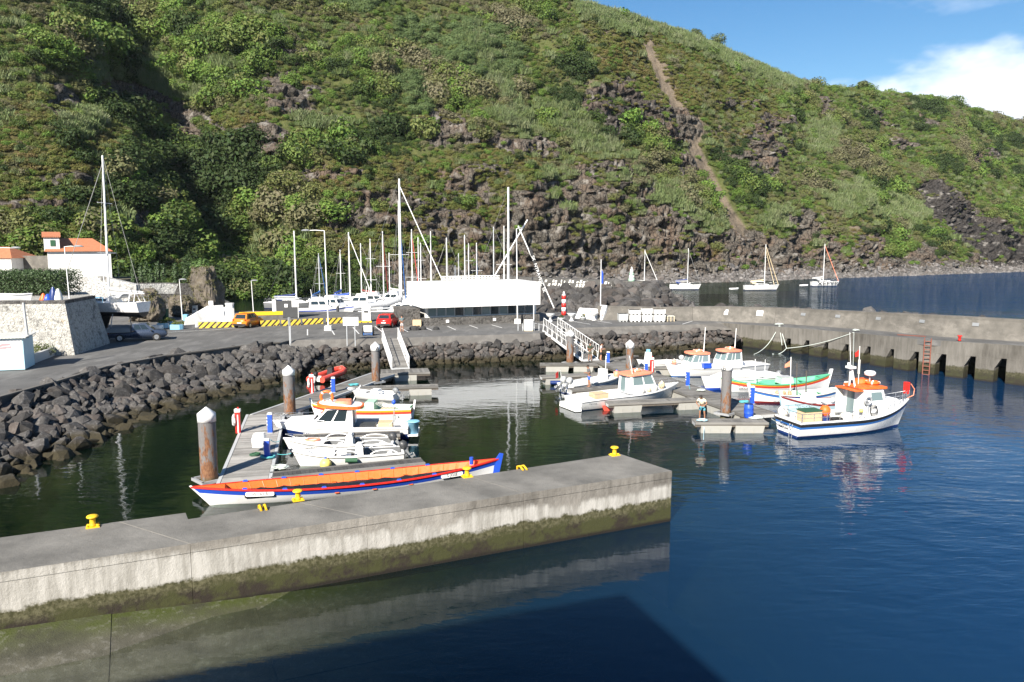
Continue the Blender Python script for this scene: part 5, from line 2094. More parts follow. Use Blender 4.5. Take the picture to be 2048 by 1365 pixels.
# ------------------------------------------------------------------ piles
PG = 'steel mooring piles with white caps'
for i, (bx, by, ay, cy, r, lab, ch, cr_) in enumerate([
        (419, 955, 814, 842, 0.40, 'thick rust-streaked pile with a white cap at the near end of the left walkway', None, 1.05),
        (580, 826, 731, 750, 0.37, 'grey and rusty pile beside the bend of the left walkway', None, 1),
        (752, 762, 684, 701, 0.33, 'pile lettered A at the foot of the steep gangway', 'A', 1),
        (1140, 724, 660, 673, 0.34, 'pile lettered B in front of the trussed gangway', 'B', 1),
        (1259, 737, 680, 696, 0.33, 'pile lettered B in front of the boulders with a pole leaning on it', 'B', 1),
        (1451, 824, 722, 740, 0.33, 'pile lettered B beside the man in the cream shirt', 'B', 1)]):
    p = U(bx, by, ZD)
    zt = D(bx, ay, p.y).z
    zc = D(bx, cy, p.y).z
    t = thing('mooring_pile', lab, 'pile', (p.x, p.y, 0), 0, PG)
    mat_pile('pile_steel_%d' % i, i * 3.7)
    q = MB()
    q.tube([(0, 0, -4), (0, 0, zc + 0.05)], r, 24)
    q.build('shaft', 'pile_steel_%d' % i, t)
    q = MB()
    q.lathe((0, 0, 0), [(r + 0.045, zc - 0.02), (r + 0.05, zt - 0.33), (0.02, zt)], 8 if i < 2 else 20)
    cp = q.build('cap', 'white_paint', t)
    # guide collar fixed to the walkway
    q = MB()
    for k in range(4):
        a = PI / 4 + k * PI / 2
        q.box(((r + 0.16) * math.cos(a) * 1.0, (r + 0.16) * math.sin(a), ZD - 0.08), (0.12, 2 * r + 0.42, 0.14), rz=a)
    q.build('collar', 'galv', t)
    if ch:
        rz_ = math.atan2(-p.x, p.y)
        ang = -0.25 if ch == 'A' else 0.35
        vd = Vector((-p.x, -p.y, 0)).normalized()
        a = math.atan2(vd.y, vd.x) + (0.42 if ch == 'A' else -0.42)
        text('letter', ch, 0.42, 'black_rubber', t, ((r + 0.056) * math.cos(a), (r + 0.056) * math.sin(a), (zc + zt - 0.33) / 2), (PI / 2, 0, a + PI / 2), 0.006)

# ------------------------------------------------------------------ service posts and life-ring posts
def service_post(px, py, h, lab):
    p = W(px, py)
    t = thing('service_post', lab, 'service post', (p.x, p.y, ZD), 0, 'blue service posts on the walkways')
    q = MB()
    q.box((0, 0, h / 2), (0.26, 0.22, h))
    bd = q.build('post', 'blue_paint', t)
    q = MB()
    q.box((0, 0, h + 0.05), (0.27, 0.23, 0.1), top=0.85)
    q.build('cap', 'white_gel', t)
    q = MB()
    for k in range(3):
        q.box((-0.15, -0.03, h * (0.45 + 0.18 * k)), (0.06, 0.1, 0.08))
    tag(q.build('socket', 'white_gel', bd), kind='stuff')
    q = MB()
    q.box((0, 0, 0.02), (0.36, 0.32, 0.04))
    q.build('base', 'galv', t)


for a in [(535, 917, 0.95, 'blue service post beside the coil of teal rope'), (541, 866, 1.1, 'blue service post behind the bow of the blue and white cruiser'), (667, 785, 1.05, 'blue service post beside the red inflatable boat'),
          (1216, 726, 0.95, 'blue service post beside the man in the pink shirt'), (1375, 772, 1.1, 'blue service post at the bow of the coral roofed boat'), (1504, 808, 1.15, 'blue service post above the blue barrel'), (1292, 748, 0.9, 'blue service post behind the life ring on the coral roof')]:
    service_post(*a)


def ring_post(px, py, h, lab, side=-1):
    p = W(px, py)
    t = thing('life_ring_post', lab, 'life ring post', (p.x, p.y, ZD), 0.1, 'red life ring posts on the walkways')
    q = MB()
    q.box((0, 0, h / 2), (0.26, 0.26, h))
    q.build('post', 'red_paint', t)
    q = MB()
    q.box((0.02, -0.135, h * 0.45), (0.06, 0.014, h * 0.86))
    q.build('stripe', 'white_gel', t)
    q = MB()
    q.box((0, 0, h + 0.09), (0.32, 0.3, 0.18))
    q.build('box', 'white_gel', t)
    q = MB()
    q.cyl((0.03, 0, h + 0.18), 0.05, 0.1, 8)
    q.build('lamp', 'red_paint', t)
    life_ring(t, (side * 0.2, 0, h * 0.62), 0.30, 'off_white', 'X')


ring_post(477, 866, 1.25, 'red life ring post on the left edge of the walkway before its bend')
ring_post(624, 786, 1.2, 'red life ring post between the second pile and the red inflatable boat')
ring_post(1303, 745, 1.1, 'red life ring post behind the coral roofed cabin', 1)

# white cover over a post, barrel, coils of rope
p = W(519, 903)
q = MB()
loft(q, [[(-0.3, -0.2, 0.25), (0.3, -0.2, 0.25), (0.3, 0.2, 0.25), (-0.3, 0.2, 0.25)], [(-0.33, -0.23, 0.7), (0.33, -0.23, 0.7), (0.33, 0.23, 0.7), (-0.33, 0.23, 0.7)], [(-0.24, -0.15, 0.98), (0.28, -0.15, 1.02), (0.28, 0.15, 1.02), (-0.24, 0.15, 0.98)]], True)
tag(q.build('hood', 'white_gel', None, p), 'white moulded hood standing on the left walkway beside the blue post', 'hood')
p = W(1497, 836)
t = thing('barrel', 'blue plastic barrel standing on the right walkway', 'barrel', p)
q = MB()
q.lathe((0, 0, 0), [(0.26, 0), (0.29, 0.06), (0.295, 0.3), (0.305, 0.32), (0.295, 0.34), (0.295, 0.6), (0.305, 0.62), (0.29, 0.66), (0.28, 0.84), (0.25, 0.88)], 18)
q.build('drum', 'blue_paint', t)
q = MB()
q.lathe((0, 0, 0.88), [(0.255, 0), (0.255, 0.03), (0.22, 0.035)], 16)
q.build('lid', 'navy', t)


def coil(px, py, R, mat, lab, z=ZD, n=5, seed=0):
    rr = np.random.RandomState(seed)
    p = U(px, py, z)
    pts = []
    for i in range(n * 14):
        a = i * 2 * PI / 14
        r = R * (0.55 + 0.45 * rr.rand() * (0.7 + 0.3 * math.sin(i)))
        pts.append((r * math.cos(a), r * math.sin(a) * 0.8, 0.03 + 0.035 * rr.rand() + 0.02 * (i / 14)))
    q = MB()
    q.tube(pts, 0.022, 5)
    tag(q.build('rope_coil', mat, None, p), lab, 'rope')


coil(536, 917, 0.5, 'rope_teal', 'coil of teal rope on planks at the foot of the near blue post', seed=1)
coil(511, 912, 0.33, 'dark_green', 'small dark green coil of net rope beside the teal coil', seed=2)
coil(560, 938, 0.5, 'rope_pale', 'heap of pale rope on the root of the dark finger pontoon', seed=3)
coil(1404, 843, 0.4, 'pale_blue', 'pale blue rope at the feet of the man in the cream shirt', seed=4, n=4)
coil(1512, 838, 0.5, 'rope_pale', 'pale rope lying behind the blue barrel', seed=5)
coil(1488, 806, 0.4, 'rope_teal', 'teal rope beside the blue post of the right walkway', seed=6)
coil(708, 772, 0.45, 'rope_teal', 'teal rope on the finger pontoon behind the white skiff', seed=7)
coil(1402, 783, 0.4, 'rope_pale', 'pale rope at the bow of the white boat with a white canopy', seed=8)


def rope(name, pts, r, mat, lab, sag=0.0, cat='rope', n=10):
    P = [Vector(p) for p in pts]
    Q = []
    for a, c in zip(P[:-1], P[1:]):
        for i in range(n):
            f = i / n
            q_ = a.lerp(c, f)
            q_.z -= sag * 4 * f * (1 - f)
            Q.append(q_)
    Q.append(P[-1])
    q = MB()
    q.tube(Q, r, 5)
    return tag(q.build(name, mat), lab, cat)


# pale ropes hung from the jetty
e1 = U(1558, 652, 2.7)
e2 = U(1708, 665, 2.95)
rope('mooring_rope', [e1, U(1535, 690, 0.7), U(1508, 709, 0.05)], 0.035, 'rope_pale', 'pale mooring rope running down from the jetty to the water, knotted halfway', 0.15)
rope('mooring_rope', [e1 + Vector((0.1, 0, 0)), U(1573, 697, 0.55)], 0.035, 'rope_pale', 'pale rope hanging from the jetty edge to the knot of the swung rope', 0.0)
rope('mooring_rope', [e1 + Vector((0.05, 0, 0)), U(1564, 691, 0.8)], 0.03, 'rope_pale', 'pale rope hanging straight down the jetty face beside the bundle', 0.0)
rope('mooring_rope', [U(1545, 708, 0.02), U(1573, 697, 0.55), e2], 0.035, 'rope_pale', 'long pale rope swinging across the jetty openings', 0.28)
rope('mooring_rope', [e2, U(1706, 735, 0.9)], 0.025, 'rope_pale', 'thin pale rope hanging down beside the middle jetty openings', 0.0)
coil(1558, 650, 0.55, 'rope_pale', 'bundle of pale rope on the edge of the jetty', z=2.75, seed=9)
coil(1712, 662, 0.4, 'rope_pale', 'small bundle of rope on the jetty where the long rope ends', z=3.0, seed=10)

# ------------------------------------------------------------------ bollards on the near pier
def bollard(px, py, lab, rz):
    p = U(px, py, ZP)
    t = thing('bollard', lab, 'bollard', p, rz, 'yellow bollards on the pier')
    t.scale = (0.8, 0.8, 0.8)
    q = MB()
    q.lathe((0, 0, 0.05), [(0.15, 0), (0.135, 0.06), (0.115, 0.12), (0.115, 0.30), (0.15, 0.34), (0.225, 0.37), (0.235, 0.41), (0.20, 0.45), (0.08, 0.475)], 20)
    q.build('post', 'yellow_paint', t)
    q = MB()
    q.box((0, 0, 0.025), (0.52, 0.42, 0.05))
    bp_ = q.build('base_plate', 'yellow_paint', t)
    q = MB()
    for sx in (-1, 1):
        for sy in (-1, 1):
            q.cyl((sx * 0.2, sy * 0.15, 0.05), 0.03, 0.035, 6)
            q.box((sx * 0.15, sy * 0.07, 0.08), (0.16, 0.03, 0.07), rz=0.5 * sx * sy)
    tag(q.build('bolt', 'yellow_paint', bp_), kind='stuff')


for px, py, lab in [(186, 1054, 'yellow bollard nearest the boulder bank on the pier'), (596, 1001, 'yellow bollard in front of the white and blue hull number of the rowing boat'), (934, 954, 'yellow bollard beside the blue stern of the rowing boat'), (1229, 911, 'yellow bollard at the outer end of the pier')]:
    bollard(px, py, lab, 0.45)
for (px, py), lab in [((526, 1019), 'short yellow ladder rail on the pier edge below the white hull'), ((1046, 939), 'short yellow ladder rail on the pier edge beyond the rowing boat')]:
    p = U(px, py, ZP)
    q = MB()
    for s_ in (-1, 1):
        q.tube([(s_ * 0.09, 0.35, -0.4), (s_ * 0.09, 0.35, 0.05), (s_ * 0.09, 0.1, 0.12), (s_ * 0.09, -0.2, 0.03)], 0.045, 6)
    for k in range(3):
        q.tube([(-0.09, 0.35, -0.32 + k * 0.15), (0.09, 0.35, -0.32 + k * 0.15)], 0.025, 5)
    tag(q.build('ladder', 'yellow_paint', None, p, 0.45), lab, 'ladder')

# ------------------------------------------------------------------ gangways
def gangway(P0, P1, w, lab, hr=1.05, name='gangway', deckmat='plank_grey', bays=9):
    d = P1 - P0
    L = d.length
    t = thing(name, lab, 'gangway', P0, 0)
    az = math.atan2(d.y, d.x)
    el = -math.asin(d.z / L)
    t.rotation_euler = (Matrix.Rotation(az, 3, 'Z') @ Matrix.Rotation(el, 3, 'Y')).to_euler()
    n = int(L / 0.3)
    me = plank_mesh(L / n, 0.04, w - 0.12, deckmat)
    for i in range(n):
        link('plank', me, t, ((i + 0.5) * L / n, 0, 0))
    for s_ in (-1, 1):
        y = s_ * w / 2
        q = MB()
        q.box((L / 2, y, -0.06), (L, 0.09, 0.22))
        q.tube([(0, y, hr), (L, y, hr)], 0.035, 6)
        q.tube([(0, y, hr * 0.5), (L, y, hr * 0.5)], 0.02, 5)
        for i in range(bays + 1):
            x = L * i / bays
            q.tube([(x, y, 0), (x, y, hr)], 0.03 if i in (0, bays) else 0.022, 5)
            if i < bays:
                x2 = L * (i + 1) / bays
                q.tube([(x, y, 0.03), ((x + x2) / 2, y, hr - 0.02), (x2, y, 0.03)], 0.02, 5)
        q.build('side_rail', 'white_paint', t)
    q = MB()
    q.box((L + 0.12, 0, -0.03), (0.5, w + 0.1, 0.05), ry=0.12)
    q.build('toe_plate', 'light_grey', t)
    for x in (0.0, L):
        pass
    return t


gangway(U(780, 677, 2.5), U(801, 737, 0.72), 1.5, 'steep white gangway with lattice rails and a planked deck going down to the left walkway')
gangway(U(1100, 661, 2.5), U(1180, 719, 0.75), 1.6, 'white trussed gangway going down past the pile to the right walkway', 1.35, bays=8)
# jetty ladder and red bollard
p, dr = on_line(JE, face_d(1857))
nrm = Vector((dr.y, -dr.x, 0))
M('rust_red', (0.22, 0.075, 0.05), 0.8, 0.3, 5)
t = thing('ladder', 'rusty red ladder fixed in a recess of the jetty face', 'ladder', p + nrm * 0.12, math.atan2(dr.y, dr.x))
q = MB()
for s_ in (-0.28, 0.28):
    q.tube([(s_, 0, -3.3), (s_, 0, 0.15)], 0.05, 5)
q.build('side_rail', 'rust_red', t)
for k in range(9):
    q = MB()
    q.tube([(-0.28, 0, -3.1 + k * 0.37), (0.28, 0, -3.1 + k * 0.37)], 0.035, 5)
    q.build('rung', 'rust_red', t)
p = U(1919, 682, 3.2)
q = MB()
q.lathe((0, 0, 0), [(0.14, 0), (0.12, 0.1), (0.11, 0.35), (0.2, 0.4), (0.19, 0.47), (0.05, 0.5)], 14)
tag(q.build('bollard', 'red_paint', None, p), 'small red bollard on the jetty walkway', 'bollard')
a, c = U(1795, 670.5, 3.03), U(1852, 674, 3.1)
q = MB()
q.slab([a + Vector((0, 0, 0.012)), c + Vector((0, 0, 0.012)), c + Vector((0.25, 0.6, 0.012)), a + Vector((0.25, 0.6, 0.012))], 0.02)
tag(q.build('gangplank', 'rust_red'), 'flat red board lying on the jetty walkway', 'board')
# ------------------------------------------------------------------ boats of the left walkway
def boat(name, label, cat, ps, pb, z=0.0):
    c, a, L = place(ps, pb)
    t = thing(name, label, cat, (c.x, c.y, 0), a, 'small boats in the harbour')
    return t, L


# rowing whaleboat
t, L = boat('rowing_boat', 'long white and blue rowing boat with an orange inside, moored along the pier', 'boat', (980, 958), (405, 1012))
h = Hull(L + 0.9, 2.2, 1.0, 0.62, 0.92, 0.28, rake=1.0, double=True, srake=0.5, full=0.5, mid=0.5)
h.bands(t, [('hull', 'white_gel', ('s', 0.30), 5), ('stripe', 'blue_paint', ('s', 0.09), 2), ('red_line', 'red_paint', ('s', 0.055), 1), ('sheer_strake', 'blue_paint', ('s', 0), 1)], 26)
h.inner(t, 'orange_paint', 0.10, 0.07, 0.90, 0.06, 'red_paint', 26, 'orange_paint')
for k in range(19):
    u = 0.1 + k * 0.043
    for s_ in (-1, 1):
        q = MB()
        q.tube([(h.x(u), s_ * (h.b(u) - 0.075), h.zs(u) - 0.03), (h.pt(u, 0.14, 1)[0], s_ * max(0.02, abs(h.pt(u, 0.14, 1)[1]) - 0.07), 0.15)], 0.02, 4)
        q.build('rib', 'orange_paint', t)
for k in range(6):
    u = 0.2 + k * 0.12
    q = MB()
    y = h.b(u) - 0.08
    q.box((h.x(u), 0, h.zs(u) - 0.30), (0.2, 2 * y - 0.12, 0.04))
    q.build('thwart', 'orange_paint', t)
    for s_ in (-1, 1):
        q = MB()
        q.box((h.x(u + 0.04), s_ * (h.b(u + 0.04) - 0.05), h.zs(u + 0.04) + 0.05), (0.24, 0.09, 0.07), top=0.6)
        q.build('oarlock', 'blue_paint', t)
rr = np.random.RandomState(4)
q = MB()
secs = []
for i in range(31):
    u = 0.14 + 0.70 * i / 30
    y = (h.b(u) - 0.1) * 0.62
    ring = []
    for j in range(9):
        f = -1 + 2 * j / 8
        ring.append((h.x(u) + rr.normal(0, 0.03), f * y * 0.85 + 0.24, h.zs(u) - 0.26 + 0.16 * math.sqrt(max(0, 1 - f * f)) + rr.normal(0, 0.028)))
    ring += [(h.x(u), y * 0.85 + 0.24, h.zs(u) - 0.42), (h.x(u), -y * 0.85 + 0.24, h.zs(u) - 0.42)]
    secs.append(ring)
loft(q, secs, True)
tag(q.build('tarpaulin', 'tarp_black'), 'crumpled black tarpaulin laid along the inside of the orange rowing boat', 'tarpaulin').matrix_world = Matrix.Translation(t.location) @ Matrix.Rotation(t.rotation_euler.z, 4, 'Z')
q = MB()
u = 0.0
q.side([(h.x(0) - 0.02, 0.25), (h.x(0) - 0.24, 1.24), (h.x(0) - 0.06, 1.28), (h.x(0) + 0.22, 0.9), (h.x(0) + 0.3, 0.2)], -0.04, 0.04)
q.build('stern_post', 'blue_paint', t)
q = MB()
q.side([(h.x(1) + 0.06, 0.96), (h.x(1) - 0.04, 0.98), (h.x(1) - 1.05, -0.1), (h.x(1) - 0.85, -0.1)], -0.035, 0.035)
q.build('stem', 'white_gel', t)
q = MB()
q.cyl((h.x(0.10), 0.12, h.zs(0.10)), 0.10, 0.36, 12)
q.build('loggerhead', 'blue_paint', t)
for u, tx, w_ in ((0.80, 'VE 162 B', 1.25), (0.175, 'S. JOSÉ', 1.15)):
    s_ = 1
    y, z = h.b(u), h.zs(u) - 0.20
    yy = h.pt(u, z, s_)
    sl_ = math.atan2(h.pt(u + 0.02, z, s_)[1] - h.pt(u - 0.02, z, s_)[1], h.x(u + 0.02) - h.x(u - 0.02))
    q = MB()
    ring = [(w_ / 2 * math.cos(a), 0.13 * math.sin(a)) for a in [2 * PI * i / 20 for i in range(20)]]
    ring = [(max(-w_ / 2, min(w_ / 2, x * 1.15)), max(-0.105, min(0.105, z_ * 1.3))) for x, z_ in ring]
    loft(q, [[(x, 0.0, z_) for x, z_ in ring], [(x, 0.03, z_) for x, z_ in ring]])
    o = q.build('name_plate', 'white_gel', t, (yy[0], yy[1] + 0.012, yy[2]), sl_)
    text('lettering', tx, 0.19, 'black_rubber', o, (0, 0.036, 0), (PI / 2, 0, PI), 0.004)

# two small open boats
for ps, pb, lab, txt, inm in [((800, 922), (592, 933), 'small white open boat with grey inside, nearest the dark finger pontoon', None, 'inner_grey'), ((782, 903), (574, 906), 'small white open boat with red rope at its bow, beside the navy hulled cruiser', 'GAROUPA', 'inner_grey')]:
    t, L = boat('open_boat', lab, 'boat', ps, pb)
    h = Hull(L + 0.35, 1.75, 0.62, 0.60, 0.86, 0.25, 0.86, 0.45)
    h.bands(t, [('hull', 'white_gel', ('s', 0.12), 5), ('rub_rail', 'dark_grey', ('s', 0.09), 1), ('topside', 'white_gel', ('s', 0), 1)])
    h.inner(t, inm, 0.12, 0.02, 0.62, 0.12, 'white_gel', 14, 'white_gel')
    q = MB()
    x0 = h.x(0.36)
    loft(q, [[(x0, -0.42, 0.14), (x0 + 0.5, -0.42, 0.14), (x0 + 0.5, 0.42, 0.14), (x0, 0.42, 0.14)], [(x0 + 0.05, -0.4, 0.95), (x0 + 0.42, -0.4, 0.95), (x0 + 0.42, 0.4, 0.95), (x0 + 0.05, 0.4, 0.95)], [(x0 + 0.12, -0.33, 1.08), (x0 + 0.3, -0.33, 1.08), (x0 + 0.3, 0.33, 1.08), (x0 + 0.12, 0.33, 1.08)]])
    c_ = q.build('console', 'white_gel', t)
    q = MB()
    q.torus((x0 - 0.02, 0, 0.92), 0.16, 0.02, 'X', 14, 5)
    q.tube([(x0, 0, 0.92), (x0 + 0.1, 0, 0.92)], 0.02, 5)
    q.build('wheel', 'black_rubber', c_)
    for u in (0.12, 0.5):
        q = MB()
        q.box((h.x(u), 0, 0.34), (0.26, 2 * h.b(u) - 0.3, 0.1))
        q.build('thwart', 'white_gel', t)
    # raised sides of the cuddy with oval openings
    for s_ in (-1, 1):
        q = MB()
        for u0, u1, hh in ((0.06, 0.30, 0.20), (0.40, 0.64, 0.26)):
            pts0 = [(h.x(u0 + (u1 - u0) * i / 6), s_ * (h.b(u0 + (u1 - u0) * i / 6) - 0.13)) for i in range(7)]
            zz = [h.zs(u0 + (u1 - u0) * i / 6) + 0.02 for i in range(7)]
            up = [hh * math.sin(PI * i / 6) ** 0.4 if 0 < i < 6 else 0.02 for i in range(7)]
            q.tube([(p_[0], p_[1], z_ + a_) for p_, z_, a_ in zip(pts0, zz, up)], 0.035, 6)
        q.build('coaming', 'white_gel', t)
    outboard(t, h.x(0) - 0.02, 0, 0.5, 0.95, 0.75 if txt else 0.55)
    for s_ in (-1, 1):
        q = MB()
        q.tube([(h.x(0.80), s_ * (h.b(0.80) - 0.08), h.zs(0.80)), (h.x(0.86), s_ * (h.b(0.86) - 0.05), h.zs(0.86) + 0.22), (h.x(0.98), s_ * 0.05, h.zs(0.98) + 0.24)], 0.014, 5)
        q.build('bow_rail', 'steel', t)
    if txt:
        q = MB()
        rr = np.random.RandomState(8)
        q.tube([(h.x(0.72) + 0.35 * math.cos(i * 0.9) + 0.2 * rr.rand(), 0.3 * math.sin(i * 0.9), h.zs(0.76) + 0.05 + 0.03 * rr.rand()) for i in range(34)], 0.03, 5)
        q.build('rope', 'coral', t)
        y = h.pt(0.74, 0.42, 1)
        o = text('lettering', 'PD 10875 L\nGAROUPA', 0.15, 'black_rubber', t, (y[0], y[1] + 0.03, 0.42), (PI / 2 - 0.25, 0, PI - 0.32), 0.004)
    else:
        buoy(t, (h.x(0.70), h.b(0.70) + 0.16, 0.30), 0.30, 'pale_yellow', sz=1.0)
        q = MB()
        q.tube([(h.x(0.42), h.b(0.42) + 0.1, 0.42), (h.x(0.42) + 0.62, h.b(0.5) + 0.1, 0.45)], 0.12, 10)
        q.build('fender', 'dark_green', t)
        q = MB()
        q.box((h.x(0.56), 0.1, 0.62), (0.5, 0.5, 0.3))
        q.build('locker', 'white_gel', t)

# blue and white cruiser with an orange roof
t, L = boat('cabin_cruiser', 'white cruiser with a navy lower hull and an orange rimmed cabin roof', 'boat', (806, 873), (560, 877))
h = Hull(L + 0.75, 2.6, 0.80, 0.84, 1.12, 0.3, 0.9, 0.7)
h.bands(t, [('hull_bottom', 'navy', ('s', 0.42), 4), ('hull', 'white_gel', ('s', 0), 3)])
h.inner(t, 'light_grey', 0.35, 0.03, 0.42, 0.2, 'white_gel', 12, 'white_gel', 'mid_grey')
c_ = cabin(t, h.x(0.40), h.x(0.74), 0.78, 1.95, 1.95, 1.6, 'white_gel', 1.25, 0.05, ((0.18, 0.5), (0.55, 0.92)), True, 'glass', win_z=(0.36, 0.92))
roof_rim(t, h.x(0.50), 1.95, 2.75, 2.0, 0.14, 'orange_paint', 'white_gel', 24, 0.22)
q = MB()
q.tube([(h.x(0.42), -0.5, 2.1), (h.x(0.36), -0.5, 3.1)], 0.03, 6)
q.build('mast', 'white_gel', t)
life_ring(t, (h.x(0.60), 0.1, 2.52), 0.34, 'orange_paint', 'Y')
q = MB()
loft(q, [[(h.x(0.48) + x, y, 2.12) for x, y in ((-0.5, -0.5), (0.5, -0.5), (0.5, 0.5), (-0.5, 0.5))], [(h.x(0.48) + x, y, 2.3) for x, y in ((-0.42, -0.42), (0.42, -0.42), (0.42, 0.42), (-0.42, 0.42))]], True)
q.build('life_raft', 'coral', t)
q = MB()
loft(q, [[(h.x(0.80) + x, y, 1.0) for x, y in ((-1.0, -0.85), (0.9, -0.4), (0.9, 0.4), (-1.0, 0.85))], [(h.x(0.80) + x, y, 1.28) for x, y in ((-0.9, -0.7), (0.6, -0.25), (0.6, 0.25), (-0.9, 0.7))]])
q.build('fore_cabin', 'white_gel', t)
for s_ in (-1, 1):
    rail(t, [(h.x(u), s_ * (h.b(u) - 0.06), h.zs(u) + 0.02) for u in (0.6, 0.7, 0.8, 0.88, 0.95, 0.99)], 0.42, r=0.014)
q = MB()
q.box((h.x(0.30), 0.25, 0.62), (0.9, 1.1, 0.5))
q.build('engine_box', 'dark_grey', t)
q = MB()
q.box((h.x(0.17), 0.2, 0.72), (0.85, 0.8, 0.55))
q.build('chest', 'wood_box', t)
q = MB()
q.box((h.x(0) - 0.28, 0, 0.28), (0.6, 2.0, 0.1))
q.build('swim_platform', 'white_gel', t)
q = MB()
q.tube([(h.x(0.10), 0.9, 0.8), (h.x(0.10), 0.9, 2.2)], 0.03, 6)
q.box((h.x(0.10), 0.9, 1.35), (0.2, 0.2, 0.3))
q.tube([(h.x(0.10), 0.9, 1.2), (h.x(0.10) + 0.3, 0.9, 0.9)], 0.025, 5)
q.build('hauler', 'galv', t)
buoy(t, (h.x(0.10), 0.9, 2.3), 0.13, 'blue_paint')
y = h.pt(0.70, 0.42, 1)
text('lettering', 'ANDORINHA', 0.2, 'white_gel', t, (y[0], y[1] + 0.03, 0.42), (PI / 2, 0, PI - 0.28), 0.004)
text('lettering', 'NAVIC', 0.3, 'white_gel', t, (h.x(0.14), h.pt(0.14, 0.2, 1)[1] + 0.02, 0.2), (PI / 2, 0, PI + 0.1), 0.004)
wm = Matrix.Translation(t.location) @ Matrix.Rotation(t.rotation_euler.z, 4, 'Z')
k = thing('bucket', 'light blue plastic tub on the stern platform of the orange roofed cruiser', 'tub', wm @ Vector((h.x(0) - 0.3, 0.6, 0.331)))
q = MB()
q.lathe((0, 0, 0), [(0.27, 0), (0.33, 0.7), (0.37, 0.71), (0.37, 0.76), (0.33, 0.77)], 18)
q.build('tub', 'sky_blue', k)
q = MB()
q.torus((0, 0, 0.73), 0.375, 0.02, 'Z', 18, 6)
q.build('rim', 'sky_blue', k)

# wooden boat with yellow and red stripes
t, L = boat('fishing_boat', 'white wooden boat with yellow and red stripes and pale green boxes inside', 'boat', (818, 838), (628, 836))
h = Hull(L + 0.5, 2.0, 0.82, 0.78, 1.05, 0.3, 0.72, 0.5)
h.bands(t, [('hull_bottom', 'navy', ('z', 0.16), 3), ('hull', 'white_paint', ('s', 0.34), 3), ('red_stripe', 'red_rubber', ('s', 0.17), 1), ('yellow_stripe', 'yellow_paint', ('s', 0.05), 1), ('top_strake', 'red_rubber', ('s', 0), 1)])
h.inner(t, 'mint', 0.2, 0.02, 0.8, 0.08, 'off_white', 14, 'dark_green')
for u, w_, hh, mm in ((0.24, 0.9, 0.45, 'cream'), (0.52, 1.5, 0.5, 'mint'), (0.40, 0.6, 0.95, 'mint')):
    q = MB()
    q.box((h.x(u), 0, 0.25 + hh / 2), (w_, 1.1, hh))
    q.build('locker', mm, t)
q = MB()
q.box((h.x(0) - 0.06, 0, 0.55), (0.12, 0.1, 1.5), ry=-0.15)
q.build('rudder_post', 'white_paint', t)
q = MB()
q.side([(h.x(1) + 0.05, 1.35), (h.x(1) - 0.09, 1.35), (h.x(1) - 0.6, -0.1), (h.x(1) - 0.42, -0.1)], -0.06, 0.06)
q.build('stem', 'white_paint', t)
q = MB()
for k in range(5):
    q.tube([(h.x(0.12 + 0.03 * k), -0.3 + 0.12 * k, 0.6), (h.x(0.3) + 0.1 * k, 0.1 * k, 1.15)], 0.018, 5)
q.build('rod', 'off_white', t)

# white skiff
t, L = boat('skiff', 'white skiff with a grey outboard tilted up, behind the yellow striped boat', 'boat', (786, 800), (700, 795))
h = Hull(L + 0.6, 1.6, 0.5, 0.5, 0.75, 0.2, 0.85, 0.4)
h.bands(t, [('hull', 'white_gel', ('s', 0.1), 4), ('rim', 'light_grey', ('s', 0), 1)])
h.inner(t, 'white_gel', 0.12, 0.02, 0.55, 0.1, 'white_gel', 12, 'white_gel')
outboard(t, h.x(0), 0, 0.4, 0.85, 0.7, 'mid_grey')
q = MB()
q.box((h.x(0.4), 0, 0.5), (0.7, 0.8, 0.5), top=0.8)
q.build('console', 'white_gel', t)
q = MB()
q.tube([(h.x(0.2), 0.5, 0.62), (h.x(0.75), 0.35, 0.75)], 0.03, 6)
q.build('oar', 'white_gel', t)

# red inflatable
c, a, L = place((648, 768), (700, 750))
t = thing('inflatable_boat', 'red inflatable boat lying against the far side of the left walkway', 'boat', (c.x - 0.7, c.y, 0), a, 'small boats in the harbour')
q = MB()
L2 = L / 2
path = [(-L2, -0.62, 0.35), (L2 * 0.45, -0.62, 0.4), (L2 * 0.85, -0.42, 0.5), (L2, 0, 0.58), (L2 * 0.85, 0.42, 0.5), (L2 * 0.45, 0.62, 0.4), (-L2, 0.62, 0.35)]
q.tube(path, 0.26, 10)
q.build('tube', 'red_rubber', t)
q = MB()
q.prism([(-L2 + 0.1, -0.5), (L2 * 0.6, -0.45), (L2 * 0.6, 0.45), (-L2 + 0.1, 0.5)], 0.16, 0.24)
q.build('floor', 'off_white', t)
q = MB()
q.box((0.3, 0, 0.6), (0.5, 0.55, 0.75), top=0.8)
q.build('console', 'black_rubber', t)
q = MB()
q.box((-L2 + 0.2, 0, 0.4), (0.08, 0.9, 0.5))
q.build('transom', 'off_white', t)
outboard(t, -L2 + 0.15, 0, 0.5, 0.8, 0.3, 'black_rubber')
q = MB()
q.tube([(p_[0], p_[1] * 1.05, p_[2] + 0.24) for p_ in path], 0.015, 4)
q.build('grab_line', 'off_white', t)

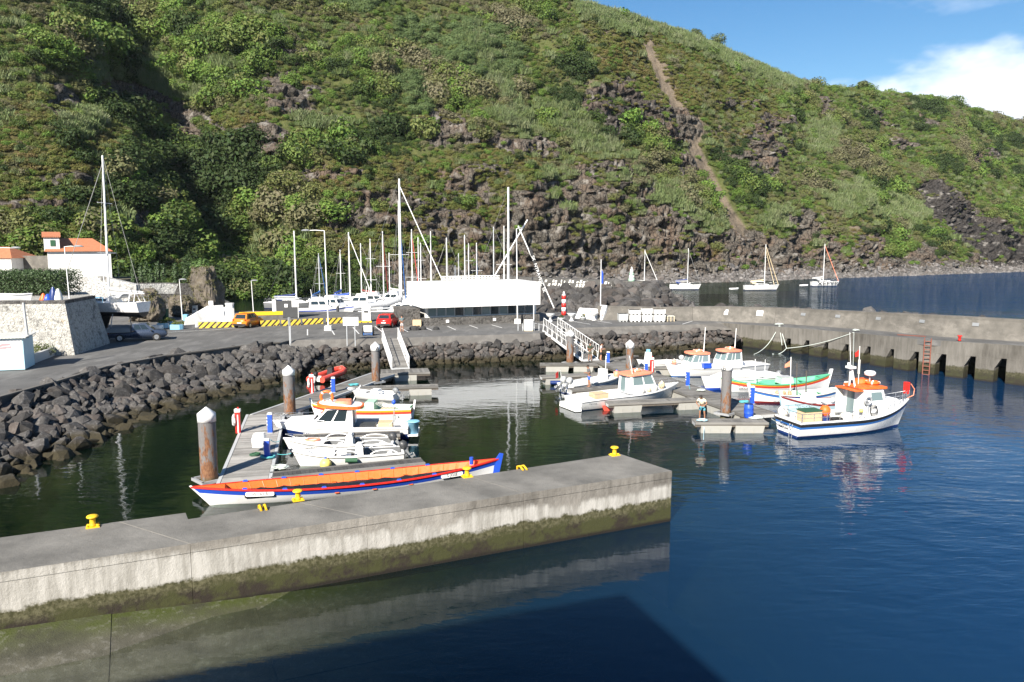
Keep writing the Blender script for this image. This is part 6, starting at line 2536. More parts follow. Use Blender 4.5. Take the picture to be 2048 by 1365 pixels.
# ------------------------------------------------------------------ boats of the right walkway
t, L = boat('cabin_boat', 'white cabin boat with a coral roof and a wooden chest on its stern', 'boat', (1157, 817), (1346, 797))
h = Hull(L + 0.9, 2.65, 0.72, 0.82, 1.2, 0.3, 0.95, 0.8)
h.bands(t, [('hull_bottom', 'mid_blue', ('z', 0.06), 3), ('hull', 'white_gel', ('s', 0.1), 4), ('rub_rail', 'light_grey', ('s', 0.06), 1), ('topside', 'white_gel', ('s', 0), 1)])
h.inner(t, 'white_gel', 0.3, 0.13, 0.5, 0.1, 'white_gel', 12, 'white_gel', 'mid_grey')
q = MB()
q.box((h.x(0) - 0.22, 0, 0.22), (0.5, 2.3, 0.36), top=0.95)
q.build('swim_platform', 'white_gel', t)
c_ = cabin(t, h.x(0.47), h.x(0.74), 0.84, 2.15, 1.7, 1.5, 'white_gel', 0.62, 0.05, ((0.1, 0.5), (0.56, 0.94)), True, 'glass_pale', win_z=(0.46, 0.92))
roof_rim(t, h.x(0.57), 2.16, 2.2, 1.85, 0.1, 'coral', 'coral', 20, 0.1, 5)
life_ring(t, (h.x(0.58), 0, 2.40), 0.34, 'coral', 'Z')
q = MB()
q.box((h.x(0.22), -0.15, 0.72), (1.15, 0.9, 0.62))
q.build('chest', 'wood_box', t)
for u, mm, r in ((0.56, 'off_white', 0.22), (0.63, 'cream', 0.17), (0.70, 'off_white', 0.2), (0.78, 'cream', 0.24)):
    buoy(t, (h.x(u), -(h.b(u) - 0.25), h.zs(u) + r + 0.05), r, mm, cap='off_white')
q = MB()
q.tube([(h.x(0.50), -0.6, 2.2), (h.x(0.47), -0.6, 3.6)], 0.025, 6)
q.build('aerial', 'white_gel', t)
rail(t, [(h.x(u), -(h.b(u) - 0.05), h.zs(u) + 0.02) for u in (0.7, 0.78, 0.86, 0.93, 0.99)], 0.4, r=0.013)
rail(t, [(h.x(u), (h.b(u) - 0.05), h.zs(u) + 0.02) for u in (0.7, 0.78, 0.86, 0.93, 0.99)], 0.4, r=0.013)
rail(t, [(h.x(u), -(h.b(u) - 0.1), h.zs(u) + 0.02) for u in (0.03, 0.15, 0.28, 0.4)], 0.35, r=0.013)
y = h.pt(0.06, 0.5, -1)
text('lettering', 'PD 312', 0.2, 'mid_grey', t, (h.x(0.1), y[1] - 0.03, 0.55), (PI / 2, 0, 0), 0.004)
# red half-drum fender on the finger tip in front of it
p = U(1217, 812, 0.28)
q = MB()
q.side([(0.42 * math.cos(a), -0.5 * math.sin(a)) for a in [PI * i / 10 for i in range(11)]], -0.3, 0.3)
tag(q.build('fender', 'red_rubber', None, p), 'red half-round fender under the tip of a finger pontoon', 'fender')
p = U(1113, 763, 0.22)
q = MB()
q.tube([(-0.55, -0.62, 0), (-0.4, -0.62, 0), (0.4, -0.62, 0), (0.55, -0.62, 0)], 0.17, 10)
tag(q.build('fender', 'navy', None, p), 'long navy fender floating beside a pale finger float', 'fender')

t, L = boat('open_boat', 'open white boat with two raised outboards behind the man in blue shorts', 'boat', (1140, 786), (1240, 768))
h = Hull(L + 1.0, 2.0, 0.72, 0.70, 0.95, 0.3, 0.9, 0.5)
h.bands(t, [('hull_bottom', 'navy', ('z', 0.07), 2), ('hull', 'white_gel', ('s', 0.3), 3), ('blue_line', 'mid_blue', ('s', 0.24), 1), ('topside', 'white_gel', ('s', 0), 2)])
h.inner(t, 'white_gel', 0.2, 0.03, 0.7, 0.15, 'white_gel', 12, 'white_gel')
q = MB()
q.box((h.x(0.62), 0, 0.85), (0.5, 0.7, 1.3), top=0.9)
c_ = q.build('console', 'white_gel', t)
q = MB()
q.tube([(h.x(0.62), -0.3, 1.5), (h.x(0.62), -0.3, 2.6)], 0.03, 6)
q.build('aerial', 'white_gel', t)
outboard(t, h.x(0), -0.3, 0.62, 1.1, 0.85, 'light_grey')
outboard(t, h.x(0), 0.35, 0.62, 1.1, 0.8, 'light_grey')
buoy(t, (h.x(0.78), -0.5, 0.98), 0.28, 'coral')
q = MB()
q.box((h.x(0.3), 0, 0.5), (0.7, 1.2, 0.5))
q.build('seat', 'white_gel', t)
q = MB()
q.tube([(h.x(0.02), 0.5, 0.7), (h.x(0) - 0.1, 0.5, 1.8)], 0.02, 5)
q.build('flagpole', 'white_gel', t)
for a, c2, mm in ((0, 0.22, 'dark_green'), (0.22, 0.55, 'red_paint')):
    q = MB()
    q.slab([(h.x(0) - 0.07 - a, 0.5, 1.25), (h.x(0) - 0.07 - c2, 0.45, 1.2), (h.x(0) - 0.1 - c2, 0.45, 1.6), (h.x(0) - 0.1 - a, 0.5, 1.75)], 0.01)
    q.build('flag', mm, t)


def small_cabin_boat(label, ps, pb, roof, B=2.4, cab=(0.42, 0.72), cz=1.95, mast=0, ring=True, glass='glass_pale', hull='white_gel', lower=None, extra=0.7, rimmat=None):
    t, L = boat('cabin_boat', label, 'boat', ps, pb)
    h = Hull(L + extra, B, 0.75, 0.8, 1.15, 0.3, 0.9, 0.7)
    h.bands(t, [('hull_bottom', lower or 'mid_blue', ('z', 0.07), 2), ('hull', hull, ('s', 0.2), 4), ('rub_rail', rimmat or 'light_grey', ('s', 0.15), 1), ('topside', hull, ('s', 0), 1)])
    h.inner(t, 'white_gel', 0.3, 0.03, cab[0], 0.12, 'white_gel', 12, 'white_gel')
    cabin(t, h.x(cab[0]), h.x(cab[1]), 0.85, cz, B * 0.66, B * 0.56, 'white_gel', 0.55, 0.05, ((0.1, 0.42), (0.47, 0.62), (0.66, 0.95)), True, glass, win_z=(0.42, 0.92))
    roof_rim(t, h.x((cab[0] + cab[1]) / 2) - 0.15, cz, (cab[1] - cab[0]) * h.L + 0.2, B * 0.68, 0.14, roof, roof, 20, 0.1)
    if ring:
        life_ring(t, (h.x(cab[0] + 0.12), 0, cz + 0.26), 0.36, 'coral', 'Z')
    if mast:
        q = MB()
        q.tube([(h.x(cab[0] + 0.04), 0, cz), (h.x(cab[0] + 0.04) - 0.1, 0, cz + mast)], 0.05, 6, 0.03)
        q.build('mast', 'white_gel', t)
    for s_ in (-1, 1):
        rail(t, [(h.x(u), s_ * (h.b(u) - 0.05), h.zs(u) + 0.02) for u in (0.66, 0.76, 0.86, 0.93, 0.99)], 0.4, r=0.013)
    return t, h


t, h = small_cabin_boat('white cabin boat with a rounded orange roof, tall mast and blue crate', (1462, 748), (1337, 754), 'coral', mast=2.3)
wm = Matrix.Translation(t.location) @ Matrix.Rotation(t.rotation_euler.z, 4, 'Z')
k = thing('crate', 'bright blue plastic crate on the side deck of the round roofed cabin boat', 'crate', wm @ Vector((h.x(0.5), h.b(0.5) - 0.12, h.zs(0.5) + 0.02)), t.rotation_euler.z)
q = MB()
q.box((0, 0, 0.2), (0.72, 0.42, 0.4), top=1.06)
q.build('body', 'blue_paint', k)
q = MB()
q.box((0, 0, 0.385), (0.8, 0.5, 0.05))
q.build('rim', 'blue_paint', k)
buoy(t, (h.x(0.86), -0.2, h.zs(0.86) + 0.25), 0.22, 'coral', cap='white_gel')
small_cabin_boat('cabin boat with a life raft on its orange roof, half hidden by a pile cap', (1516, 742), (1415, 752), 'coral', cab=(0.45, 0.78), cz=2.05, mast=2.0)
# white boat with a canopy
t, L = boat('motor_boat', 'white decked boat with a dark rubbing rail, behind the green boat', 'boat', (1548, 768), (1408, 782))
h = Hull(L + 0.6, 2.3, 0.78, 0.82, 1.15, 0.3, 0.92, 0.6)
h.bands(t, [('hull_bottom', 'blue_paint', ('z', 0.2), 2), ('hull', 'white_gel', ('s', 0.08), 4), ('rub_rail', 'dark_grey', ('s', 0.03), 1), ('topside', 'white_gel', ('s', 0), 1)])
h.inner(t, 'white_gel', 0.35, 0.04, 0.35, 0.12, 'white_gel', 12, 'white_gel')
q = MB()
loft(q, [[(h.x(0.3), -0.8, 0.85), (h.x(0.85), -0.45, 1.05), (h.x(0.85), 0.45, 1.05), (h.x(0.3), 0.8, 0.85)], [(h.x(0.33), -0.65, 1.3), (h.x(0.72), -0.4, 1.3), (h.x(0.72), 0.4, 1.3), (h.x(0.33), 0.65, 1.3)]])
q.build('cuddy', 'white_gel', t)
q = MB()
q.box((h.x(0.12), 0, 0.85), (1.0, 1.6, 0.35), top=0.9)
q.build('engine_cover', 'white_gel', t)
q = MB()
q.tube([(h.x(0.1), -0.6, 0.8), (h.x(0.1), -0.6, 2.0)], 0.02, 5)
q.build('staff', 'white_gel', t)
y = h.pt(0.8, 0.75, 1)
text('lettering', 'FAROL\nVELAS', 0.15, 'mid_grey', t, (y[0], y[1] + 0.04, 0.75), (PI / 2, 0, PI - 0.3), 0.004)
outboard(t, h.x(0), 0.2, 0.55, 0.9, 0.5, 'mid_grey')


def wooden_boat(label, ps, pb, bands, inner, B=2.0, fs=0.85, fm=0.62, fb=1.1, posts='white_paint', rim='off_white', txt=None, deck=None, extra=0.6, gear=()):
    t, L = boat('fishing_boat', label, 'boat', ps, pb)
    h = Hull(L + extra, B, fs, fm, fb, 0.3, rake=0.45, double=True, srake=0.35, full=0.45, mid=0.5)
    h.bands(t, bands, 20)
    h.inner(t, inner, 0.18, 0.12, 0.84, 0.08, rim, 18, deck or inner)
    for e, z, sg in ((0, fs, -1), (1, fb, 1)):
        q = MB()
        x = h.x(e)
        q.side([(x + sg * 0.12, z + 0.38), (x - sg * 0.10, z + 0.38), (x - sg * 0.5, -0.15), (x - sg * 0.3, -0.15)], -0.07, 0.07)
        q.build('stem_post', posts, t)
    for u in (0.25, 0.42, 0.6, 0.74):
        q = MB()
        q.box((h.x(u), 0, h.zs(u) - 0.14), (0.2, 2 * h.b(u) - 0.18, 0.05))
        q.build('thwart', inner, t)
    if txt:
        u, z, s_, size, mm, ln = txt
        y = h.pt(u, z, s_)
        sl_ = math.atan2(h.pt(u + 0.03, z, s_)[1] - h.pt(u - 0.03, z, s_)[1], h.x(u + 0.03) - h.x(u - 0.03))
        text('lettering', ln, size, mm, t, (y[0], y[1] + s_ * 0.05, z), (PI / 2 - 0.18, 0, (PI if s_ > 0 else 0) + sl_), 0.005)
    return t, h


t, h = wooden_boat('long wooden boat painted green inside with a red, yellow and black stripe along its side', (1654, 777), (1444, 784),
                   [('hull', 'white_paint', ('s', 0.34), 4), ('red_stripe', 'red_rubber', ('s', 0.16), 1), ('yellow_stripe', 'yellow_paint', ('s', 0.09), 1), ('black_stripe', 'black_rubber', ('s', 0), 1)],
                   'green_paint', 2.0, 1.2, 0.62, 1.15, rim='green_paint', txt=(0.82, 0.42, 1, 0.22, 'black_rubber', 'VE-1286-L\nARRAIA'), deck='green_paint')
q = MB()
q.box((h.x(0.42), 0, 0.8), (1.1, 1.1, 0.5), top=0.85)
e_ = q.build('engine_box', 'mint', t)
q = MB()
q.box((h.x(0.42), 0, 1.065), (1.0, 1.0, 0.03))
q.build('lid', 'light_grey', e_)
t2, h2 = wooden_boat('white wooden boat with blue and maroon stripes, its stem next to a blue post', (1683, 801), (1503, 806),
                     [('hull_bottom', 'maroon', ('z', 0.14), 2), ('hull', 'white_paint', ('s', 0.26), 3), ('blue_stripe', 'mid_blue', ('s', 0.1), 1), ('maroon_stripe', 'maroon', ('s', 0.04), 1), ('top_strake', 'white_paint', ('s', 0), 1)],
                     'mint', 2.0, 1.05, 0.62, 1.1, txt=(0.76, 0.38, 1, 0.18, 'light_grey', 'ESPERANÇA\nVELAS'), deck='white_paint')
for tt, hh, u, s_, zz, mm in ((t, h, 0.7, 0.4, 2.6, 'white_gel'), (t2, h2, 0.52, 0.2, 2.9, 'wood_dark'), (t2, h2, 0.55, -0.3, 3.3, 'white_gel')):
    q = MB()
    q.tube([(hh.x(u), s_, 0.4), (hh.x(u) + 0.08, s_, zz)], 0.03, 6)
    q.build('staff', mm, tt)
q = MB()
x = h2.x(0.55) + 0.08
q.slab([(x, -0.3, 3.05), (x + 0.42, -0.32, 2.75), (x + 0.45, -0.3, 2.5), (x, -0.3, 2.6)], 0.012)
q.build('flag', 'coral', t2)
q = MB()
rr = np.random.RandomState(12)
for k in range(5):
    q.ball((h2.x(0.56 + 0.03 * k), rr.uniform(-0.4, 0.4), 0.62), 0.16, 8, 5)
q.build('float', 'coral', t2)
t, h = wooden_boat('pale blue wooden boat with a maroon rail, lying behind the big fishing boat', (1716, 822), (1566, 829),
                   [('hull_bottom', 'white_paint', ('z', 0.06), 2), ('hull', 'pale_blue', ('s', 0.13), 4), ('maroon_rail', 'maroon', ('s', 0), 1)],
                   'white_paint', 2.2, 0.9, 0.78, 1.3, rim='maroon', posts='pale_blue', txt=(0.80, 0.62, 1, 0.24, 'black_rubber', 'VE-1215-L\n   MATIAS'), deck='white_paint')
q = MB()
q.cyl((h.x(0.36), 0.3, 1.0), 0.36, 0.12, 16)
q.build('hauler_drum', 'light_grey', t).rotation_euler = (0, 0, 0)
q = MB()
q.box((h.x(0.66), 0, 1.15), (0.7, 0.9, 0.7), top=0.85)
q.build('cuddy', 'white_gel', t)
q = MB()
q.tube([(h.x(0.7), 0.1, 0.9), (h.x(0.7) + 0.05, 0.1, 3.0)], 0.04, 6)
q.build('staff', 'wood_dark', t)
q = MB()
for k in range(4):
    q.ball((h.x(0.24 + 0.02 * k), 0.2 - 0.12 * k, 0.98), 0.2, 8, 5, 0.6)
q.build('net_bag', 'blue_paint', t)
q = MB()
q.ball((h.x(0.26), 0.3, 1.16), 0.2, 8, 5, 0.7)
q.build('float', 'pale_yellow', t)

# the big fishing boat
t, L = boat('fishing_boat', 'big white fishing boat with a blue stripe, orange wheelhouse roof and radar', 'boat', (1588, 869), (1802, 852))
h = Hull(L + 0.95, 2.85, 1.0, 1.0, 1.75, 0.4, 0.93, 0.85, full=0.32)
h.bands(t, [('hull_bottom', 'navy', ('z', 0.13), 2), ('hull', 'white_gel', ('s', 0.42), 5), ('blue_stripe', 'mid_blue', ('s', 0.28), 2), ('rub_rail', 'black_rubber', ('s', 0.10), 2), ('bulwark', 'white_gel', ('s', 0), 1)], 20)
h.inner(t, 'off_white', 0.55, 0.02, 0.52, 0.14, 'white_gel', 14, 'white_gel', 'light_grey')
x0, x1 = h.x(0.52), h.x(0.74)
c_ = cabin(t, x0, x1, 1.0, 2.72, 1.95, 1.75, 'white_gel', 0.5, 0.05, ((0.36, 0.88),), True, 'glass_pale', win_z=(0.58, 0.88), name='wheelhouse')
q = MB()
q.slab([(x0 - 0.6, -0.95, 2.68), (x0 - 0.02, -0.95, 2.68), (x0 - 0.02, 0.95, 2.68), (x0 - 0.6, 0.95, 2.68)], 0.06)
q.build('awning', 'orange_paint', t)
for s_ in (-1,):
    q = MB()
    q.box((x0 - 0.28, s_ * -0.88, 1.8), (0.55, 0.05, 1.7))
    q.build('side_screen', 'off_white', t)
r_o = roof_rim(t, (x0 + x1) / 2 - 0.1, 2.72, x1 - x0 + 0.1, 1.95, 0.10, 'orange_paint', 'orange_paint', 20, -0.06, 6)
life_ring(r_o, ((x0 + x1) / 2 + 0.25, -0.2, 3.0), 0.36, 'orange_paint', 'Z')
q = MB()
loft(q, [[((x0 + x1) / 2 + 0.1 + x, 0.4 + y, 2.92) for x, y in ((-0.6, -0.4), (0.6, -0.4), (0.6, 0.4), (-0.6, 0.4))], [((x0 + x1) / 2 + 0.1 + x, 0.4 + y, 3.16) for x, y in ((-0.45, -0.3), (0.45, -0.3), (0.45, 0.3), (-0.45, 0.3))]], True)
q.build('life_raft', 'orange_paint', r_o)
q = MB()
for s_ in (-1, 1):
    q.tube([(x0 - 0.1, s_ * 0.25, 2.77), (x0 - 0.25, s_ * 0.06, 3.95)], 0.06, 6)
q.tube([(x0 - 0.16, 0, 3.2), (x0 - 0.3, 0, 4.1)], 0.05, 6)
q.box((x0 - 0.28, 0, 4.0), (0.4, 0.5, 0.14))
q.cyl((x0 - 0.32, 0.16, 4.07), 0.08, 0.2, 8)
q.build('mast', 'white_gel', t)
q = MB()
q.tube([(x0 - 0.3, 0, 4.1), (x0 - 0.5, 0, 6.2)], 0.025, 5, 0.012)
q.build('whip_aerial', 'white_gel', t)
q = MB()
q.tube([(x0 + 0.35, 0, 2.8), (x0 + 0.3, 0, 5.3)], 0.03, 5)
q.box((x0 + 0.33, 0, 4.0), (0.09, 0.09, 0.9))
f_ = q.build('flagstaff', 'off_white', t)
q = MB()
q.slab([(x0 + 0.3, 0, 5.1), (x0 + 0.05, 0.1, 4.85), (x0 + 0.1, 0.1, 4.6), (x0 + 0.32, 0, 4.7)], 0.012)
q.build('flag', 'red_paint', f_)
q = MB()
q.cyl((x0 + 1.1, -0.1, 2.8), 0.05, 0.65, 8)
ra = q.build('radar_post', 'galv', t)
q = MB()
q.lathe((x0 + 1.1, -0.1, 3.42), [(0.22, 0), (0.33, 0.05), (0.34, 0.22), (0.25, 0.3), (0.02, 0.32)], 18)
q.build('radar_dome', 'white_gel', ra)
q = MB()
loft(q, [[(h.x(0.74), -0.95, 1.25), (h.x(0.90), -0.5, 1.55), (h.x(0.90), 0.5, 1.55), (h.x(0.74), 0.95, 1.25)], [(h.x(0.74), -0.75, 1.85), (h.x(0.86), -0.4, 1.9), (h.x(0.86), 0.4, 1.9), (h.x(0.74), 0.75, 1.85)]])
q.build('fore_cabin', 'white_gel', t)
for s_ in (-1, 1):
    rail(t, [(h.x(u), s_ * (h.b(u) - 0.08), h.zs(u) + 0.02) for u in (0.72, 0.79, 0.86, 0.92, 0.96, 0.995)], 0.55, r=0.02)
    rail(t, [(h.x(u), s_ * (h.b(u) - 0.08), h.zs(u) + 0.02) for u in (0.01, 0.1, 0.2, 0.3, 0.4, 0.5)], 0.5, r=0.02)
rail(t, [(h.x(0) + 0.1, y, h.zs(0) + 0.02) for y in (-1.2, -0.6, 0, 0.6, 1.2)], 0.5, r=0.02)
q = MB()
q.box((h.x(0.985), 0.1, 2.45), (0.24, 0.3, 0.75))
q.build('bow_float', 'red_paint', t)
q = MB()
q.tube([(h.x(1.0) - 0.1, 0, 1.8), (h.x(1.0) + 0.35, 0, 1.95), (h.x(1.0) + 0.4, 0, 2.35), (h.x(1.0) + 0.1, 0, 2.7)], 0.035, 6)
q.build('bow_roller', 'coral', t)
q = MB()
q.box((h.x(0.2), 0.35, 0.98), (1.2, 0.85, 0.75))
q.build('chest', 'wood_box', t)
q = MB()
q.box((h.x(0.2), 0.35, 1.38), (1.3, 0.95, 0.05))
for s_ in (-0.5, 0.5):
    q.tube([(h.x(0.2) + s_, 0.0, 0.6), (h.x(0.2) + s_, 0.0, 1.38)], 0.03, 5)
q.build('work_table', 'dark_green', t)
buoy(t, (h.x(0.34), 0.5, 1.2), 0.34, 'orange_paint', cap='dark_grey')
buoy(t, (h.x(0.03), 0.9, 1.25), 0.33, 'off_white', cap='white_gel')
q = MB()
q.cyl((h.x(0.28), -0.3, 0.56), 0.2, 0.5, 12)
q.build('bucket', 'navy', t)
q = MB()
for k in range(3):
    q.torus((h.x(0.36), -0.4, 0.7 + 0.1 * k), 0.4 - 0.04 * k, 0.05, 'Z', 14, 5)
q.build('rope_pile', 'net_black', t)
q = MB()
q.cyl((h.x(0.55), -1.02, 1.05), 0.09, 0.9, 8)
q.tube([(h.x(0.55), -1.02, 1.9), (h.x(0.55) - 0.2, -1.1, 2.1)], 0.08, 6)
q.torus((h.x(0.55) - 0.05, -1.1, 2.05), 0.24, 0.06, 'Y', 14, 6)
q.build('line_hauler', 'galv', t)
q = MB()
for k in range(5):
    q.torus((h.x(0.60), -1.02 - 0.02 * k, 1.5 - 0.05 * k), 0.28, 0.014, 'Y', 16, 4)
q.build('hose', 'black_rubber', t)
q = MB()
q.ball((h.x(0.50), -1.0, 1.45), 0.13, 8, 6)
q.build('float', 'pale_yellow', t)
text('lettering', 'ROLINA\nPORTUGAL', 0.2, 'black_rubber', t, (h.x(0) - 0.03, 0.35, 0.5), (PI / 2, 0, -PI / 2), 0.006)
q = MB()
for y in (-0.35, -0.62):
    q.tube([(h.x(0) - 0.08, y, 0.75), (h.x(0) - 0.14, y, 0.8), (h.x(0) - 0.16, y, -0.3)], 0.02, 5)
for z in (0.0, 0.28, 0.55):
    q.tube([(h.x(0) - 0.15, -0.35, z), (h.x(0) - 0.15, -0.62, z)], 0.018, 5)
q.build('boarding_ladder', 'steel', t)

# boat half behind the far pile, with a tilted outboard
t, L = boat('motor_boat', 'low white boat with a grey outboard raised beside the far pile', 'boat', (1352, 735), (1285, 738))
h = Hull(L + 1.2, 1.9, 0.6, 0.6, 0.9, 0.25, 0.9, 0.5)
h.bands(t, [('hull', 'white_gel', ('s', 0.05), 4), ('rim', 'light_grey', ('s', 0), 1)])
h.inner(t, 'white_gel', 0.2, 0.03, 0.6, 0.12, 'white_gel', 12, 'white_gel')
outboard(t, h.x(0), 0, 0.5, 1.0, 0.6, 'light_grey')
q = MB()
q.box((h.x(0.75), 0, 1.05), (0.55, 0.7, 1.0), top=0.75)
c_ = q.build('console', 'white_gel', t)
q = MB()
q.cyl((h.x(0.75), 0, 1.55), 0.2, 0.25, 10)
q.build('float', 'sky_blue', c_)

# mooring lines
for a, c, lab in [((544, 905, 0.9), (582, 907, 0.8), 'teal mooring line from the near blue post to the first small open boat'), ((541, 880, 1.0), (559, 882, 0.8), 'teal mooring line to the open boat with red rope on its bow'), ((1543, 838, 0.6), (1563, 842, 0.95), 'pale mooring line from the walkway to the big fishing boat'), ((1378, 770, 0.8), (1384, 792, 0.6), 'teal line hanging from the blue post at the coral roofed boat')]:
    rope('mooring_rope', [U(a[0], a[1], a[2]), U(c[0], c[1], c[2])], 0.02, 'rope_teal' if 'teal' in lab else 'rope_pale', lab, 0.1)
rope('mooring_rope', [U(1408, 846, 0.6), U(1408, 862, 0.2), U(1407, 880, 0.0)], 0.02, 'pale_blue', 'pale blue line hanging into the water below the man in the cream shirt', 0.0)
# ------------------------------------------------------------------ harbour building
a, c = U(843, 653, ZQ), U(1079, 643.5, ZQ)
d = (c - a)
BL_ = d.length
t = thing('harbour_building', 'low building with a blank white upper storey over dark stone and a window row', 'building', a, math.atan2(d.y, d.x))
zt_, zb_ = D(838, 569, a.y - 0.8).z - ZQ, D(838, 617, a.y - 0.8).z - ZQ
q = MB()
q.prism([(-0.1, -0.9), (BL_ - 0.3, -0.9), (BL_ - 0.3, 6.2), (-0.1, 6.2)], zb_, zt_)
q.build('upper_band', 'white_paint', t)
q = MB()
q.box((BL_ * 0.86, -0.92, (zb_ + zt_) / 2), (0.07, 0.06, zt_ - zb_ - 0.05))
q.build('joint_strip', 'mid_grey', t)
q = MB()
q.prism([(0.0, 0), (BL_ - 2.2, 0), (BL_ - 2.2, 6.5), (0.0, 6.5)], -0.1, 0.85)
q.prism([(BL_ - 2.1, 0), (BL_, 0), (BL_, 6.5), (BL_ - 2.1, 6.5)], -0.1, 0.85)
q.build('stone_base', 'basalt_wall', t)
q = MB()
q.side([(-1.9, -0.05), (0.0, -0.05), (0.0, 1.9), (-1.9, 1.9)], 0.6, 5.5)
q.build('stone_wall', 'basalt_wall', t)
q = MB()
q.box((BL_ / 2 + 0.3, 3.6, (0.85 + zb_) / 2), (BL_ - 0.8, 5.6, zb_ - 0.85))
cw = q.build('inner_wall', 'plaster', t)
xs = np.linspace(0.9, BL_ - 0.5, 13)
for i in range(12):
    x0, x1 = xs[i], xs[i + 1]
    dark = i in (3, 5, 7, 9, 10, 11)
    q = MB()
    q.box(((x0 + x1) / 2, 0.76, (0.95 + zb_) / 2), (x1 - x0 - 0.08, 0.05, zb_ - 1.0))
    f = q.build('window', 'light_grey' if not dark else 'mid_grey', cw)
    q = MB()
    q.box(((x0 + x1) / 2, 0.73, (0.95 + zb_) / 2), (x1 - x0 - 0.2, 0.03, zb_ - 1.12))
    q.build('window_pane', 'glass' if dark else 'glass_pale', cw)
for x in (3.0, 8.6):
    q = MB()
    q.box((x, -0.03, 0.45), (0.35, 0.04, 0.32))
    q.build('notice', 'white_paint', t)
q = MB()
for k in range(18):
    q.box((4.2 + k * 0.4, 5.5, zt_ + 0.28), (0.12, 0.06, 0.36))
for z_ in (0.12, 0.32, 0.52):
    q.box((7.6, 5.5, zt_ + z_), (7.4, 0.08, 0.07))
q.build('roof_screen', 'white_paint', t)

# ------------------------------------------------------------------ parking lines
def flat(name, a, c, w, mat='white_paint', z=ZQ + 0.006):
    a, c = U(*a, z), U(*c, z)
    d = (c - a).normalized()
    n = Vector((-d.y, d.x, 0)) * w / 2
    q = MB()
    q.add([a - n, c - n, c + n, a + n], [(0, 1, 2, 3)])
    return tag(q.build(name, mat), kind='structure')


for l in [((615, 659), (615, 671)), ((661, 657), (669, 670)), ((706, 655), (718, 668)), ((750, 653), (767, 666)), ((801, 656), (816, 664)), ((849, 655), (864, 661)), ((895, 653), (911, 660)), ((939, 651), (956, 657)), ((983, 650), (1004, 656)),
          ((1067, 646), (1089, 651)), ((1119, 646), (1136, 650)), ((1147, 643), (1181, 649)), ((1193, 642), (1224, 647)), ((316, 666), (430, 660)), ((430, 660), (520, 651)), ((1385, 642.4), (1365, 648.6))]:
    flat('parking_line', l[0], l[1], 0.12)

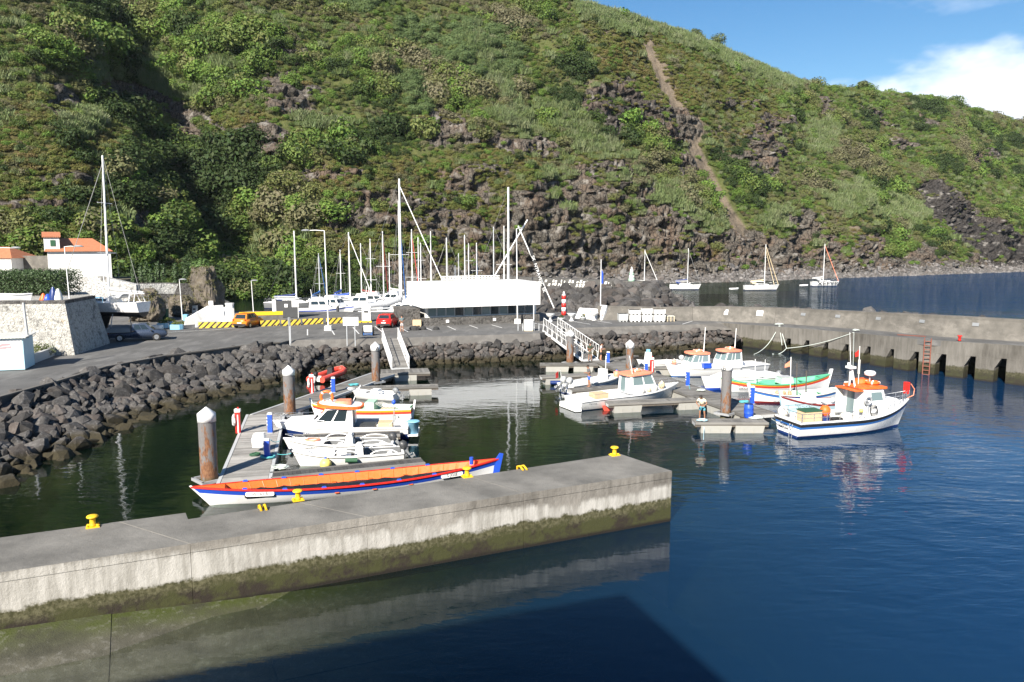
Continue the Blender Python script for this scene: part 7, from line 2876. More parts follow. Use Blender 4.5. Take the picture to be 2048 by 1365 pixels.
# ------------------------------------------------------------------ cars
def car(name, label, p, rz, paint, L=4.0, Wd=1.7, H=1.5, pickup=False):
    t = thing(name, label, 'car' if not pickup else 'pickup', p, rz)
    w2 = Wd / 2
    def ring(x, zs, ws):
        return [(x, -ws[0], zs[0]), (x, -ws[1], zs[1]), (x, -ws[2], zs[2]), (x, ws[2], zs[2]), (x, ws[1], zs[1]), (x, ws[0], zs[0])]
    S = L / 4.0
    if pickup:
        prof = [(-2.55, 0.55, 0.62, 0.62), (-2.5, 0.42, 0.75, 0.8), (-0.6, 0.35, 0.75, 0.82), (0.0, 0.32, 0.8, 1.0), (1.3, 0.32, 0.8, 1.0), (2.3, 0.35, 0.78, 0.92), (2.5, 0.45, 0.65, 0.72)]
    else:
        prof = [(-1.98, 0.45, 0.62, 0.82), (-1.9, 0.3, 0.65, 0.98), (-1.0, 0.22, 0.7, 0.95), (0.8, 0.22, 0.7, 0.92), (1.6, 0.24, 0.68, 0.84), (1.95, 0.32, 0.6, 0.7)]
    q = MB()
    loft(q, [ring(x * (1 if pickup else S), (z0, z1, z2), (w2 * (0.86 if i in (0, len(prof) - 1) else 0.94), w2 * (0.93 if i in (0, len(prof) - 1) else 1), w2 * (0.85 if i in (0, len(prof) - 1) else 0.93))) for i, (x, z0, z1, z2) in enumerate(prof)], True)
    b = q.build('body', paint, t)
    if pickup:
        gx = [(-0.55, 0.98), (-0.45, 1.62), (0.75, 1.62), (1.45, 0.99)]
    else:
        gx = [(-1.88 * S, 0.95), (-1.45 * S, H), (0.25 * S, H), (1.05 * S, 0.90)]
    q = MB()
    wb, wt = w2 * 0.92, w2 * 0.74
    V = [(gx[0][0], -wb, gx[0][1]), (gx[3][0], -wb, gx[3][1]), (gx[3][0], wb, gx[3][1]), (gx[0][0], wb, gx[0][1]), (gx[1][0], -wt, gx[1][1]), (gx[2][0], -wt, gx[2][1]), (gx[2][0], wt, gx[2][1]), (gx[1][0], wt, gx[1][1])]
    q.add(V, [(0, 3, 2, 1), (4, 5, 6, 7), (0, 1, 5, 4), (1, 2, 6, 5), (2, 3, 7, 6), (3, 0, 4, 7)])
    cb = q.build('cab', paint, t)
    def pane(p4, off):
        P = [Vector(V[0]).lerp(Vector(V[1]), 0)]
    def lerp4(c4, u, v):
        a_, b_2, c_2, d_ = [Vector(V[i]) for i in c4]
        return a_.lerp(b_2, u).lerp(d_.lerp(c_2, u), v)
    for c4, us in (((3, 0, 4, 7), [(0.1, 0.9)]), ((1, 2, 6, 5), [(0.08, 0.92)]), ((0, 1, 5, 4), [(0.14, 0.46), (0.50, 0.82)]), ((2, 3, 7, 6), [(0.18, 0.5), (0.54, 0.86)])):
        for u0, u1 in us:
            P4 = [lerp4(c4, u0, 0.18), lerp4(c4, u1, 0.18), lerp4(c4, u1, 0.88), lerp4(c4, u0, 0.88)]
            n = (P4[1] - P4[0]).cross(P4[3] - P4[0]).normalized() * 0.012
            q = MB()
            q.slab([p_ + n for p_ in P4], 0.016)
            q.build('window', 'glass', cb)
    wr = 0.36 if pickup else 0.30
    for x in ((-1.55, 1.6) if pickup else (-1.25 * S, 1.22 * S)):
        for s_ in (-1, 1):
            q = MB()
            q.tube([(x, s_ * (w2 - 0.2), wr), (x, s_ * (w2 + 0.01), wr)], wr, 16)
            wh = q.build('wheel', 'tyre', t)
            q = MB()
            q.tube([(x, s_ * (w2 - 0.1), wr), (x, s_ * (w2 + 0.02), wr)], wr * 0.62, 12)
            q.build('rim', 'steel', wh)
    xr = prof[0][0] * (1 if pickup else S)
    for s_ in (-1, 1):
        q = MB()
        q.box((xr + 0.06, s_ * w2 * 0.80, 0.86), (0.1, 0.16, 0.3))
        q.build('tail_light', 'lamp_red', t)
        q = MB()
        q.box((gx[3][0] - 0.25, s_ * (w2 + 0.1), 0.98), (0.1, 0.16, 0.12))
        q.build('mirror', 'black_rubber', t)
    q = MB()
    q.box((xr - 0.012, 0, 0.62), (0.02, 0.5, 0.12))
    q.build('number_plate', 'white_paint', t)
    q = MB()
    q.box((xr + 0.07, 0, 0.42), (0.16, Wd * 0.84, 0.2))
    q.build('bumper', 'black_rubber', t)
    if pickup:
        q = MB()
        q.box((-1.6, 0, 0.9), (2.0, Wd + 0.05, 0.06))
        for s_ in (-1, 1):
            q.box((-1.6, s_ * (w2 + 0.01), 1.08), (2.0, 0.05, 0.36))
        q.box((-2.58, 0, 1.08), (0.05, Wd, 0.36))
        q.box((-0.65, 0, 1.2), (0.05, Wd, 0.6))
        q.build('load_bed', 'mid_grey', t)
    return t


car('parked_car', 'red hatchback parked with its tail to the water', U(776, 654, ZQ), R_(83), 'car_red', 3.5, 1.66, 1.47)
car('parked_car', 'orange hatchback parked against the yellow and black barriers', U(497, 654, ZQ), R_(80), 'car_orange', 3.9, 1.75, 1.55)
car('pickup_truck', 'dark blue pickup truck parked in the shade of the stone bastion', U(278, 681, ZQ), R_(20), 'car_blue', 5.0, 1.72, 1.6, True)

# ------------------------------------------------------------------ barriers, signs, lamps
m, t_, b_m = new_mat('hazard')
tcx = N(t_, 'ShaderNodeTexCoord')
sp3 = N(t_, 'ShaderNodeSeparateXYZ')
lk(t_, tcx.outputs['Object'], sp3.inputs[0])
k_ = math_(t_, 'FRACT', math_(t_, 'MULTIPLY', math_(t_, 'SUBTRACT', sp3.outputs['X'], sp3.outputs['Z']), 1.55))
ck = mixc(t_, math_(t_, 'GREATER_THAN', k_, 0.62), (0.75, 0.52, 0.06), (0.03, 0.03, 0.03))
lk(t_, ck, b_m.inputs['Base Color'])
b_m.inputs['Roughness'].default_value = 0.6


def barrier(a, c, h, mat, lab, z=ZQ, w=0.35, grp='concrete barriers along the marina edge'):
    a, c = U(*a, z), U(*c, z)
    d = c - a
    q = MB()
    L = d.length - 0.04
    q.X = Matrix.Identity(4)
    q.side([(0, 0), (L * 0.2, 0), (L * 0.22, 0.1), (L * 0.3, 0.1), (L * 0.32, 0), (L * 0.68, 0), (L * 0.7, 0.1), (L * 0.78, 0.1), (L * 0.8, 0), (L, 0), (L, h), (0, h)], 0, w)
    return tag(q.build('barrier', mat, None, a, math.atan2(d.y, d.x)), lab, 'barrier', grp)


for a, c, lab in [((397, 657), (434, 656), 'striped barrier leftmost, against the white ramp wall'), ((435, 656), (473, 654.5), 'striped barrier just left of the orange car'), ((522, 653.5), (560, 651.5), 'striped barrier just right of the orange car'), ((565, 652.5), (602, 650.5), 'striped barrier left of the green sack'), ((607, 650), (647, 648), 'striped barrier left of the lamp post with the concrete foot'), ((655, 648.5), (689, 646.5), 'striped barrier right of the lamp post with the concrete foot')]:
    barrier(a, c, 0.62, 'hazard', lab)
barrier((716, 646), (744, 645.5), 0.18, 'yellow_paint', 'low plain yellow barrier beside the fuel pump')
a, c = U(464, 650.5, ZQ), U(553, 648, ZQ)
d = c - a
az_ = math.atan2(d.y, d.x)
t = thing('concrete_wall', 'low grey concrete wall with a long yellow beam on top', 'wall', a + Vector((0.3, 1.6, 0)), az_)
q = MB()
q.box((d.length / 2, 0, 0.45), (d.length, 0.4, 0.9))
q.build('wall', 'wall_concrete', t)
q = MB()
q.box((d.length / 2, -0.05, 1.1), (d.length, 0.4, 0.4))
q.build('beam', 'yellow_paint', t)
a, c = U(384, 657, ZQ), U(464, 651, ZQ)
d = c - a
t = thing('ramp_wall', 'white walls of a small concrete ramp beside the barriers', 'wall', a + Vector((0.1, 0.9, 0)), math.atan2(d.y, d.x))
q = MB()
q.side([(0, 0), (d.length * 0.55, 0), (d.length * 0.55, 0.75), (0.1, 0.7)], 0, 0.3)
q.build('front_wall', 'plaster', t)
q = MB()
q.side([(0.0, 0), (d.length, 0), (d.length, 2.0), (d.length * 0.62, 2.0), (0.2, 0.72)], 3.2, 3.5)
q.build('back_wall', 'plaster', t)
q = MB()
q.box((d.length - 0.15, 1.7, 0.9), (0.3, 2.9, 1.8))
q.build('end_wall', 'plaster', t)


def lamp_post(px, py, top, arm, lab, foot=True, z=ZQ, r=0.075, grp='street lamps'):
    p = U(px, py, z)
    zt = D(px, top, p.y).z - z
    t = thing('street_lamp', lab, 'street lamp', p, 0, grp)
    if foot:
        q = MB()
        q.box((0, 0, 0.25), (0.75, 0.75, 0.5), top=0.9)
        q.build('foot', 'off_white', t)
    q = MB()
    q.tube([(0, 0, 0), (-0.12, 0, zt)], r, 8, r * 0.7)
    q.build('pole', 'mast_white', t)
    q = MB()
    ax, ay = arm
    q.tube([(-0.12, 0, zt), (-0.12 + ax * 0.6, ay * 0.6, zt + 0.06), (-0.12 + ax, ay, zt + 0.03)], r * 0.55, 6)
    ar = q.build('arm', 'mast_white', t)
    n = Vector((ax, ay, 0)).normalized()
    q = MB()
    e = Vector((-0.12 + ax, ay, zt + 0.0))
    sd = Vector((-n.y, n.x, 0))
    loft(q, [[tuple(e + n * x + sd * y * w_ + Vector((0, 0, z_))) for y, z_ in ((-1, -0.02), (1, -0.02), (0.6, h_), (-0.6, h_))] for x, w_, h_ in ((-0.1, 0.06, 0.06), (0.2, 0.17, 0.16), (0.6, 0.15, 0.14), (0.8, 0.05, 0.05))], True)
    q.build('lamp_head', 'mid_grey', ar)
    return t


lamp_post(657, 661, 462, (-1.6, 0), 'tall white street lamp with a concrete foot behind the sign board')
lamp_post(1035, 647, 458, (0.3, -0.5), 'tall white street lamp in front of the white building')
lamp_post(139, 600, 494, (0.9, 0.0), 'thin lamp post in front of the white house with the red roof', False, 6.5, 0.05)
lamp_post(365, 640, 560, (0.05, 0), 'short thin pole in front of the ivy covered rock', False, ZQ, 0.06)
lamp_post(507, 625, 562, (0.05, 0), 'short thin pole left of the grey gate house', False, ZQ, 0.06)
lamp_post(-12, 600, 497, (2.1, 0), 'street lamp leaning in over the clipped tree', False, 6.5, 0.05)


def sign(px, py, w, h, z0, posts, lab, mat='white_paint', z=ZQ, th=0.05, rz=0.0, name='sign'):
    p = U(px, py, z)
    t = thing(name, lab, 'sign', p, rz)
    for x in posts:
        q = MB()
        q.tube([(x, 0.04, -0.4), (x, 0.04, z0 + h)], 0.045, 6)
        q.build('post', 'mast_alu', t)
    q = MB()
    q.box((0, -0.03, z0 + h / 2), (w, th, h))
    q.build('board', mat, t)
    return t


sign(702.5, 684, 1.45, 0.80, 1.55, (-0.4, 0.37), 'blank white sign board on two thin posts at the promenade edge', z=2.3)
sign(579.5, 691, 0.18, 0.75, 1.9, (0, 0.1), 'narrow grey sign on a post at the end of the boulder bank', 'mid_grey', z=2.0)
sign(424, 650, 0.5, 0.5, 2.2, (0,), 'small white sign in front of the ivy covered rock')
t = sign(1201, 611, 0.01, 0.01, 0.1, (), 'white flagpole with a blue flag in front of the rock mound', z=4.1, name='flagpole')
t['category'] = 'flagpole'
q = MB()
zt = D(1200, 519, t.location.y).z - 4.1
q.tube([(0, 0, -0.3), (0, 0, zt)], 0.06, 8, 0.04)
q.build('pole', 'mast_white', t)
q = MB()
n = 8
vs = [(0.05 + 0.25 * i / n, 0.05 * math.sin(i), zt - 1.2 - j * 1.7 - 0.5 * (i / n) * (1 - j)) for i in range(n + 1) for j in (0, 1)]
q.add(vs, [(2 * i, 2 * i + 2, 2 * i + 3, 2 * i + 1) for i in range(n)])
q.build('flag', 'blue_paint', t)
p = U(1262, 663, ZQ)
p = U(1056, 662, ZQ)
t = sign(1057, 662, 0.95, 1.05, 0.12, (0.55,), 'white service cabinet with a thin pole at the promenade edge', th=0.5, name='cabinet')
t['category'] = 'cabinet'
q = MB()
q.box((0, -0.03, 0.06), (0.9, 0.48, 0.12))
q.build('plinth', 'cream', t)
q = MB()
q.tube([(0.55, 0.05, 0), (0.55, 0.05, 3.6)], 0.05, 6)
q.build('pole', 'mast_white', t)
q = MB()
for x in (-0.85, 0.85):
    q.tube([(x - 0.25, 0, 0), (x - 0.25, 0, 0.75), (x + 0.25, 0, 0.75), (x + 0.25, 0, 0)], 0.035, 6)
q.build('hoop_rail', 'mast_alu', t)
p = U(736, 672, ZQ)
t = thing('trailer', 'small two-wheeled cart with a white panel at the promenade edge', 'cart', p, 0.05)
q = MB()
q.box((0, 0, 0.72), (0.82, 0.08, 0.62))
q.build('panel', 'white_paint', t)
q = MB()
for x in (-0.42, 0.42):
    q.tube([(x, -0.25, 0.08), (x, 0, 0.42), (x, 0.5, 0.5)], 0.03, 5)
for z in (0.12, 0.26):
    q.tube([(-0.42, -0.22, z), (0.42, -0.22, z)], 0.025, 5)
q.build('frame', 'mid_blue', t)
for x in (-0.5, 0.5):
    q = MB()
    q.tube([(x - 0.05, 0.25, 0.42), (x + 0.05, 0.25, 0.42)], 0.42, 14)
    q.build('wheel', 'tyre', t)

# ------------------------------------------------------------------ light towers
def banded_tower(name, lab, cat, p, hgt, r0, r1, bands, cap=None):
    t = thing(name, lab, cat, p)
    n = len(bands)
    for i, mm in enumerate(bands):
        za, zb2 = hgt * i / n, hgt * (i + 1) / n
        ra, rb = r0 + (r1 - r0) * i / n, r0 + (r1 - r0) * (i + 1) / n
        q = MB()
        q.lathe((0, 0, 0), [(ra, za), (rb, zb2 - 0.002)], 18)
        q.build('band', mm, t)
    q = MB()
    q.lathe((0, 0, hgt), [(r1 * 1.1, 0), (r1 * 1.1, 0.06), (r1 * 0.5, 0.08), (r1 * 0.5, 0.35), (0.02, 0.5)], 14)
    q.build('lantern', 'white_paint', t)


p = U(1127.5, 631, ZQ)
banded_tower('light_tower', 'small red and white banded light tower on the quay', 'light tower', p, D(1127, 591, p.y).z - ZQ, 0.30, 0.26, ['red_paint', 'white_paint', 'red_paint', 'white_paint', 'red_paint'])

# ------------------------------------------------------------------ breakwater beyond the quay
mat_ground('dark_concrete', (0.06, 0.058, 0.055), (0.10, 0.097, 0.092), 0.9)
BW = [(1000, 560, 150), (1080, 560, 143), (1180, 560, 137), (1240, 562, 134), (1284, 563, 131.5)]
q = MB()
P = [D(x, y, d) for x, y, d in BW]
zt = P[-1].z
t = thing('breakwater', 'dark breakwater wall covered with rows of small white painted panels', 'breakwater')
for i, (a, c) in enumerate(zip(P[:-1], P[1:])):
    d_ = Vector((c.x - a.x, c.y - a.y, 0)).normalized()
    n = Vector((-d_.y, d_.x, 0))
    a, c = a + d_ * 0.01, c - d_ * 0.01
    V = []
    for p in (a, c):
        V.append([tuple(Vector((p.x, p.y, 0)) + n * o_ + Vector((0, 0, z_))) for o_, z_ in ((0, 1.5), (0, zt - 1.55), (-0.02, zt - 1.5), (0.55, zt - 0.05), (0.6, zt), (2.2, zt), (2.2, 1.5))])
    q = MB()
    loft(q, V)
    q.build('wall_panel', 'dark_concrete', t)
    # white painted rectangles on the sloping top band
    if i > 0:
        q = MB()
        L = (c - a).length
        rr = np.random.RandomState(60 + i)
        x = 0.3
        while x < L - 0.6:
            w_ = rr.uniform(0.18, 0.55)
            for row in range(2):
                if rr.rand() < 0.62:
                    f0 = 0.08 + row * 0.46
                    f1 = f0 + rr.uniform(0.22, 0.40)
                    B = Vector((a.x, a.y, 0)) + d_ * x
                    sk = rr.uniform(0.0, 0.15)
                    off = -n * 0.02 + Vector((0, 0, 0.012))
                    g = lambda u, f: tuple(B + d_ * u + n * (-0.02 + 0.57 * f) + Vector((0, 0, zt - 1.5 + 1.45 * f)) + off)
                    q.add([g(0, f0), g(w_ * 0.8, f0), g(w_ * 0.8 + sk, f1), g(sk, f1)], [(0, 1, 2, 3)])
            x += w_ + rr.uniform(0.05, 0.5)
        tag(q.build('painted_panel', 'off_white', t), kind='stuff')
e = P[-1]
a = Vector((e.x - 5.2, e.y - 1.0, zt - 3.0))
q = MB()
q.box((e.x - 2.3, e.y - 0.3, zt - 1.2), (5.2, 3.0, 2.4))
q.build('end_block', 'wall_concrete', t)
for x, w_, h_, z_, mm in ((-4.2, 1.0, 1.5, -0.9, 'pale_yellow'), (-1.0, 1.05, 0.5, -0.5, 'white_paint')):
    q = MB()
    q.box((e.x + x, e.y - 1.83, zt + z_), (w_, 0.05, h_))
    q.build('plaque', 'white_paint', t)
q = MB()
q.tube([(e.x - 2.7, e.y - 1.86, zt - 0.6), (e.x - 2.7, e.y - 1.8, zt - 0.6)], 0.46, 20)
q.build('disc', 'white_paint', t)
p = D(1263, 561, e.y + 0.4)
p.z = zt
banded_tower('lighthouse', 'small tapered green and white light tower on the breakwater end', 'light tower', p, D(1262, 535, p.y).z - zt - 0.4, 0.55, 0.24, ['mint', 'white_paint', 'mint', 'white_paint'])
TB = [D(1075, 584, 136), D(1150, 582, 130), D(1240, 573, 126), D(1290, 573, 126), D(1304, 574, 131), D(1300, 571, 137)]
BBk = [D(1060, 640, 112), D(1150, 640, 108), D(1230, 635, 109), D(1330, 622, 116), D(1385, 612, 126), D(1400, 606, 140)]
for p in BBk:
    p.z = -0.6
boulder_bank('boulder_bank', TB, BBk, 2.0, 17, limit=200, core='dark_core')

# painted panels leaning on the quay back wall, crates, pallets
for (x0, y0), (x1, y1), h, lab in [((1150, 637), (1192, 640), 1.25, 'low white sloping wall painted with faded pictures'), ((1192, 640), (1205, 641), 1.75, 'white painted board with small red marks, left of the crates')]:
    a, c = U(x0, y0, ZQ), U(x1, y1, ZQ)
    d = c - a
    q = MB()
    q.add([(0, 0, 0), (d.length - 0.02, 0, 0), (d.length + 0.25, 0.5, h), (0.3, 0.5, h), (0, 0.9, 0), (d.length - 0.02, 0.9, 0), (d.length + 0.25, 0.7, h), (0.3, 0.7, h)], [(0, 1, 2, 3), (7, 6, 5, 4), (3, 2, 6, 7), (1, 5, 6, 2), (0, 3, 7, 4), (0, 4, 5, 1)])
    o = q.build('painted_wall', 'white_paint', None, a + Vector((0, 0.1, 0)), math.atan2(d.y, d.x))
    tag(o, lab, 'painted wall')
    rr = np.random.RandomState(int(x0))
    for k in range(5 if h < 1.5 else 3):
        q = MB()
        u0, f0 = rr.uniform(0.1, 0.75) * d.length, rr.uniform(0.2, 0.6)
        w_, f1 = (rr.uniform(0.25, 0.5), 0.3) if h < 1.5 else (0.14, 0.1)
        g = lambda u, f: (u + 0.28 * f, 0.5 * f - 0.014, h * f)
        q.add([g(u0, f0), g(u0 + w_, f0), g(u0 + w_, f0 + f1), g(u0, f0 + f1)], [(0, 1, 2, 3)])
        q.build('picture', ['sky_blue', 'mint', 'light_grey', 'pale_blue', 'cream'][k] if h < 1.5 else 'red_paint', o)


def fish_crate(p, w, dp, h, lab, rz=0.0, legs=True, name='bulk_crate', mat='white_gel'):
    t = thing(name, lab, 'crate', p, rz, 'white fish crates along the quay wall')
    z0 = 0.14
    q = MB()
    q.box((0, 0, z0 + (h - z0) / 2), (w, dp, h - z0), top=1.04)
    bd = q.build('body', mat, t)
    q = MB()
    q.box((0, 0, h - 0.05), (w * 1.07, dp * 1.07, 0.1))
    q.build('rim', mat, bd)
    for k in range(3):
        q = MB()
        q.box((-w * 0.36 + k * w * 0.36, 0, z0 / 2), (w * 0.14, dp * 0.9, z0))
        q.build('foot', mat, t)
    for k in range(4):
        q = MB()
        q.box((-w * 0.375 + k * w * 0.25, -dp / 2 - 0.012, z0 + (h - z0) * 0.45), (w * 0.05, 0.05, (h - z0) * 0.8))
        q.build('rib', mat, bd)
    return h


cx = [(1244.5, 1.05, 0.95, 'light_grey', 'grey slatted crate leftmost of the crates'), (1268, 1.25, 0.78, 'white_gel', 'white fish crate next to the grey slatted crate'), (1292, 1.1, 0.78, 'white_gel', 'white fish crate in the middle of the row, under the tallest one'), (1316, 1.3, 0.78, 'white_gel', 'white fish crate at the right end of the row, nearest the low pallets')]
for i, (px, w_, h_, mm, lab) in enumerate(cx):
    p = U(px, 643, ZQ)
    fish_crate(p + Vector((0, -0.3, 0)), w_, 1.0, h_, lab, 0.06, mat=mm)
    if i:
        fish_crate(p + Vector((0, -0.3, h_ + 0.002)), w_, 1.0, (0.6, 0.78, 0.66)[i - 1], ['white fish crate stacked second from the left on the row', 'tallest white fish crate stacked on the middle of the row', 'white fish crate stacked at the right end of the row'][i - 1], 0.06)
p = U(1340, 642.5, ZQ)
for k in range(3):
    t = thing('pallet', ['lowest pallet of the pile right of the white crates', 'middle pallet of the pile right of the white crates', 'top pallet of the pile right of the white crates'][k], 'pallet', p + Vector((0, 0, k * 0.22)), 0.06, 'pallets beside the crates')
    for s_ in (-0.4, 0, 0.4):
        q = MB()
        q.box((s_, 0, 0.07), (0.1, 0.8, 0.14))
        q.build('block', 'cream', t)
    for y in (-0.33, 0, 0.33):
        q = MB()
        q.box((0, y, 0.16), (0.95, 0.2, 0.035))
        q.build('slat', 'off_white', t)
for px, py, w_, lab in [(1436, 625, 0.8, 'white notice board on the sea wall right of the crates'), (1527, 624, 0.75, 'white notice board on the sea wall at the start of the jetty')]:
    d_ = nearest(PW, U(px, 645, 2.5))
    p, dr = on_line(PW, d_)
    h = par_top(p) - p.z
    nn = Vector((-dr.y, dr.x, 0)).normalized()
    q = MB()
    q.box((0, 0, 0), (w_, 0.05, 0.62), rx=-0.3)
    tag(q.build('notice_board', 'white_paint', None, p + nn * (0.30) + Vector((0, 0, h * 0.62)), math.atan2(dr.y, dr.x)), lab, 'sign')
for k, px in enumerate((1599, 1671, 1752, 1845, 1950)):
    d_ = nearest(PW, U(px, 648 + (px - 1560) * 0.075, 2.6 + (px - 1560) * 0.0015))
    p, dr = on_line(PW, d_)
    h = par_top(p) - p.z
    nn = Vector((-dr.y, dr.x, 0)).normalized()
    q = MB()
    q.box((0, 0, 0), (0.55, 0.05, 0.3), rx=-0.3)
    q.build('plate', 'mid_grey', par, p + nn * 0.33 + Vector((0, 0, h * 0.66)), math.atan2(dr.y, dr.x))

# urns and planters
def urn(px, py, lab, bowl=False):
    p = U(px, py, ZQ)
    t = thing('planter_urn' if not bowl else 'planter_bowl', lab, 'planter', p, 0, 'planters on the quay')
    q = MB()
    if bowl:
        q.lathe((0, 0, 0), [(0.22, 0), (0.26, 0.05), (0.45, 0.3), (0.5, 0.38), (0.42, 0.4)], 14)
        q.build('bowl', 'light_grey', t)
        me = leafy('plant', 'bush_leaf', 60, [(0, 0, 0.5, 0.28)], 0.1, 1.0, 9)
        link('plant', me, t)
    else:
        q.lathe((0, 0, 0), [(0.30, 0), (0.30, 0.08), (0.14, 0.2), (0.1, 0.42), (0.16, 0.5), (0.42, 0.66), (0.5, 0.86), (0.54, 0.92), (0.44, 0.9)], 16)
        q.build('urn', 'white_paint', t)


urn(815, 650, 'white urn planter between the red car and the stone wall of the white building')
urn(1100.5, 643.5, 'white urn planter nearest the building corner')
urn(1143, 642.5, 'white urn planter right of the red and white light tower')
urn(1188, 641, 'white urn planter in front of the painted wall')
urn(1122.5, 642.5, 'grey bowl planter below the red and white light tower', True)
urn(1166, 641, 'grey bowl planter with a spiky plant before the painted wall', True)
p = U(834, 653, ZQ)
t = thing('crate', 'pale wooden crate in front of the white building', 'crate', p, 0.1)
q = MB()
q.box((0, 0, 0.42), (0.95, 0.8, 0.6))
q.build('body', 'wood_box', t)
for s_ in (-0.38, 0, 0.38):
    q = MB()
    q.box((s_, 0, 0.06), (0.1, 0.8, 0.12))
    q.build('foot', 'wood_box', t)
for i, (px, py, w_, mm, lab) in enumerate([(313, 660, 1.25, 'white_gel', 'white trough planter just beyond the pickup bonnet'), (326, 656, 1.1, 'pale_blue', 'pale trough planter behind the white one'), (336, 653, 1.0, 'sky_blue', 'light blue trough planter in the middle of the group'), (354, 659, 1.25, 'sky_blue', 'light blue trough planter nearest the white ramp wall')]):
    p = U(px, py, ZQ)
    t = thing('planter_trough', lab, 'planter', p, 0.1, 'troughs beside the pickup')
    q = MB()
    q.prism([(-w_ / 2, -0.3), (w_ * 0.3, -0.35), (w_ / 2, -0.1), (w_ / 2, 0.3), (-w_ / 2, 0.3)], 0, 0.5)
    q.build('trough', mm, t)
    if i:
        link('plant', leafy('plant', 'heath_leaf', 200, [(0, 0.1, 0.65, 0.4), (0.35, 0.4, 0.6, 0.35), (-0.3, 0.5, 0.55, 0.4)], 0.09, 0.7, 30 + i), t)
for name, px, py, w_, dp, h, mm, lab, cat in [('waste_bin', 329, 638, 0.75, 0.7, 1.2, 'dark_green', 'green wheeled bin in front of the dark wall', 'bin'), ('meter_box', 390.5, 632.5, 0.6, 0.4, 1.3, 'off_white', 'white meter box at the foot of the ivy covered rock', 'box'), ('barrel', 372, 641, 0.5, 0.5, 0.7, 'sky_blue', 'light blue tub behind the troughs', 'tub'), ('cabinet', 456, 648, 0.75, 0.6, 2.3, 'white_paint', 'tall white cabinet on the ramp wall end', 'cabinet'), ('fuel_pump', 731, 645, 1.0, 0.6, 1.75, 'white_gel', 'white fuel pump behind the sign board', 'fuel pump')]:
    p = U(px, py, ZQ)
    t = thing(name, lab, cat, p + Vector((0, 0.8 if cat in ('cabinet', 'fuel pump') else 0, 0)))
    q = MB()
    q.box((0, 0, h * 0.47), (w_, dp, h * 0.94), top=1.08 if cat == 'bin' else 0.97)
    q.build('body', mm, t)
    q = MB()
    q.box((0, -0.02, h * 0.97), (w_ * 1.1, dp * 1.1, h * 0.07))
    q.build('lid', mm, t)
    q = MB()
    q.box((0, -dp / 2 - 0.012, h * 0.68), (w_ * 0.5, 0.03, h * 0.14))
    q.build('panel', 'dark_grey' if cat in ('fuel pump', 'box') else mm, t)
p = U(540, 648, ZQ) + Vector((0, 7.0, 0))
t = thing('gate_house', 'grey framed shelter with white notices at the pontoon entrance', 'shelter', p, 0.05)
s6 = 1 / 14.5
for x in (-1.35, 1.35):
    q = MB()
    q.box((x, 0, 1.15), (0.1, 0.1, 2.3))
    q.build('post', 'light_grey', t)
q = MB()
q.box((0, 0.6, 2.34), (3.0, 1.6, 0.1))
q.build('roof', 'light_grey', t)
q = MB()
q.box((0, 0.05, 1.1), (2.6, 0.04, 2.1))
q.build('mesh_panel', 'dark_grey', t)
for x, z, w_, h_ in ((1.0, 1.75, 0.8, 0.85), (-0.1, 1.5, 0.4, 0.4), (-1.6, 1.5, 0.35, 1.5)):
    q = MB()
    q.box((x, -0.04, z), (w_, 0.04, h_))
    q.build('notice', 'white_paint', t)

# ------------------------------------------------------------------ kiosk
a = U(50.4, 741, ZQ)
bq = U(70, 731, ZQ)
d = bq - a
t = thing('kiosk', 'pale blue and white kiosk with a pink fish painted on its front', 'kiosk', a, math.atan2(d.y, d.x) - PI / 2)
kd = d.length
q = MB()
q.bb((-4.2, 0, 0.06), (0, kd, 2.35))
q.build('wall', 'pale_blue', t)
q = MB()
q.bb((-4.15, -0.02, 1.2), (-0.06, -0.002, 2.3))
fr = q.build('front_panel', 'white_paint', t)
q = MB()
n = 40
vs = []
for i in range(n + 1):
    x = -4.35 + 4.6 * i / n
    z = 2.38 + 0.035 * (i % 2)
    vs += [(x, -0.25, z + 0.0), (x, kd + 0.2, z + 0.10), (x, -0.25, z + 0.05), (x, kd + 0.2, z + 0.15)]
q.add(vs, [(4 * i, 4 * i + 1, 4 * i + 5, 4 * i + 4) for i in range(n)] + [(4 * i + 2, 4 * i + 6, 4 * i + 7, 4 * i + 3) for i in range(n)] + [(4 * i, 4 * i + 4, 4 * i + 6, 4 * i + 2) for i in range(n)])
q.build('corrugated_roof', 'off_white', t)
M('fish_pink', (0.75, 0.28, 0.30), 0.5, 0.05)
for k, poly in enumerate([[(-1.75, 1.85), (-1.3, 2.02), (-0.95, 2.02), (-0.72, 1.93), (-0.95, 1.85), (-1.3, 1.84), (-1.75, 1.62)], [(-1.75, 1.58), (-1.4, 1.76), (-1.0, 1.80), (-0.75, 1.82), (-0.78, 1.66), (-1.1, 1.70), (-1.0, 1.62), (-1.4, 1.62)]]):
    q = MB()
    q.side(poly, -0.028, -0.021)
    q.build('painted_fish', 'fish_pink', fr)
q = MB()
q.tube([(0.1, 0.8, 2.3), (0.0, 0.8, 4.9)], 0.09, 6)
q.build('pole', 'light_grey', t)
a, c = U(70, 727, ZQ), U(116, 709, ZQ)
d = c - a
q = MB()
q.box((d.length / 2, 0.1, 0.35), (d.length, 0.25, 0.7))
tag(q.build('planter_wall', 'light_grey', None, a, math.atan2(d.y, d.x)), 'low grey wall of the flower bed behind the kiosk', 'wall')
t = thing('shrub', 'round green shrub between the kiosk and the stone bastion', 'shrub', U(82, 716, ZQ))
M('leaf_plain', (0.075, 0.095, 0.022), 0.65, 0.45, 2.5)
M('leaf_dark', (0.042, 0.075, 0.022), 0.6, 0.5, 2.5)
M('leaf_bright', (0.070, 0.125, 0.026), 0.6, 0.45, 2.5)
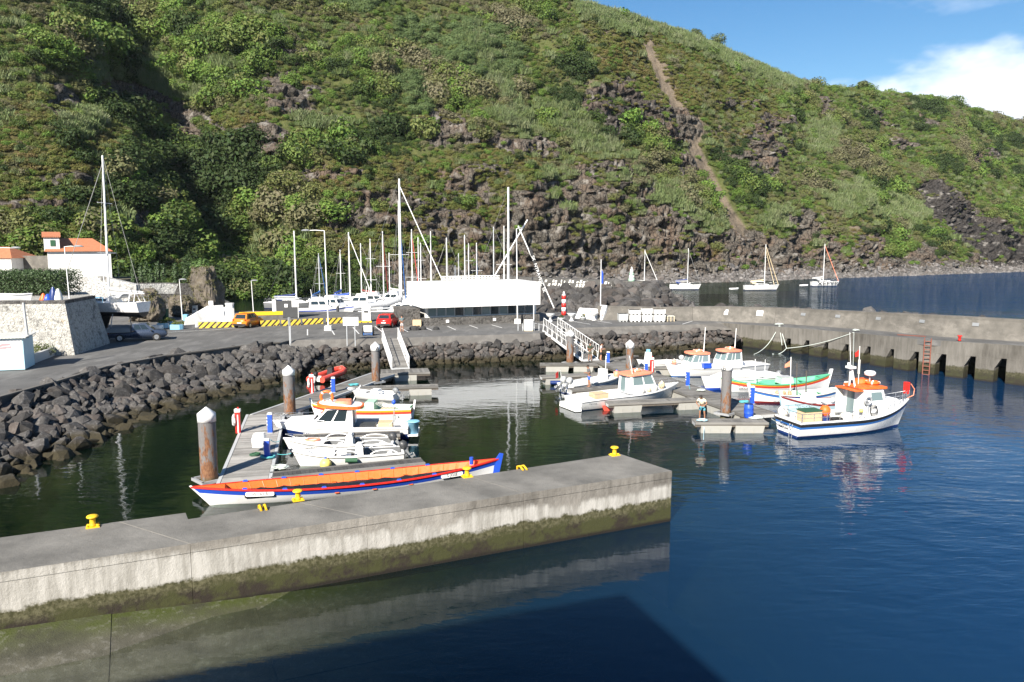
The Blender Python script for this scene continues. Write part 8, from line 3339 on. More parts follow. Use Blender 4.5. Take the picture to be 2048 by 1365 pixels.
for nm, me in (('foliage', leafy('foliage', 'leaf_plain', 700, [(0, 0, 0.7, 0.6), (0.5, 0.4, 0.6, 0.5), (-0.4, 0.3, 0.6, 0.5)], 0.07, 1, 44)),):
    link(nm, me, t)
q = MB()
q.tube([(0, 0, -0.1), (0.05, 0.05, 0.7)], 0.06, 6)
q.build('stem', 'twig', t)

# ------------------------------------------------------------------ bastion, walls, house
zT = 6.6
b0, b1, b2 = U(150, 711, ZQ), U(221, 687, ZQ), U(-160, 716, ZQ)
n01 = Vector(((b1 - b0).y, -(b1 - b0).x, 0)).normalized()
n02 = Vector((-(b0 - b2).y, (b0 - b2).x, 0)).normalized()
bt = 0.95
corner = b0 - n01 * bt * 0.9 + n02 * bt * 0.9
far1 = b1 - n01 * bt * 0.9 - (b1 - b0).normalized() * 0.5
left = b2 + n02 * bt
bk = Vector((-40, 22, 0))
t = thing('stone_bastion', 'tall leaning bastion of rubble stone with flaking white lime wash', 'bastion')
q = MB()
base_ = [b2, b0, b1, b1 + Vector((-6, 10, 0)), b2 + Vector((-8, 16, 0))]
topp = [left, corner, far1, far1 + Vector((-6, 9.5, 0)), left + Vector((-8, 15, 0))]
V0 = [(p.x, p.y, ZQ - 0.1) for p in base_]
V1 = [(p.x, p.y, zT) for p in topp]
NR = 9
loft(q, [[tuple(Vector(x).lerp(Vector(y), k / NR)) for x, y in zip(V0, V1)] for k in range(NR + 1)])
q.build('wall', 'bastion_stone', t)
q = MB()
q.prism([(p.x, p.y) for p in topp[:3]] + [(p.x, p.y) for p in [far1 + (far1 - corner).normalized() * -0.5 + Vector((-0.5, 0.7, 0)), corner + Vector((-0.5, 0.6, 0)), left + Vector((0, 0.6, 0))]], zT + 0.003, zT + 0.28)
q.build('parapet', 'basalt_wall', t)
tag(MB().prism([(-150, 60), (-46, 62), (-46, 64), (-52, 76), (-60, 100), (-58, 128), (-150, 135)], 0, zT - 0.6).build('terrace', 'terrace_earth'), kind='structure')


def wall_run(name, lab, pts, ztops, th, mat, zb=ZQ):
    t = thing(name, lab, 'wall')
    q = MB()
    P = [Vector(p) for p in pts]
    vs = []
    for p, z in zip(P, ztops):
        vs.append([(p.x, p.y, zb), (p.x, p.y, z), (p.x, p.y + th, z), (p.x, p.y + th, zb)])
    loft(q, vs)
    q.build('masonry', mat, t)
    return t


wall_run('garden_wall', 'high garden wall with patchy white lime wash behind the yacht on land', [D(128, 560, 99), D(200, 560, 99), D(272, 568, 99)], [D(128, 556, 99).z, D(200, 553, 99).z, D(272, 570, 99).z], 1.0, 'limed_wall')
wall_run('garden_wall', 'long dark garden wall with a pale top band behind the bin', [D(273, 568, 101), D(330, 568, 103), D(400, 568, 105)], [D(273, 567, 101).z, D(330, 566, 103).z, D(400, 570, 105).z], 0.8, 'basalt_wall')
q = MB()
A = [D(273, 590, 100.9), D(330, 588, 102.9), D(392, 590, 104.9)]
Bq = [D(273, 568.5, 100.9), D(330, 567.5, 102.9), D(392, 571, 104.9)]
for i in range(2):
    q.slab([A[i], A[i + 1], Bq[i + 1], Bq[i]], 0.05)
tag(q.build('lime_band', 'limed_wall'), 'band of old lime wash along the top of the dark garden wall', 'render')
wall_run('garden_wall', 'grey block wall between the two houses', [D(22, 520, 124), D(96, 520, 124)], [D(22, 512, 124).z, D(96, 512, 124).z], 0.4, 'wall_concrete', 5.5)

hd = 116
h0 = D(94, 500, hd)
hr_ = math.atan2(-h0.x, h0.y)
lo_, hi_ = 4.0, 18.0
for _ in range(30):
    hw = (lo_ + hi_) / 2
    if PX(h0.x + hw * math.cos(hr_), h0.y + hw * math.sin(hr_), 8.0)[0] < 223:
        lo_ = hw
    else:
        hi_ = hw
t = thing('house', 'white house with a red tiled roof and a small dormer', 'house', (h0.x, h0.y, 0), hr_)
zb0, ze = 5.4, D(100, 503, hd).z
zr = D(150, 477, hd + 4).z
q = MB()
q.bb((0, 0, zb0), (hw, 8, ze))
q.build('wall', 'plaster', t)
EV = 0.35
q = MB()
q.add([(-EV, -EV, ze - 0.05), (hw + EV, -EV, ze - 0.05), (hw + EV, 8 + EV, ze - 0.05), (-EV, 8 + EV, ze - 0.05), (hw * 0.04, 4, zr), (hw * 0.74, 4, zr)], [(0, 1, 5, 4), (1, 2, 5), (2, 3, 4, 5), (3, 0, 4), (0, 3, 2, 1)])
q.build('roof', 'clay_tile', t)
dx0, dx1, zd1 = -0.35, hw * 0.2, D(100, 474, hd).z
q = MB()
q.bb((dx0, 0.5, ze), (dx1, 3.6, zd1))
dm = q.build('dormer', 'plaster', t)
q = MB()
q.slab([(dx0 - 0.2, 0.25, zd1 + 0.02), (dx1 + 0.2, 0.25, zd1 + 0.02), (dx1 + 0.2, 3.7, zd1 + 0.75), (dx0 - 0.2, 3.7, zd1 + 0.75)], 0.12)
q.build('dormer_roof', 'clay_tile', dm)
q = MB()
q.box(((dx0 + dx1) / 2 + 0.15, 0.47, ze + (zd1 - ze) * 0.56), (0.66, 0.06, 0.9))
q.build('window', 'dark_green', dm)
t = thing('house', 'white house with a red roof cut off by the left edge', 'house')
hd2 = 121
q = MB()
x1_ = D(22, 520, hd2).x
q.bb((x1_ - 9, hd2, 5), (x1_, hd2 + 7, D(10, 517, hd2).z))
q.build('wall', 'plaster', t)
q = MB()
ze2, zr2 = D(10, 517, hd2).z, D(0, 494, hd2 + 3).z
q.add([(x1_ - 9.3, hd2 - 0.3, ze2), (x1_ + 0.3, hd2 - 0.3, ze2), (x1_ + 0.3, hd2 + 7.3, ze2), (x1_ - 9.3, hd2 + 7.3, ze2), (x1_ - 6, hd2 + 3, zr2), (x1_ - 2.0, hd2 + 3, zr2)], [(0, 1, 5, 4), (1, 2, 5), (2, 3, 4, 5), (3, 0, 4), (0, 3, 2, 1)])
q.build('roof', 'clay_tile', t)

# things on the bastion terrace
p = D(25, 611, 66.5)
t = thing('rowing_boat', 'white covered dinghy lying on the bastion under the clipped tree', 'boat', (p.x, p.y, zT))
h = Hull(3.6, 1.4, 0.75, 0.7, 0.8, 0.0, 0.8, 0.3)
h.bands(t, [('hull', 'white_gel', ('s', 0.05), 4), ('rim', 'light_grey', ('s', 0), 1)])
h.inner(t, 'white_gel', 0.2, 0.02, 0.6, 0.1, 'white_gel', 10, 'white_gel')
for px, mm, hh, w_, lab in [(88, 'orange_paint', 0.8, 0.6, 'orange and yellow bundle on the bastion top'), (97, 'blue_paint', 0.75, 0.7, 'bright blue bundle on the bastion top'), (108, 'navy', 1.35, 0.7, 'dark blue folded cover on the bastion top'), (118, 'off_white', 1.2, 0.7, 'pale crumpled sail bag on the bastion top')]:
    p = D(px, 606, 67.0)
    q = MB()
    rr = np.random.RandomState(px)
    loft(q, [[(w_ * k_ * math.cos(a) * rr.uniform(0.8, 1.1) / 2, w_ * k_ * math.sin(a) * rr.uniform(0.8, 1.1) / 2, z_ * hh) for a in [2 * PI * i / 9 for i in range(9)]] for k_, z_ in ((1, 0), (1.1, 0.35), (0.75, 0.7), (0.25, 1.0))], True)
    tag(q.build('bundle', mm, None, (p.x, p.y, zT - 0.05)), lab, 'bundle', 'sailing gear on the bastion')
q = MB()
a, c = D(125, 597, 72), D(205, 596, 74)
q.tube([a, c], 0.06, 6)
for k in range(4):
    p = a.lerp(c, k / 3)
    q.tube([p, (p.x, p.y, zT - 0.6)], 0.04, 5)
tag(q.build('railing', 'sky_blue'), 'light blue railing on the terrace behind the bastion', 'railing')


def tree(name, lab, p, lobes, n, leaf, size, trunk, mat, seed, cat='tree', grp=None, flatten=1.0):
    t = thing(name, lab, cat, p, 0, grp)
    me = leafy('crown', mat, n, lobes, size, flatten, seed, 0.8)
    link('crown', me, t)
    for pts, r in trunk:
        q = MB()
        q.tube(pts, r, 7, r * 0.5)
        q.build('trunk', 'twig', t)
    return t


p = D(72, 603, 76)
rr = np.random.RandomState(3)
zc0, zc1 = D(72, 585, 76).z - zT, D(72, 534, 76).z - zT
lob = [(x, y, z, 0.55) for x in np.linspace(-5.8, 3.2, 17) for y in (-1.6, -0.5, 0.6, 1.7) for z in (zc0 + 0.5, zc0 * 0.6 + zc1 * 0.4, zc0 * 0.3 + zc1 * 0.7, zc1 - 0.5)]
tree('clipped_tree', 'broad tree clipped to a flat dark green block above the bastion', (p.x, p.y, zT - 0.2), lob, 26000, 0, 0.075, [([(0, 0, 0), (-0.4, 0, 0.9), (-2.2, 0.2, zc0 + 0.4)], 0.22), ([(0.5, 0.3, 0), (0.4, 0, 1.0), (1.4, 0, zc0 + 0.4)], 0.2), ([(0.2, 0.3, 0), (-0.1, 0.2, zc0 + 0.5)], 0.2)], 'leaf_dark', 5)
for i, (px, yt, yb) in enumerate([(268, 519, 566), (284, 528, 569), (294, 524, 570), (303, 540, 570), (316, 524, 570), (328, 530, 571), (352, 526, 572), (372, 516, 572)]):
    p = D(px, yb, 107)
    hh = D(px, yt, 107).z - p.z
    tree('cypress', ['leftmost slim cypress of the row above the garden wall', 'short second cypress from the left above the garden wall', 'third cypress from the left above the garden wall', 'lowest cypress of the row above the garden wall', 'tall cypress in the middle of the row above the garden wall', 'cypress just right of the middle of the row', 'cypress standing apart left of the bright round tree', 'cypress nearest the bright green round tree'][i], p, [(0, 0, hh * f, 0.42 * (1 - 0.55 * abs(f - 0.35) ** 1.3)) for f in np.linspace(0.08, 0.95, 12)], 520, 0, 0.12, [([(0, 0, -0.3), (0, 0, hh * 0.5)], 0.09)], 'leaf_dark', 70 + i, 'tree', 'cypresses above the garden wall')
p = D(400, 566, 108)
tree('garden_tree', 'bright green round tree behind the ivy covered rock', p, [(0, 0, 1.9, 1.3), (0.9, 0, 1.6, 1.0), (-0.9, 0.2, 2.1, 1.0), (0.2, 0.5, 2.6, 0.9)], 2200, 0, 0.13, [([(0, 0, -1), (0.1, 0, 1.5)], 0.2)], 'leaf_bright', 90)


def rock_lump(px, pyb, pyt, wpx, d, lab, seed, ivy=600, col='heath_leaf'):
    p = D(px, pyb, d)
    hh = D(px, pyt, d).z - p.z
    w_ = wpx / FPX * d
    t = thing('rock_outcrop', lab, 'rock', p)
    bm = bmesh.new()
    bmesh.ops.create_icosphere(bm, subdivisions=5, radius=1)
    co = np.array([v.co[:] for v in bm.verts])
    k = 1 + (fbm(co[:, 0] * 1.4 + seed, co[:, 1] * 1.4, co[:, 2] * 1.4, o=4, seed=seed) - 0.5) * 1.2 - np.abs(fbm(co[:, 0] * 4 + seed, co[:, 1] * 4, co[:, 2] * 4, o=3, seed=seed + 1) - 0.5) * 0.5
    co = np.sign(co) * np.abs(co) ** 0.75 * k[:, None] * np.array([w_ / 2 * 0.95, w_ * 0.45, hh * 0.52]) + np.array([0, 0, hh * 0.46])
    for v, c_ in zip(bm.verts, co):
        v.co = c_
    me = bpy.data.meshes.new('rock')
    bm.to_mesh(me)
    bm.free()
    me.materials.append(MATS['ivy_rock'])
    link('rock', me, t)
    rr = np.random.RandomState(seed)
    tops = co[(co[:, 2] > hh * 0.3)]
    pk = tops[rr.choice(len(tops), min(len(tops), 130), False)]
    link('ivy', leafy('ivy', col, ivy, [(*q_, 0.3) for q_ in pk], 0.06, 0.8, seed), t)


mat_rock('ivy_rock', (0.07, 0.06, 0.05), (0.16, 0.135, 0.10), 1.2, tide=False, vary=False)
M('ivy_leaf', (0.11, 0.105, 0.035), 0.7, 0.45, 3)
rock_lump(415, 634, 535, 58, 101, 'tall ivy covered rock left of the white ramp wall', 5, 6000, 'ivy_leaf')
rock_lump(292, 645, 580, 66, 92, 'brown weedy rock behind the yacht on land', 8, 5000, 'ivy_leaf')
rock_lump(366, 630, 588, 44, 98, 'rounded grey boulder in front of the dark garden wall', 11, 1500, 'ivy_leaf')

# skyline trees
for i, (px, py, d, s, lab) in enumerate([(1395, 74, 333, 3.6, 'left of two round trees standing on the ridge line'), (1437, 88, 345, 4.8, 'right of two round trees standing on the ridge line'), (1727, 168, 404, 3.4, 'lone small tree on the ridge below the cloud')]):
    p = D(px, py + 14, d)
    rr = np.random.RandomState(i)
    tree('ridge_tree', lab, p, [(rr.uniform(-1, 1) * s * 0.6, rr.uniform(-1, 1) * s * 0.4, s * rr.uniform(0.7, 1.2), s * 0.5) for _ in range(6)], 1500, 0, 0.28, [([(0, 0, -2), (0, 0, s)], 0.25)], 'leaf_plain', 200 + i)
# ------------------------------------------------------------------ yachts
def yacht(name, label, loc, rz, L, mast, hull='white_gel', z0=0.0, keel=False, boom='navy', boom_dir=1, furl='mast_white', mx=0.08, spread=2, mast_r=0.09, stays=True, group=None, hullmat2='navy', mast_mat='mast_white', lean=0.0, detail=True, furl2=None):
    t = thing(name, label, 'sailing yacht', (loc[0], loc[1], z0), rz, group)
    t.rotation_euler = (lean, 0, rz)
    B = L * 0.30
    h = Hull(L, B, 0.95 + L * 0.015, 0.9 + L * 0.012, 1.1 + L * 0.025, 0.45, 0.72, L * 0.09, full=0.42)
    h.bands(t, [('hull_bottom', hullmat2, ('z', 0.08), 2), ('hull', hull, ('s', 0.12), 4), ('sheer_stripe', hull, ('s', 0), 1)], 12)
    h.inner(t, 'white_gel', 0.55, 0.02, 0.30, 0.12, 'white_gel', 8, 'white_gel')
    if keel:
        q = MB()
        q.side([(-L * 0.12, -0.4), (L * 0.12, -0.4), (L * 0.07, -1.7), (-L * 0.07, -1.7)], -0.12, 0.12)
        q.build('keel', 'black_rubber', t)
    q = MB()
    zc = h.fm
    loft(q, [[(h.x(0.30), -B * 0.30, zc), (h.x(0.72), -B * 0.17, zc + 0.1), (h.x(0.72), B * 0.17, zc + 0.1), (h.x(0.30), B * 0.30, zc)], [(h.x(0.32), -B * 0.25, zc + 0.5), (h.x(0.64), -B * 0.14, zc + 0.42), (h.x(0.64), B * 0.14, zc + 0.42), (h.x(0.32), B * 0.25, zc + 0.5)]])
    ch = q.build('coachroof', 'white_gel', t)
    if detail:
        for s_ in (-1, 1):
            q = MB()
            q.slab([Vector((h.x(0.36), s_ * (B * 0.27 + 0.012), zc + 0.18))] + [Vector(p) for p in ((h.x(0.56), s_ * (B * 0.215 + 0.012), zc + 0.22), (h.x(0.56), s_ * (B * 0.195 + 0.012), zc + 0.38), (h.x(0.36), s_ * (B * 0.245 + 0.012), zc + 0.38))], 0.02)
            q.build('window', 'glass', ch)
        q = MB()
        loft(q, [[(h.x(0.20), y * B * 0.3, zc + 0.42 + 0.55 * math.cos(y * 1.3)) for y in np.linspace(-1, 1, 7)] + [(h.x(0.20), y * B * 0.3, zc + 0.36 + 0.55 * math.cos(y * 1.3)) for y in np.linspace(1, -1, 7)], [(h.x(0.34), y * B * 0.25, zc + 0.3 + 0.45 * math.cos(y * 1.3)) for y in np.linspace(-1, 1, 7)] + [(h.x(0.34), y * B * 0.25, zc + 0.24 + 0.45 * math.cos(y * 1.3)) for y in np.linspace(1, -1, 7)]])
        q.build('spray_hood', boom, t)
        for s_ in (-1, 1):
            rail(t, [(h.x(u), s_ * (h.b(u) - 0.05), h.zs(u)) for u in (0.02, 0.2, 0.4, 0.6, 0.8, 0.97)], 0.6, r=0.012)
    mX = L * mx
    q = MB()
    q.tube([(mX, 0, zc), (mX, 0, mast)], mast_r, 8, mast_r * 0.75)
    ms = q.build('mast', mast_mat, t)
    q = MB()
    for k in range(spread):
        z = zc + (mast - zc) * (k + 1) / (spread + 1) * 1.02
        w_ = B * (0.42 - 0.08 * k)
        q.tube([(mX, -w_, z), (mX, w_, z)], 0.03, 4)
    q.build('spreaders', mast_mat, ms)
    bl_ = (L * 0.40) * boom_dir
    q = MB()
    q.tube([(mX, 0, zc + 1.0), (mX - bl_, 0, zc + 0.95)], 0.07, 6)
    bo = q.build('boom', mast_mat, t)
    if boom:
        q = MB()
        q.tube([(mX - 0.05, 0, zc + 1.45), (mX - bl_ * 0.2, 0, zc + 1.3), (mX - bl_ * 0.6, 0, zc + 1.2), (mX - bl_ * 0.98, 0, zc + 1.08)], 0.19, 8, 0.10)
        q.build('sail_cover', boom, bo)
    if stays:
        q = MB()
        w_ = h.b(0.5) - 0.05
        for s_ in (-1, 1):
            q.tube([(mX, 0, mast * 0.98), (mX - 0.2, s_ * B * 0.36, zc + (mast - zc) * 0.36), (mX - 0.25, s_ * w_, h.fm)], 0.016, 3)
        q.tube([(mX, 0, mast), (h.x(0) + 0.1, 0, h.fs)], 0.016, 3)
        q.build('rigging', 'wire', t)
        if furl:
            q = MB()
            e = (h.x(1.0) - 0.25, 0, h.fb)
            q.tube([(mX + 0.05, 0, mast * 0.95), e], 0.03 if furl == 'wire' else 0.075, 6)
            q.build('furled_jib', furl, t)
        if furl2:
            q = MB()
            q.tube([(mX + 0.05, 0, mast * 0.86), (h.x(0.86), 0, h.zs(0.86))], 0.07, 6)
            q.build('furled_staysail', furl2, t)
    return t, h


# anchored yachts
AG = 'yachts anchored in the bay'
def anch(lab, wl0, wl1, mast_px, **kw):
    a, c = U(*wl0), U(*wl1)
    d = c - a
    m = (a + c) / 2
    zt = D(mast_px[0], mast_px[1], m.y).z
    mx = (D(mast_px[0], mast_px[1], m.y).x - m.x) / d.length
    return yacht('anchored_yacht', lab, m, math.atan2(d.y, d.x), d.length, zt, mx=mx, mast_r=0.10, group=AG, **kw)


anch('anchored yacht with a dark hull half hidden by the breakwater boulders', (1262, 577), (1319, 578), (1290, 500), hull='navy', boom=None)
anch('anchored white yacht with a navy sail cover and bare forestay, beyond the flagpole', (1339, 578.5), (1402, 579), (1377, 497), furl='wire')
anch('anchored white yacht with a cream sail cover and two cream furled sails', (1488, 580), (1558, 580), (1532, 489), boom='cream', furl='cream', furl2='cream')
t, h = anch('anchored grey catamaran-like yacht with a red furled jib and dark markings on its side', (1622, 572), (1678, 572), (1650, 488), boom='light_grey', furl='coral')
text('lettering', 'XEFYR', 1.3, 'black_rubber', t, (0.3, -h.b(0.5) - 0.06, 0.62), (PI / 2, 0, 0), 0.006, sx=1.5)
for px, py, w_, lab in [(1326, 579, 10, 'tiny white dinghy between the dark yacht and the navy covered yacht'), (1468, 580, 17, 'tiny white dinghy left of the yacht with cream sails'), (1608, 573, 15, 'tiny grey dinghy left of the yacht with the red jib')]:
    p = U(px, py)
    t = thing('dinghy', lab, 'dinghy', p, 0.05, 'dinghies in the bay')
    q = MB()
    w2 = w_ / FPX * p.y / 2
    q.tube([(-w2, -0.45, 0.2), (w2 * 0.6, -0.45, 0.25), (w2, 0, 0.35), (w2 * 0.6, 0.45, 0.25), (-w2, 0.45, 0.2)], 0.2, 7)
    q.build('tube', 'white_gel', t)
    q = MB()
    q.box((-0.1, 0, 0.15), (w2 * 1.5, 0.8, 0.08))
    q.build('floor', 'light_grey', t)

# yacht standing on land beside the bastion
pm = U(225, 662, ZQ)
zt = D(213, 311, pm.y).z
t, h = yacht('yacht_on_land', 'white yacht propped on land behind the pickup, its tall mast in front of the house', (pm.x - 1.2, pm.y, 0), R_(168), 10.5, zt - ZQ - 2.0, z0=ZQ + 2.0, keel=True, boom='light_grey', furl='wire', mx=-0.115, mast_r=0.12, hullmat2='black_rubber', spread=2, lean=0.025)
q = MB()
for x in (-3.2, -2.6):
    q.tube([(x - 1.6, -0.9, 1.1), (x - 1.4, -0.35, 2.3), (x - 1.4, 0.35, 2.3), (x - 1.6, 0.9, 1.1)], 0.05, 5)
q.build('stern_arch', 'white_gel', t)
for x in (-2.5, 2.0):
    for s_ in (-1, 1):
        q = MB()
        q.tube([(x, s_ * 1.2, -0.1), (x, s_ * 1.7, -2.0)], 0.05, 5)
        q.build('prop', 'galv', t)
q = MB()
for k in range(5):
    a = k * 2 * PI / 5 + 0.3
    q.tube([(-0.6, -0.1, 2.9), (-0.6 + 0.85 * math.cos(a), -0.1, 2.9 + 0.85 * math.sin(a))], 0.07, 5, 0.03)
q.build('wind_generator', 'white_gel', t)

# two big yachts behind the quay
pm = U(795, 641, 1.2)
zt = D(777, 352, 104).z
t, h = yacht('moored_yacht', 'largest white yacht with a long grey sail cover, behind the red car', (pm.x + 0.6, 104.5 + 4.5, 0), R_(4), 15, zt, boom=None, furl='mast_white', mx=-0.04, mast_r=0.17, spread=3, lean=0.0)
q = MB()
q.tube([(-0.6, -0.1, 2.6), (-7.2, -0.1, 2.3)], 0.12, 6)
q.tube([(-0.6, -0.1, 3.9), (-2.5, -0.1, 3.2), (-5, -0.1, 2.9), (-7.1, -0.1, 2.55)], 0.5, 8, 0.24)
q.build('long_sail_cover', 'sail_grey', t)
pm = D(1024, 600, 101)
zt = D(1022, 372, 101).z
t, h = yacht('moored_yacht', 'large white yacht behind the white building with a lettered banner on its forestay', (pm.x - 0.2, 103.5, 0), R_(2), 13.5, zt, boom='light_grey', furl=None, mx=-0.02, mast_r=0.16, spread=3)
q = MB()
a, c = D(1036, 452, 103) - t.location, D(1108, 617, 103) - t.location
q.tube([a, c], 0.09, 6)
q.build('forestay', 'mast_white', t)
a, c = D(1060, 497, 102.9), D(1094, 600, 102.9)
d = c - a
rot = math.atan2(d.z, d.x)
bn = thing('banner', 'narrow dark banner with white letters hung beside the forestay', 'banner', (a + c) / 2)
q = MB()
q.box((0, 0, 0), (d.length, 0.03, 0.40), ry=-rot)
q.build('cloth', 'black_rubber', bn)
text('lettering', 'SK  NTRAVEJIC SK', 0.55, 'white_paint', bn, (0, -0.03, 0), (PI / 2, -rot, 0), 0.004, sx=1.15)
q = MB()
q.tube([D(1055, 440, 108), D(985, 560, 108)], 0.11, 6)
tag(q.build('furled_sail', 'mast_white'), 'slanting furled sail in front of the cliff, left of the tall mast', 'sail')

# the marina
MG = 'yachts moored in the marina'
MY = [(588, 462, 138, 'mast_white', 'navy', None, 0, 'leftmost marina yacht, dark cover folded at its mast foot'),
      (637, 507, 146, 'mast_alu', 'mid_blue', 'mid_blue', 0, 'marina yacht with a blue mast wrap left of the street lamp'),
      (680, 500, 150, 'mast_white', 'blue_paint', None, 0, 'marina yacht whose mast stands first right of the street lamp'),
      (697, 465, 140, 'mast_white', 'blue_paint', 'mast_white', 0, 'marina yacht with a tall mast and bright blue cover, second right of the street lamp'),
      (721, 487, 150, 'mast_white', 'maroon', None, 0, 'marina yacht with a dark red cover above the sign board'),
      (740, 478, 142, 'mast_white', 'navy', None, 0, 'marina yacht with a navy cover above the fuel pump'),
      (765, 463, 138, 'mast_white', None, 'maroon', 0, 'marina yacht with a dark red furled jib left of the biggest mast'),
      (778, 506, 156, 'mast_white', 'off_white', None, 0, 'small marina yacht just left of the biggest mast'),
      (797, 403, 124, 'mast_white', None, 'mid_blue', 0, 'marina yacht with a blue furled jib touching the biggest mast'),
      (823, 459, 140, 'mast_white', 'navy', 'red_rubber', 0, 'marina yacht with a red furled jib above the left roof end'),
      (836, 475, 148, 'mast_white', 'navy', None, 0, 'marina yacht, left one of a close pair of masts over the roof'),
      (841, 486, 152, 'mast_white', 'off_white', None, 0, 'marina yacht, right one of a close pair of masts over the roof'),
      (861, 463, 142, 'mast_white', 'navy', None, 0, 'marina yacht with wide spreaders over the left half of the roof'),
      (893, 476, 140, 'mast_white', 'navy', 'wire', 0, 'marina yacht with a thick mast over the middle of the roof'),
      (910, 531, 150, 'mast_white', 'off_white', None, 0, 'marina yacht with the shortest mast over the roof'),
      (917, 507, 154, 'mast_alu', 'navy', None, 0, 'marina yacht with a short grey mast right of the shortest one'),
      (929, 470, 142, 'mast_white', 'navy', None, 0, 'marina yacht with the tallest mast of the roof middle cluster'),
      (937, 487, 150, 'mast_white', 'navy', None, 0, 'marina yacht whose mast is right of the roof middle cluster'),
      (953, 486, 146, 'mast_white', 'mid_blue', 'mid_blue', 0, 'marina yacht with a thin blue furled jib over the roof'),
      (987, 454, 138, 'mast_alu', 'navy', None, 0, 'marina yacht with a bare grey mast left of the slanting sail'),
      (1008, 452, 134, 'mast_white', 'navy', None, 0, 'marina yacht with wide spreaders between the slanting sail and the tall mast')]
for i, (px, py, d, mm, bo, fu, _, lab) in enumerate(MY):
    top = D(px, py, d)
    rr = np.random.RandomState(900 + i)
    L = max(7.5, min(11.5, top.z * 0.74))
    rz = R_(rr.uniform(-14, 14) + (180 if i % 3 == 1 else 0))
    if i % 3 == 2 or fu in ('mid_blue', 'maroon', 'red_rubber'):
        rz = R_(84 + rr.uniform(-6, 6))
    mx = 0.05
    loc = Vector((top.x - mx * L * math.cos(rz), d - mx * L * math.sin(rz), 0))
    yacht('marina_yacht', lab, loc, rz, L, top.z, hull='mid_grey' if i == 0 else 'white_gel', boom=bo, furl=fu, mx=mx, mast_r=0.14 if i in (0, 3, 8, 13) else 0.11, group=MG, mast_mat=mm, detail=i < 9, spread=1 + i % 2)
for i, (px, py, d, lab) in enumerate([(668, 615, 128, 'white motor cruiser with a blue cover right of the street lamp in the marina'), (718, 612, 132, 'white motor cruiser behind the sign board in the marina'), (752, 608, 136, 'white motor cruiser with a flying bridge in the marina'), (785, 600, 140, 'white motor cruiser highest in the marina beside the biggest mast'), (640, 617, 124, 'low white motor cruiser with a blue fender cloth left of the lamp post'), (806, 620, 118, 'white motor cruiser beside the building corner')]):
    p = D(px, py, d)
    t = thing('motor_cruiser', lab, 'motor boat', (p.x, d, 0), R_((i * 67) % 40 - 20 + (180 if i % 2 else 0)), 'motor cruisers in the marina')
    h = Hull(8, 2.8, 1.1, 1.1, 1.4, 0.3, 0.9, 0.7)
    h.bands(t, [('hull', 'white_gel', ('s', 0.3), 3), ('stripe', ['blue_paint', 'navy', 'red_paint', 'navy', 'blue_paint', 'navy'][i], ('s', 0.15), 1), ('topside', 'white_gel', ('s', 0), 1)], 10)
    h.inner(t, 'white_gel', 0.6, 0.03, 0.3, 0.12, 'white_gel', 8, 'white_gel')
    cabin(t, h.x(0.3), h.x(0.72), 1.15, 2.5, 2.2, 1.8, 'white_gel', 0.8, 0.1, ((0.1, 0.5), (0.55, 0.9)))
    q = MB()
    q.box((h.x(0.45), 0, 2.75), (1.8, 1.7, 0.45), top=0.85)
    q.build('flying_bridge', 'white_gel', t)
    q = MB()
    q.tube([(h.x(0.35), 0, 2.9), (h.x(0.33), 0, 4.2)], 0.05, 5)
    q.build('mast', 'white_gel', t)
for i, (px, yt, yb, lab) in enumerate([(575, 599, 620, 'dark marina pile with a round white cap left of the leftmost mast'), (594, 594, 622, 'navy wrapped marina pile beside the leftmost mast'), (620, 598, 622, 'dark marina pile with a round white cap midway to the lamp'), (676, 607, 637, 'thick dark marina pile right of the street lamp'), (752, 583, 600, 'small marina pile with a white cap near the biggest mast')]):
    d = [126, 128, 126, 112, 140][i]
    a, c = D(px, yb, d), D(px, yt, d)
    t = thing('marina_pile', lab, 'pile', (a.x, a.y, 0), 0, 'piles in the marina')
    q = MB()
    q.tube([(0, 0, -2), (0, 0, c.z - 0.4)], 0.2, 10)
    q.build('shaft', 'dark_grey' if i != 1 else 'navy', t)
    q = MB()
    q.lathe((0, 0, c.z - 0.45), [(0.24, 0), (0.25, 0.3), (0.12, 0.45), (0.01, 0.5)], 12)
    q.build('cap', 'white_paint', t)
for a, c, lab in [((560, 625, 0), (690, 622, 0), 'marina walkway behind the striped barriers'), ((700, 603, 0), (790, 601, 0), 'far marina walkway beside the biggest mast')]:
    pontoon('marina_pontoon', lab, D(a[0], a[1], 122 if a[0] < 600 else 145), D(c[0], c[1], 122 if a[0] < 600 else 145), 2.0, 'pontoon', 'marina walkways', 0.6, 'plank_grey', [(0.1, 0.3), (0.6, 0.8)])

# ------------------------------------------------------------------ people
def face_(px, py, tx, ty, z):
    a, c = U(px, py, z), U(tx, ty, z)
    return math.atan2(c.y - a.y, c.x - a.x) - PI / 2


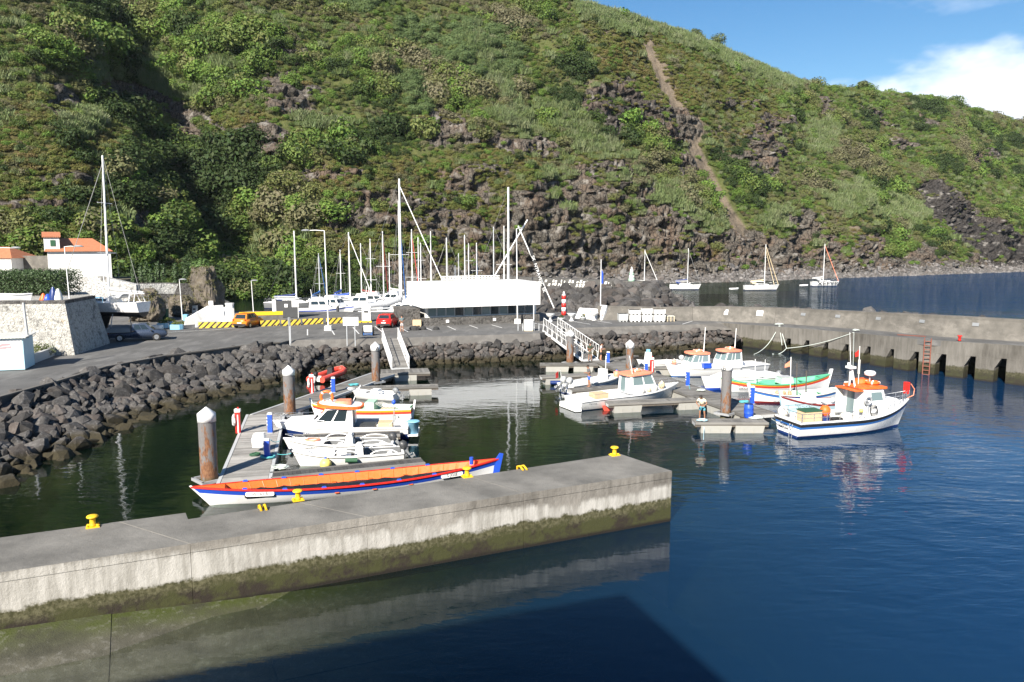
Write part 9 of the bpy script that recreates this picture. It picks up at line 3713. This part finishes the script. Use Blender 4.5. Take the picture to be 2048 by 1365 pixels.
M('shirt_cream', (0.74, 0.66, 0.48), 0.85, 0.06)
M('shirt_green', (0.035, 0.05, 0.03), 0.85, 0.2)
M('shirt_grey', (0.10, 0.10, 0.105), 0.85, 0.15)
M('shirt_pink', (0.75, 0.52, 0.52), 0.85, 0.06)
M('shirt_teal', (0.12, 0.17, 0.18), 0.85, 0.1)
M('shorts_teal', (0.10, 0.36, 0.44), 0.85, 0.15)
M('shorts_blue', (0.05, 0.14, 0.60), 0.85, 0.1)
M('shorts_dark', (0.02, 0.02, 0.025), 0.85, 0.2)
M('shorts_camo', (0.09, 0.085, 0.06), 0.85, 0.5, 12)
M('shorts_pale', (0.45, 0.42, 0.42), 0.85, 0.1)
p = U(1404, 840, ZD)
person('man in a cream shirt and teal shorts bending forward with hands on his hips', p, R_(150), stand(0.55, 'hip', 0.11, 0.5), 'shirt_cream', 'shorts_teal', 'skin_tan')
p = U(1178, 775, ZD)
person('man in a grey shirt and bright blue shorts on the finger pontoon', p, R_(95), stand(0.10, 'fore', 0.06, 0.45, 0.03), 'shirt_grey', 'shorts_blue', 'skin_tan')
p = U(1180, 722, ZD)
person('man in a dark green shirt and patterned shorts at the foot of the gangway', p, R_(190), stand(0.03, 'fore', 0.08), 'shirt_green', 'shorts_camo', 'skin_tan', shoes='dark_grey')
p = U(1201.5, 722.5, ZD)
person('man in a pale pink shirt and black shorts on the right walkway', p, R_(-100), stand(0.08, 'fore', 0.10, 0.35, 0.05), 'shirt_pink', 'shorts_dark', 'skin', shoes='dark_grey')
p = U(804, 664, ZQ)
person('man in a grey-green shirt and pale shorts standing on the quay', p, R_(200), stand(0.02, 'fore', 0.07), 'shirt_teal', 'shorts_pale', 'skin')
# lobster pots and bits of gear on the quay edge
for i, (px, py, w_, lab) in enumerate([(829, 661, 1.1, 'dark heap of nets nearest the standing man'), (846, 660, 0.9, 'dark heap of nets with a white float'), (872, 660, 0.8, 'third heap of nets along the quay edge'), (752, 662, 0.4, 'single dark stone left of the standing man')]):
    p = U(px + 130 if px > 800 else px, py, ZQ) if False else U(px, py, ZQ)
    q = MB()
    rr = np.random.RandomState(40 + i)
    loft(q, [[(w_ * k_ * math.cos(a) * rr.uniform(0.7, 1.15) / 2, w_ * 0.7 * k_ * math.sin(a) / 2, z_ * 0.45 * w_) for a in [2 * PI * j / 10 for j in range(10)]] for k_, z_ in ((1, 0), (0.95, 0.5), (0.55, 0.9), (0.1, 1.0))])
    tag(q.build('net_heap', 'net_black', None, p), lab, 'net heap', 'gear along the quay edge')
# ------------------------------------------------------------------ lettering becomes mesh
dg_ = bpy.context.evaluated_depsgraph_get()
for o in TEXTS:
    me = bpy.data.meshes.new_from_object(o.evaluated_get(dg_))
    n = link('_text', me, o.parent)
    n.matrix_local = o.matrix_local.copy()
    nm = o.name.split('.')[0]
    bpy.data.objects.remove(o)
    n.name = nm
